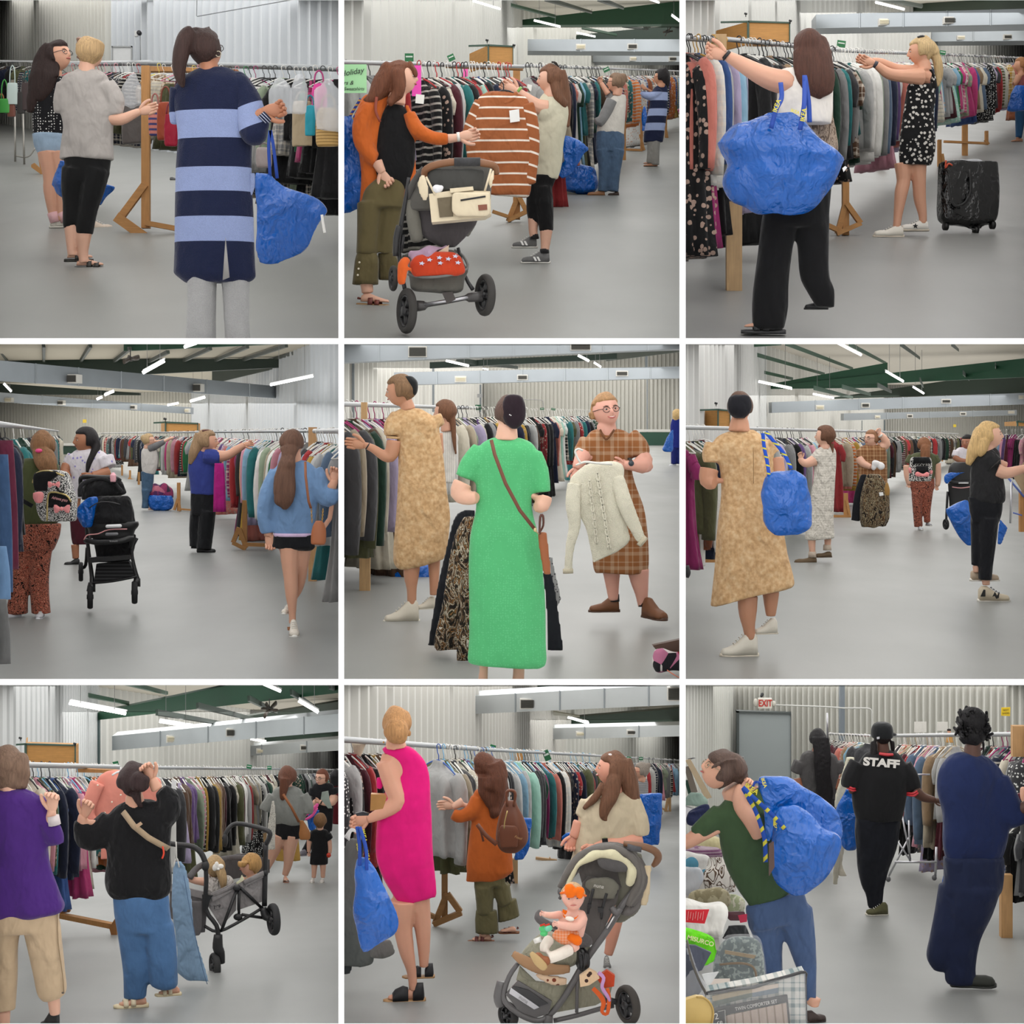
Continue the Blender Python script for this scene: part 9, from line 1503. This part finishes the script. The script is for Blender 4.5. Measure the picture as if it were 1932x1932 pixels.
 pile('floral_comforter',[(965,-20,60),(985,-20,150),(1080,-20,130),(1130,-20,120)],M('cloth',(206,204,200),(90,150,176),pat='dots',sc=9,th=.42,rnd=.9),'white comforter with blue petals in a clear bag at the left edge',10.6)
 pile('swirl_blanket',[(980,140,225),(1030,130,260),(1100,110,290),(1180,120,305)],M('cloth',(214,208,200),pat='blotch',sc=9,dist=2.5,det=0,cols=[(0,(214,208,200)),(.45,(84,66,54)),(.52,(216,210,202)),(.6,(96,78,64)),(.66,(210,206,198))]),'white blanket with brown curling leaf pattern on the bedding pile',10.3)
 pile('plastic_pillow_bag',[(1040,-20,90),(1080,-20,130),(1160,-20,110),(1210,-20,60)],M('clear',(214,216,220),a=.6,vary=0),'clear plastic bag of white bedding at the left edge',9.9)
 pile('beige_pillow',[(1160,80,200),(1185,30,255),(1230,20,265),(1258,40,240)],M('cloth',(150,140,110),(180,170,140),pat='blotch',sc=20,th=.5),'beige patterned cushion in plastic mid pile',9.3);pile('green_pillow',[(1190,230,310),(1230,250,345),(1300,255,355)],M('cloth',(170,176,140),(214,210,190),pat='blotch',sc=16,dist=2,th=.5),'green and cream patterned cushion beside the jeans',9.6)
 pile('maroon_box',[(1296,250,355),(1330,250,358),(1345,260,356)],pl(70,24,34),'dark maroon comforter band behind the white comforter',8.9,fold=0);t=T_(P,'red_label',8.8,330,1330,'small crimson label at the pile beside the jeans','label');t.solo([t.B([(305,1300),(356,1292),(356,1336),(318,1342)],3,-60)],pl(170,20,60),sm=0)
 wc=pile('white_comforter',[(1240,-20,170),(1265,-20,245),(1340,-20,250),(1410,-20,240),(1440,60,225)],cl(222,220,214,bump=.6,bs=8),'white comforter in plastic with a red label at the left edge',8.0);t=T_(P,'red_price_sheet',7.8,70,1330,'red printed label sheet on the white comforter','label');t.q('sheet',[t.B([(-20,1255),(138,1252),(112,1332),(-20,1322)],3,-110)],pl(206,20,40),sm=0);t.q('print_lines',[t.B([(20+k*14,1262+(k%3)*4),(23+k*14,1262+(k%3)*4),(17+k*14,1312-(k%2)*10),(14+k*14,1312-(k%2)*10)],2,-114) for k in range(7)],pl(232,150,150),sm=0)
 pile('dark_blanket',[(1370,250,360),(1400,240,370),(1445,230,380)],cl(40,42,44,bump=.8),'dark grey folded blanket under the white comforter',8.5)
 t=T_(P,'fleece_blanket',7.4,120,1610,'lime green fleece blanket with brand lettering rolled in plastic at the left edge','blanket');t.q('fleece',[t.S([(1375,-20,60),(1400,-20,150),(1440,-20,205),(1500,60,215),(1550,90,228),(1590,96,200),(1612,100,150)],k=.4,ex=3)],cl(104,208,32,bump=.6),x=11,fold=.02,fx=30);t.text('MISURCO',90,1432,26,pl(226,226,170),dz=-100,rot=-16,bold=.02);t.q('grey_panel',[t.B([(-20,1445),(60,1452),(148,1492),(95,1590),(60,1600),(-20,1500)],20,-120)],cl(86,90,104),sm=0)
 t=T_(P,'backrest_cushion',7.0,320,1720,'teal tweed backrest cushion with brown piping in clear plastic','cushion');t.q('cushion_body',[t.S([(1440,300,370),(1460,240,430),(1520,200,455),(1600,180,462),(1690,180,465),(1720,190,440)],k=.35,ex=2.6)],M('cloth',(70,84,84),(120,132,126),pat='blotch',sc=60,det=1,th=.55,bump=.5),x=11,fold=.005)
 t.q('piping',[t.T([(200,1570,6,-80),(300,1556,7,-100),(370,1568,7,-100),(400,1610,7,-100),(404,1700,7,-90)])],pl(110,94,76));t.q('upper_band',[t.B([(225,1480),(400,1510),(388,1528),(225,1500)],6,-110)],cl(140,126,106),sm=0);t.q('paper_label',[t.B([(120,1640),(252,1636),(254,1725),(120,1735)],4,-120)],pl(210,198,188),sm=0);t.q('care_tag',[t.B([(414,1655),(440,1640),(446,1690),(418,1695)],4,-80)],pl(206,202,180),sm=0)
 t.q('plastic_sleeve',[t.S([(1430,290,380),(1450,230,440),(1600,170,470),(1730,170,475)],k=.42,ex=2.6)],M('clear',(230,232,234),a=.14,vary=0))
 t=T_(P,'clear_sleeve',6.8,80,1700,'clear plastic edge with white fold left of the tweed cushion','plastic cover');t.solo([t.B([(95,1612),(190,1598),(130,1690),(110,1650)],6,-120)],M('clear',(230,232,232),a=.75,vary=0),sm=0)
 t=T_(P,'grey_bedding',6.5,40,1760,'slate bedding set in shiny plastic at the lower left edge','bedding');t.q('bedding_body',[t.S([(1480,-40,20),(1560,-40,60),(1680,-40,110),(1740,-40,120),(1800,-40,60)],k=.3,ex=3)],cl(74,78,90),x=11,fold=.01);t.q('plastic_edge',[t.T([(15,1430,6,-90),(40,1540,7,-90),(80,1650,7,-90),(135,1760,8,-90),(165,1870,8,-90),(180,1940,8,-90)],flat=.6)],pl(90,86,80,rough=.2));t.q('plastic_sleeve',[t.S([(1500,-40,40),(1640,-40,90),(1740,-40,150),(1780,-40,100)],k=.4)],M('clear',(226,228,232),a=.3,vary=0))
 t=T_(P,'tan_package',6.1,80,1930,'glossy tan rounded package corner at the bottom left','package');t.q('package_body',[t.B([(-40,1790),(70,1758),(110,1762),(150,1795),(165,1850),(150,1940),(-40,1960)],40,-60)],pl(206,176,106,rough=.3),sm=0);t.q('package_rim',[t.T([(70,1758,6,-64),(112,1762,6,-64),(150,1796,6,-64),(166,1850,6,-64),(152,1930,6,-64)])],pl(176,146,80))
 t=T_(P,'comforter_package',6.3,430,1930,'plaid comforter set in a clear zip bag with dark title band at the bottom left','bedding')
 t.q('comforter_block',[t.B([(140,1745),(400,1700),(688,1632),(698,1940),(150,1960)],90,0)],M('cloth',(206,204,198),(110,128,130),pat='plaid',per=.06,mx=.5,vary=.05),sm=0)
 for q,c in (([(165,1770),(390,1722),(392,1750),(168,1800)],(170,156,130)),([(168,1800),(392,1750),(392,1774),(170,1830)],(96,104,96)),([(392,1722),(540,1700),(540,1722),(392,1752)],(206,190,176)),([(392,1752),(540,1722),(540,1752),(392,1776)],(112,124,134))): t.q('fabric_square',[t.B(q,5,-12)],cl(*c),sm=0)
 t.q('title_band',[t.B([(170,1838),(580,1760),(588,1800),(210,1880),(176,1890)],5,-18)],pl(52,50,50),sm=0);t.q('title_band',[t.B([(580,1760),(590,1762),(608,1935),(596,1940)],5,-18)],pl(52,50,50),sm=0)
 t.text('TWIN COMFORTER SET',413,1819,21,pl(222,220,214),dz=-22,rot=11,sx=.78);t.q('picture_insert',[t.B([(240,1880),(586,1806),(600,1940),(250,1945)],5,-16)],M('cloth',(186,168,156),(150,132,116),pat='stripe',per=.03,w=.2,dir=(1,0,.1),vary=.1),sm=0)
 bb=t.q('piece_count_box',[t.B([(170,1858),(238,1842),(240,1930),(172,1940)],5,-24)],pl(40,38,38),sm=0);t.q('box_outline',[t.T([(196,1852,1.5,-28),(236,1843,1.5,-28),(238,1926,1.5,-28),(176,1938,1.5,-28)],sub=1)],pl(220,218,214));t.text('2',188,1880,36,pl(232,230,226),dz=-28,rot=10);t.text('ce',206,1912,26,pl(232,230,226),dz=-28,rot=10);t.text('c',152,1925,24,pl(232,230,226),dz=-24,rot=10)
 t.q('zip_edge',[t.T([(130,1755,10,-14),(260,1735,11,-16),(400,1718,10,-16),(480,1690,10,-16),(600,1655,10,-16),(690,1634,9,-14),(694,1700,5,-14),(700,1930,4,-14)],N=8)],pl(44,44,46,rough=.2));t.q('plastic_sleeve',[t.B([(140,1748),(400,1704),(690,1636),(700,1940),(150,1960)],4,-30)],M('clear',(232,234,236),a=.10,vary=0),sm=0)
 t=person(P,1060,770,'person with long black box braids in charcoal t-shirt facing the wall, behind the blue bags',Z=19.7);sk=skin('b');H=Head(t,765,320,110,180)
 t.q('body',H.skull()+[t.T([(765,360,28),(765,400,34)]),t.core([(420,680,860),(700,680,860)]),t.T([(650,540,26),(660,600,24,-10)]),t.T([(870,540,26),(866,600,24,-10)])],sk,x=10)
 t.q('hair',[H.capp(1.12,.5)]+[t.T([(735+k*8,300,12,-50),(738+k*9,400,10,-70),(742+k*8,500,9,-76),(750+k*9,600,8,-76),(760+k*7,660+(k%3)*18,5,-76)],N=6) for k in range(10)],hair(20,18,20),x=9,fold=.004,fx=80,fz=80)
 t.q('t_shirt',[t.S([(388,720,810),(410,670,870),(500,660,885),(600,672,870),(680,690,860)],k=.5),t.T([(670,450,42),(645,510,38)],flat=.9),t.T([(868,450,42),(888,510,38)],flat=.9)],cl(76,74,74),x=11,fold=.006);t.q('trousers',[t.S([(620,680,862),(760,680,868),(980,690,860)],k=.5)],cl(30,30,34),x=12)
 t=person(P,1318,1120,'person in black ringer shirt lettered STAFF, black baggy trousers and backwards-tilted black cap');sk=skin('d');H=Head(t,1130,300,125,-170)
 t.q('body',H.skull()+[t.T([(1130,345,34),(1135,400,40)]),t.core([(430,1020,1240),(700,1000,1220)]),t.T([(1300,600,34,-20),(1350,640,28,-24),(1400,655,22,-26),(1425,660,19,-26)]),t.T([(960,600,30,-10),(965,620,24,-20)])],sk,x=10,extra=hand(t,1415,660,-6,th=1,s=70,dz=-26,curl=.5))
 t.q('hair',[t.T([(1075,330,14,-10),(1068,400,13,-20),(1062,440,6,-20)]),t.T([(1085,340,12,-20),(1082,400,12,-30),(1075,420,5,-30)]),t.T([(1185,330,14,0),(1190,380,12,0),(1188,400,5,0)]),H.capp(1.08,.3)],hair(24,20,20),x=9)
 t.q('cap',[t.S([(225,1100,1160),(240,1078,1182),(270,1068,1190),(300,1068,1190),(312,1072,1186)],k=1)],cl(26,28,30,bump=.2),x=9);t.q('cap_brim',[t.E(1185,292,28,8,40,10,rot=-6)],cl(24,26,28));t.q('cap_emblem',[t.B([(1085,296),(1100,294),(1100,306),(1086,308)],3,-66)],pl(200,200,204),sm=0)
 t.q('shirt',[t.S([(385,1085,1180),(410,1030,1235),(500,980,1285),(600,960,1270),(700,965,1255),(775,985,1240)],k=.5),t.T([(1000,460,60),(955,540,58,-6),(945,590,50,-10)],flat=.85),t.T([(1240,470,62),(1285,550,54,-10),(1302,600,44,-14)],flat=.85)],cl(26,26,28,bs=6),x=11,fold=.006)
 for pts in ([(1258,630,6,-20),(1300,625,7,-60),(1340,600,6,-20)],[(1254,618,5,-20),(1296,613,6,-60),(1334,590,5,-20)],[(925,572,5,-20),(945,585,6,-60),(970,590,5,-40)],[(922,585,5,-20),(945,598,6,-60),(970,602,5,-40)]): t.q('sleeve_stripe',[t.T(pts)],pl(200,50,60))
 t.q('collar',[t.T([(1102,392,8,-50),(1140,396,9,-62),(1178,398,8,-50)])],pl(196,60,66));t.text('STAFF',1108,440,44,pl(236,232,226),dz=-78,rot=-5,bold=.05,sx=1.25)
 t.q('trousers',[t.S([(760,985,1240),(850,980,1235),(950,990,1215),(1060,995,1170),(1150,1010,1145),(1200,1030,1140),(1262,1040,1132),(1285,1050,1100)],k=.5)],cl(20,22,30,bs=5,bump=.6),x=12,fold=.012,fx=12)
 shoe(t,1160,1312,190,mat=cl(92,90,64),sole=pl(216,210,196),L=128,hi=.5)
 bag(P,15.2,930,940,'smaller blue shopping bag behind the STAFF shirt',[(600,925,950),(680,880,975),(760,865,988),(860,890,990),(920,905,985),(942,930,975)],k=.5)
 t=T_(P,'cream_jeans',15.4,930,700,'cream jeans draped between the blue bags and the STAFF shirt','clothing');t.q('waistband',[t.S([(425,930,970),(480,915,960),(560,890,940),(640,865,920),(710,858,890)],k=.35,fold=.05)],cl(206,202,182),x=10,fold=.008);t.q('leg',[t.S([(860,880,925),(950,862,915),(1030,850,905),(1095,885,932)],k=.35)],cl(200,192,176),x=10);t.q('leg',[t.S([(940,850,890),(1040,848,888),(1142,846,876)],k=.3,dz=-10)],cl(190,184,168),x=10);t.q('beaded_trim',[t.E(935+4*(k%2),432+9*k,5,4,4,-30) for k in range(6)],pl(160,150,110))
 t=person(P,1735,1620,'person with curly black updo in navy top, navy trousers and dark clogs');sk=skin('d');H=Head(t,1650,300,150,150,0)
 t.q('body',H.skull()+[t.T([(1640,350,44),(1640,420,54)]),t.core([(480,1500,1760),(1000,1500,1780)]),t.T([(1880,720,44,-40),(1920,690,34,-60),(1950,660,28,-70)]),t.T([(1840,590,20,40),(1870,600,18,40)])],sk,x=9,extra=hand(t,1862,602,160,th=1,s=70,dz=30,curl=.5)+hand(t,1935,680,60,s=90,dz=-66,curl=.5))
 rnd=random.Random(4);cur=[H.capp(1.1,.45)]
 for k in range(110):
  a=rnd.uniform(-1.9,1.9);r=rnd.uniform(30,96);u=1640+math.sin(a)*r*1.02;v=215-math.cos(a)*r*.9+rnd.uniform(-8,60);cur.append(t.T([(u,v,9,rnd.uniform(-70,40)),(u+rnd.uniform(-10,10),v+16,9,rnd.uniform(-70,40)),(u+rnd.uniform(-10,10),v+34,7,rnd.uniform(-70,40))],N=6,e=1))
 curls=cur[1:];cur=cur[:1]+[t.E(1638,210,80,76,70,-10),t.T([(1580,300,30,-20),(1600,340,20,-20)]),t.T([(1700,340,10,-10),(1698,380,8,-10),(1696,410,4,-10)])]
 t.q('hair',cur,hair(18,16,18),x=9,extra=curls)
 t.q('shirt',[t.S([(400,1560,1680),(430,1490,1740),(500,1440,1800),(620,1432,1830),(760,1470,1845),(900,1480,1835),(1000,1500,1800),(1048,1560,1740)],k=.5),t.T([(1760,560,84,-10),(1820,680,78,-30),(1870,760,62,-50),(1890,720,52,-56)],flat=.85)],cl(30,42,82,bs=5,bump=.7),x=12,fold=.01)
 t.q('trousers',[t.S([(985,1480,1812),(1100,1485,1810),(1180,1470,1800)],k=.5),t.S([(1150,1460,1700),(1300,1430,1650),(1450,1400,1600),(1560,1384,1560),(1632,1430,1500)],k=.6,dz=20),t.S([(1150,1510,1795),(1300,1500,1745),(1450,1497,1672),(1600,1495,1645),(1695,1500,1655)],k=.7)],cl(30,38,66,bs=5,bump=.6),x=12,fold=.012,fx=12)
 shoe(t,1520,1715,-8,'clog',pl(54,56,50,rough=.8),pl(48,50,46),L=240,hi=.28)
 bag(P,14,1480,1200,'sliver of blue bag peeking left of the navy trousers',[(1072,1475,1490),(1130,1468,1500),(1190,1475,1496)],k=.5)
 t=person(P,1500,1915,'sliver of a person in dark clothing at the right edge beside the navy top',Z=11.5);t.q('sleeve',[t.T([(1925,590,16),(1930,650,20),(1960,700,20)])],skin('l'),x=10);t.q('shirt',[t.T([(1950,700,40),(1950,900,40)])],cl(60,60,62),x=11)
 t=T_(P,'maroon_garment',12,1885,680,'maroon garment in the hands past the navy top','clothing');t.solo([t.B([(1845,655),(1925,620),(1940,650),(1868,690)],16)],cl(90,30,44),sm=0)
 t=person(P,1885,620,'person with tied grey brown hair and glasses in green t-shirt leaning left over the bedding',Z=9.0);sk=skin('l');H=Head(t,210,500,215,-78,26)
 t.q('body',H.skull()+[t.T([(270,590,60,20),(310,650,80,20)]),t.core([(700,240,440),(1200,380,520)]),t.T([(420,860,40,-60),(380,760,54,-70),(320,680,46,-76),(310,600,34,-80),(330,570,28,-80)]),t.T([(100,850,50,-10),(40,890,42,-16),(-20,915,36,-20)]),t.T([(745,1780,40),(735,1830,36)])],sk,x=9,extra=hand(t,325,590,50,th=1,curl=.75,dz=-86,s=130))
 t.q('hair',[H.capp(1.12,.35),t.T([(200,430,50,-20),(290,450,60,-30),(330,510,44,-30)]),t.E(330,530,40,44,36,-20)]+[t.T([(120+20*k,500-14*k,4,-90),(180+20*k,440-8*k,4,-96),(270+10*k,420,4,-90)]) for k in range(4)],hair(84,66,58),x=9,fold=.008,fx=60);H.face(glasses=(170,150,120))
 t.q('t_shirt',[t.S([(640,250,400),(180,740,480,660),(200,840,500,760),(215,940,505,860),(250,1060,520,960),(310,1180,550,1060),(365,1260,590,1140),(375,1295,600,1180)],k=.5),t.T([(220,730,66,0),(140,800,66,-6),(60,860,50,-10)],flat=.85),t.T([(400,600,50,-20),(430,680,52,-50),(440,720,44,-56)],flat=.8)],cl(62,84,56,bs=5,bump=.6),x=12,fold=.009)
 t.q('jeans',[t.S([(355,1270,690,1160),(365,1330,710,1240),(380,1400,730,1330)],k=.4),t.S([(1300,360,560),(1450,400,570),(1600,450,568),(1760,470,575)],k=.7,dz=30),t.S([(1260,540,735),(1400,560,745),(1550,620,760),(1680,670,765),(1800,695,764)],k=.7)],cl(72,92,128,vary=.35,vs=5,bump=.6,bs=8),x=12,fold=.012)
 shoe(t,700,1925,38,'clog',pl(60,46,42,rough=.6),pl(46,36,34),L=150,hi=.4)
 t=T_(P,'phone_pouch',8.7,480,1000,'dark brown phone pouch at the hip of the green t-shirt','pouch');t.solo([t.B([(470,885),(496,870),(500,1010),(470,1060)],20,-130)],pl(84,62,54),sm=0)
 bag(P,8.75,680,1210,'huge blue shopping bag slung over the shoulder of the green t-shirt, nearer and lower',[(700,545,640),(800,500,800),(900,490,890),(1000,480,870),(1080,500,820),(1160,560,760),(1208,620,700)],k=.5,straps=[[(560,800,-120),(470,700,-130),(380,620,-130),(325,568,-110)],[(460,1000,-60),(455,860,-80),(400,700,-90),(330,580,-90)]],logo=[(385,596,30,-32),(495,765,30,-62),(520,795,24,-62)],sw=12,fold=.03,smat=M('plain',(24,70,160),(200,190,60),pat='stripe',per=.06,w=.3,dir=(.7,0,-.7),bump=0))
 bag(P,8.95,620,890,'second huge blue shopping bag with its full body bulging right, upper of the two',[(532,440,520),(560,430,620),(620,440,740),(700,450,850),(780,470,890),(860,480,912),(900,560,900)],k=.4,straps=[[(450,560,-80),(400,540,-80),(380,580,-80)]],fold=.03)
 bag(P,8.7,480,900,'crumpled front edge of the blue bags by the elbow',[(700,455,500),(800,455,520),(900,460,500)],k=.4,logo=[(455,560,20,-70)])
# ---------------------------------------------------------------- build
dividers()
for k,f in enumerate((p1,p2,p3,p4,p5,p6,p7,p8,p9)):
 if ONLY is None or (k+1) in ONLY: f()
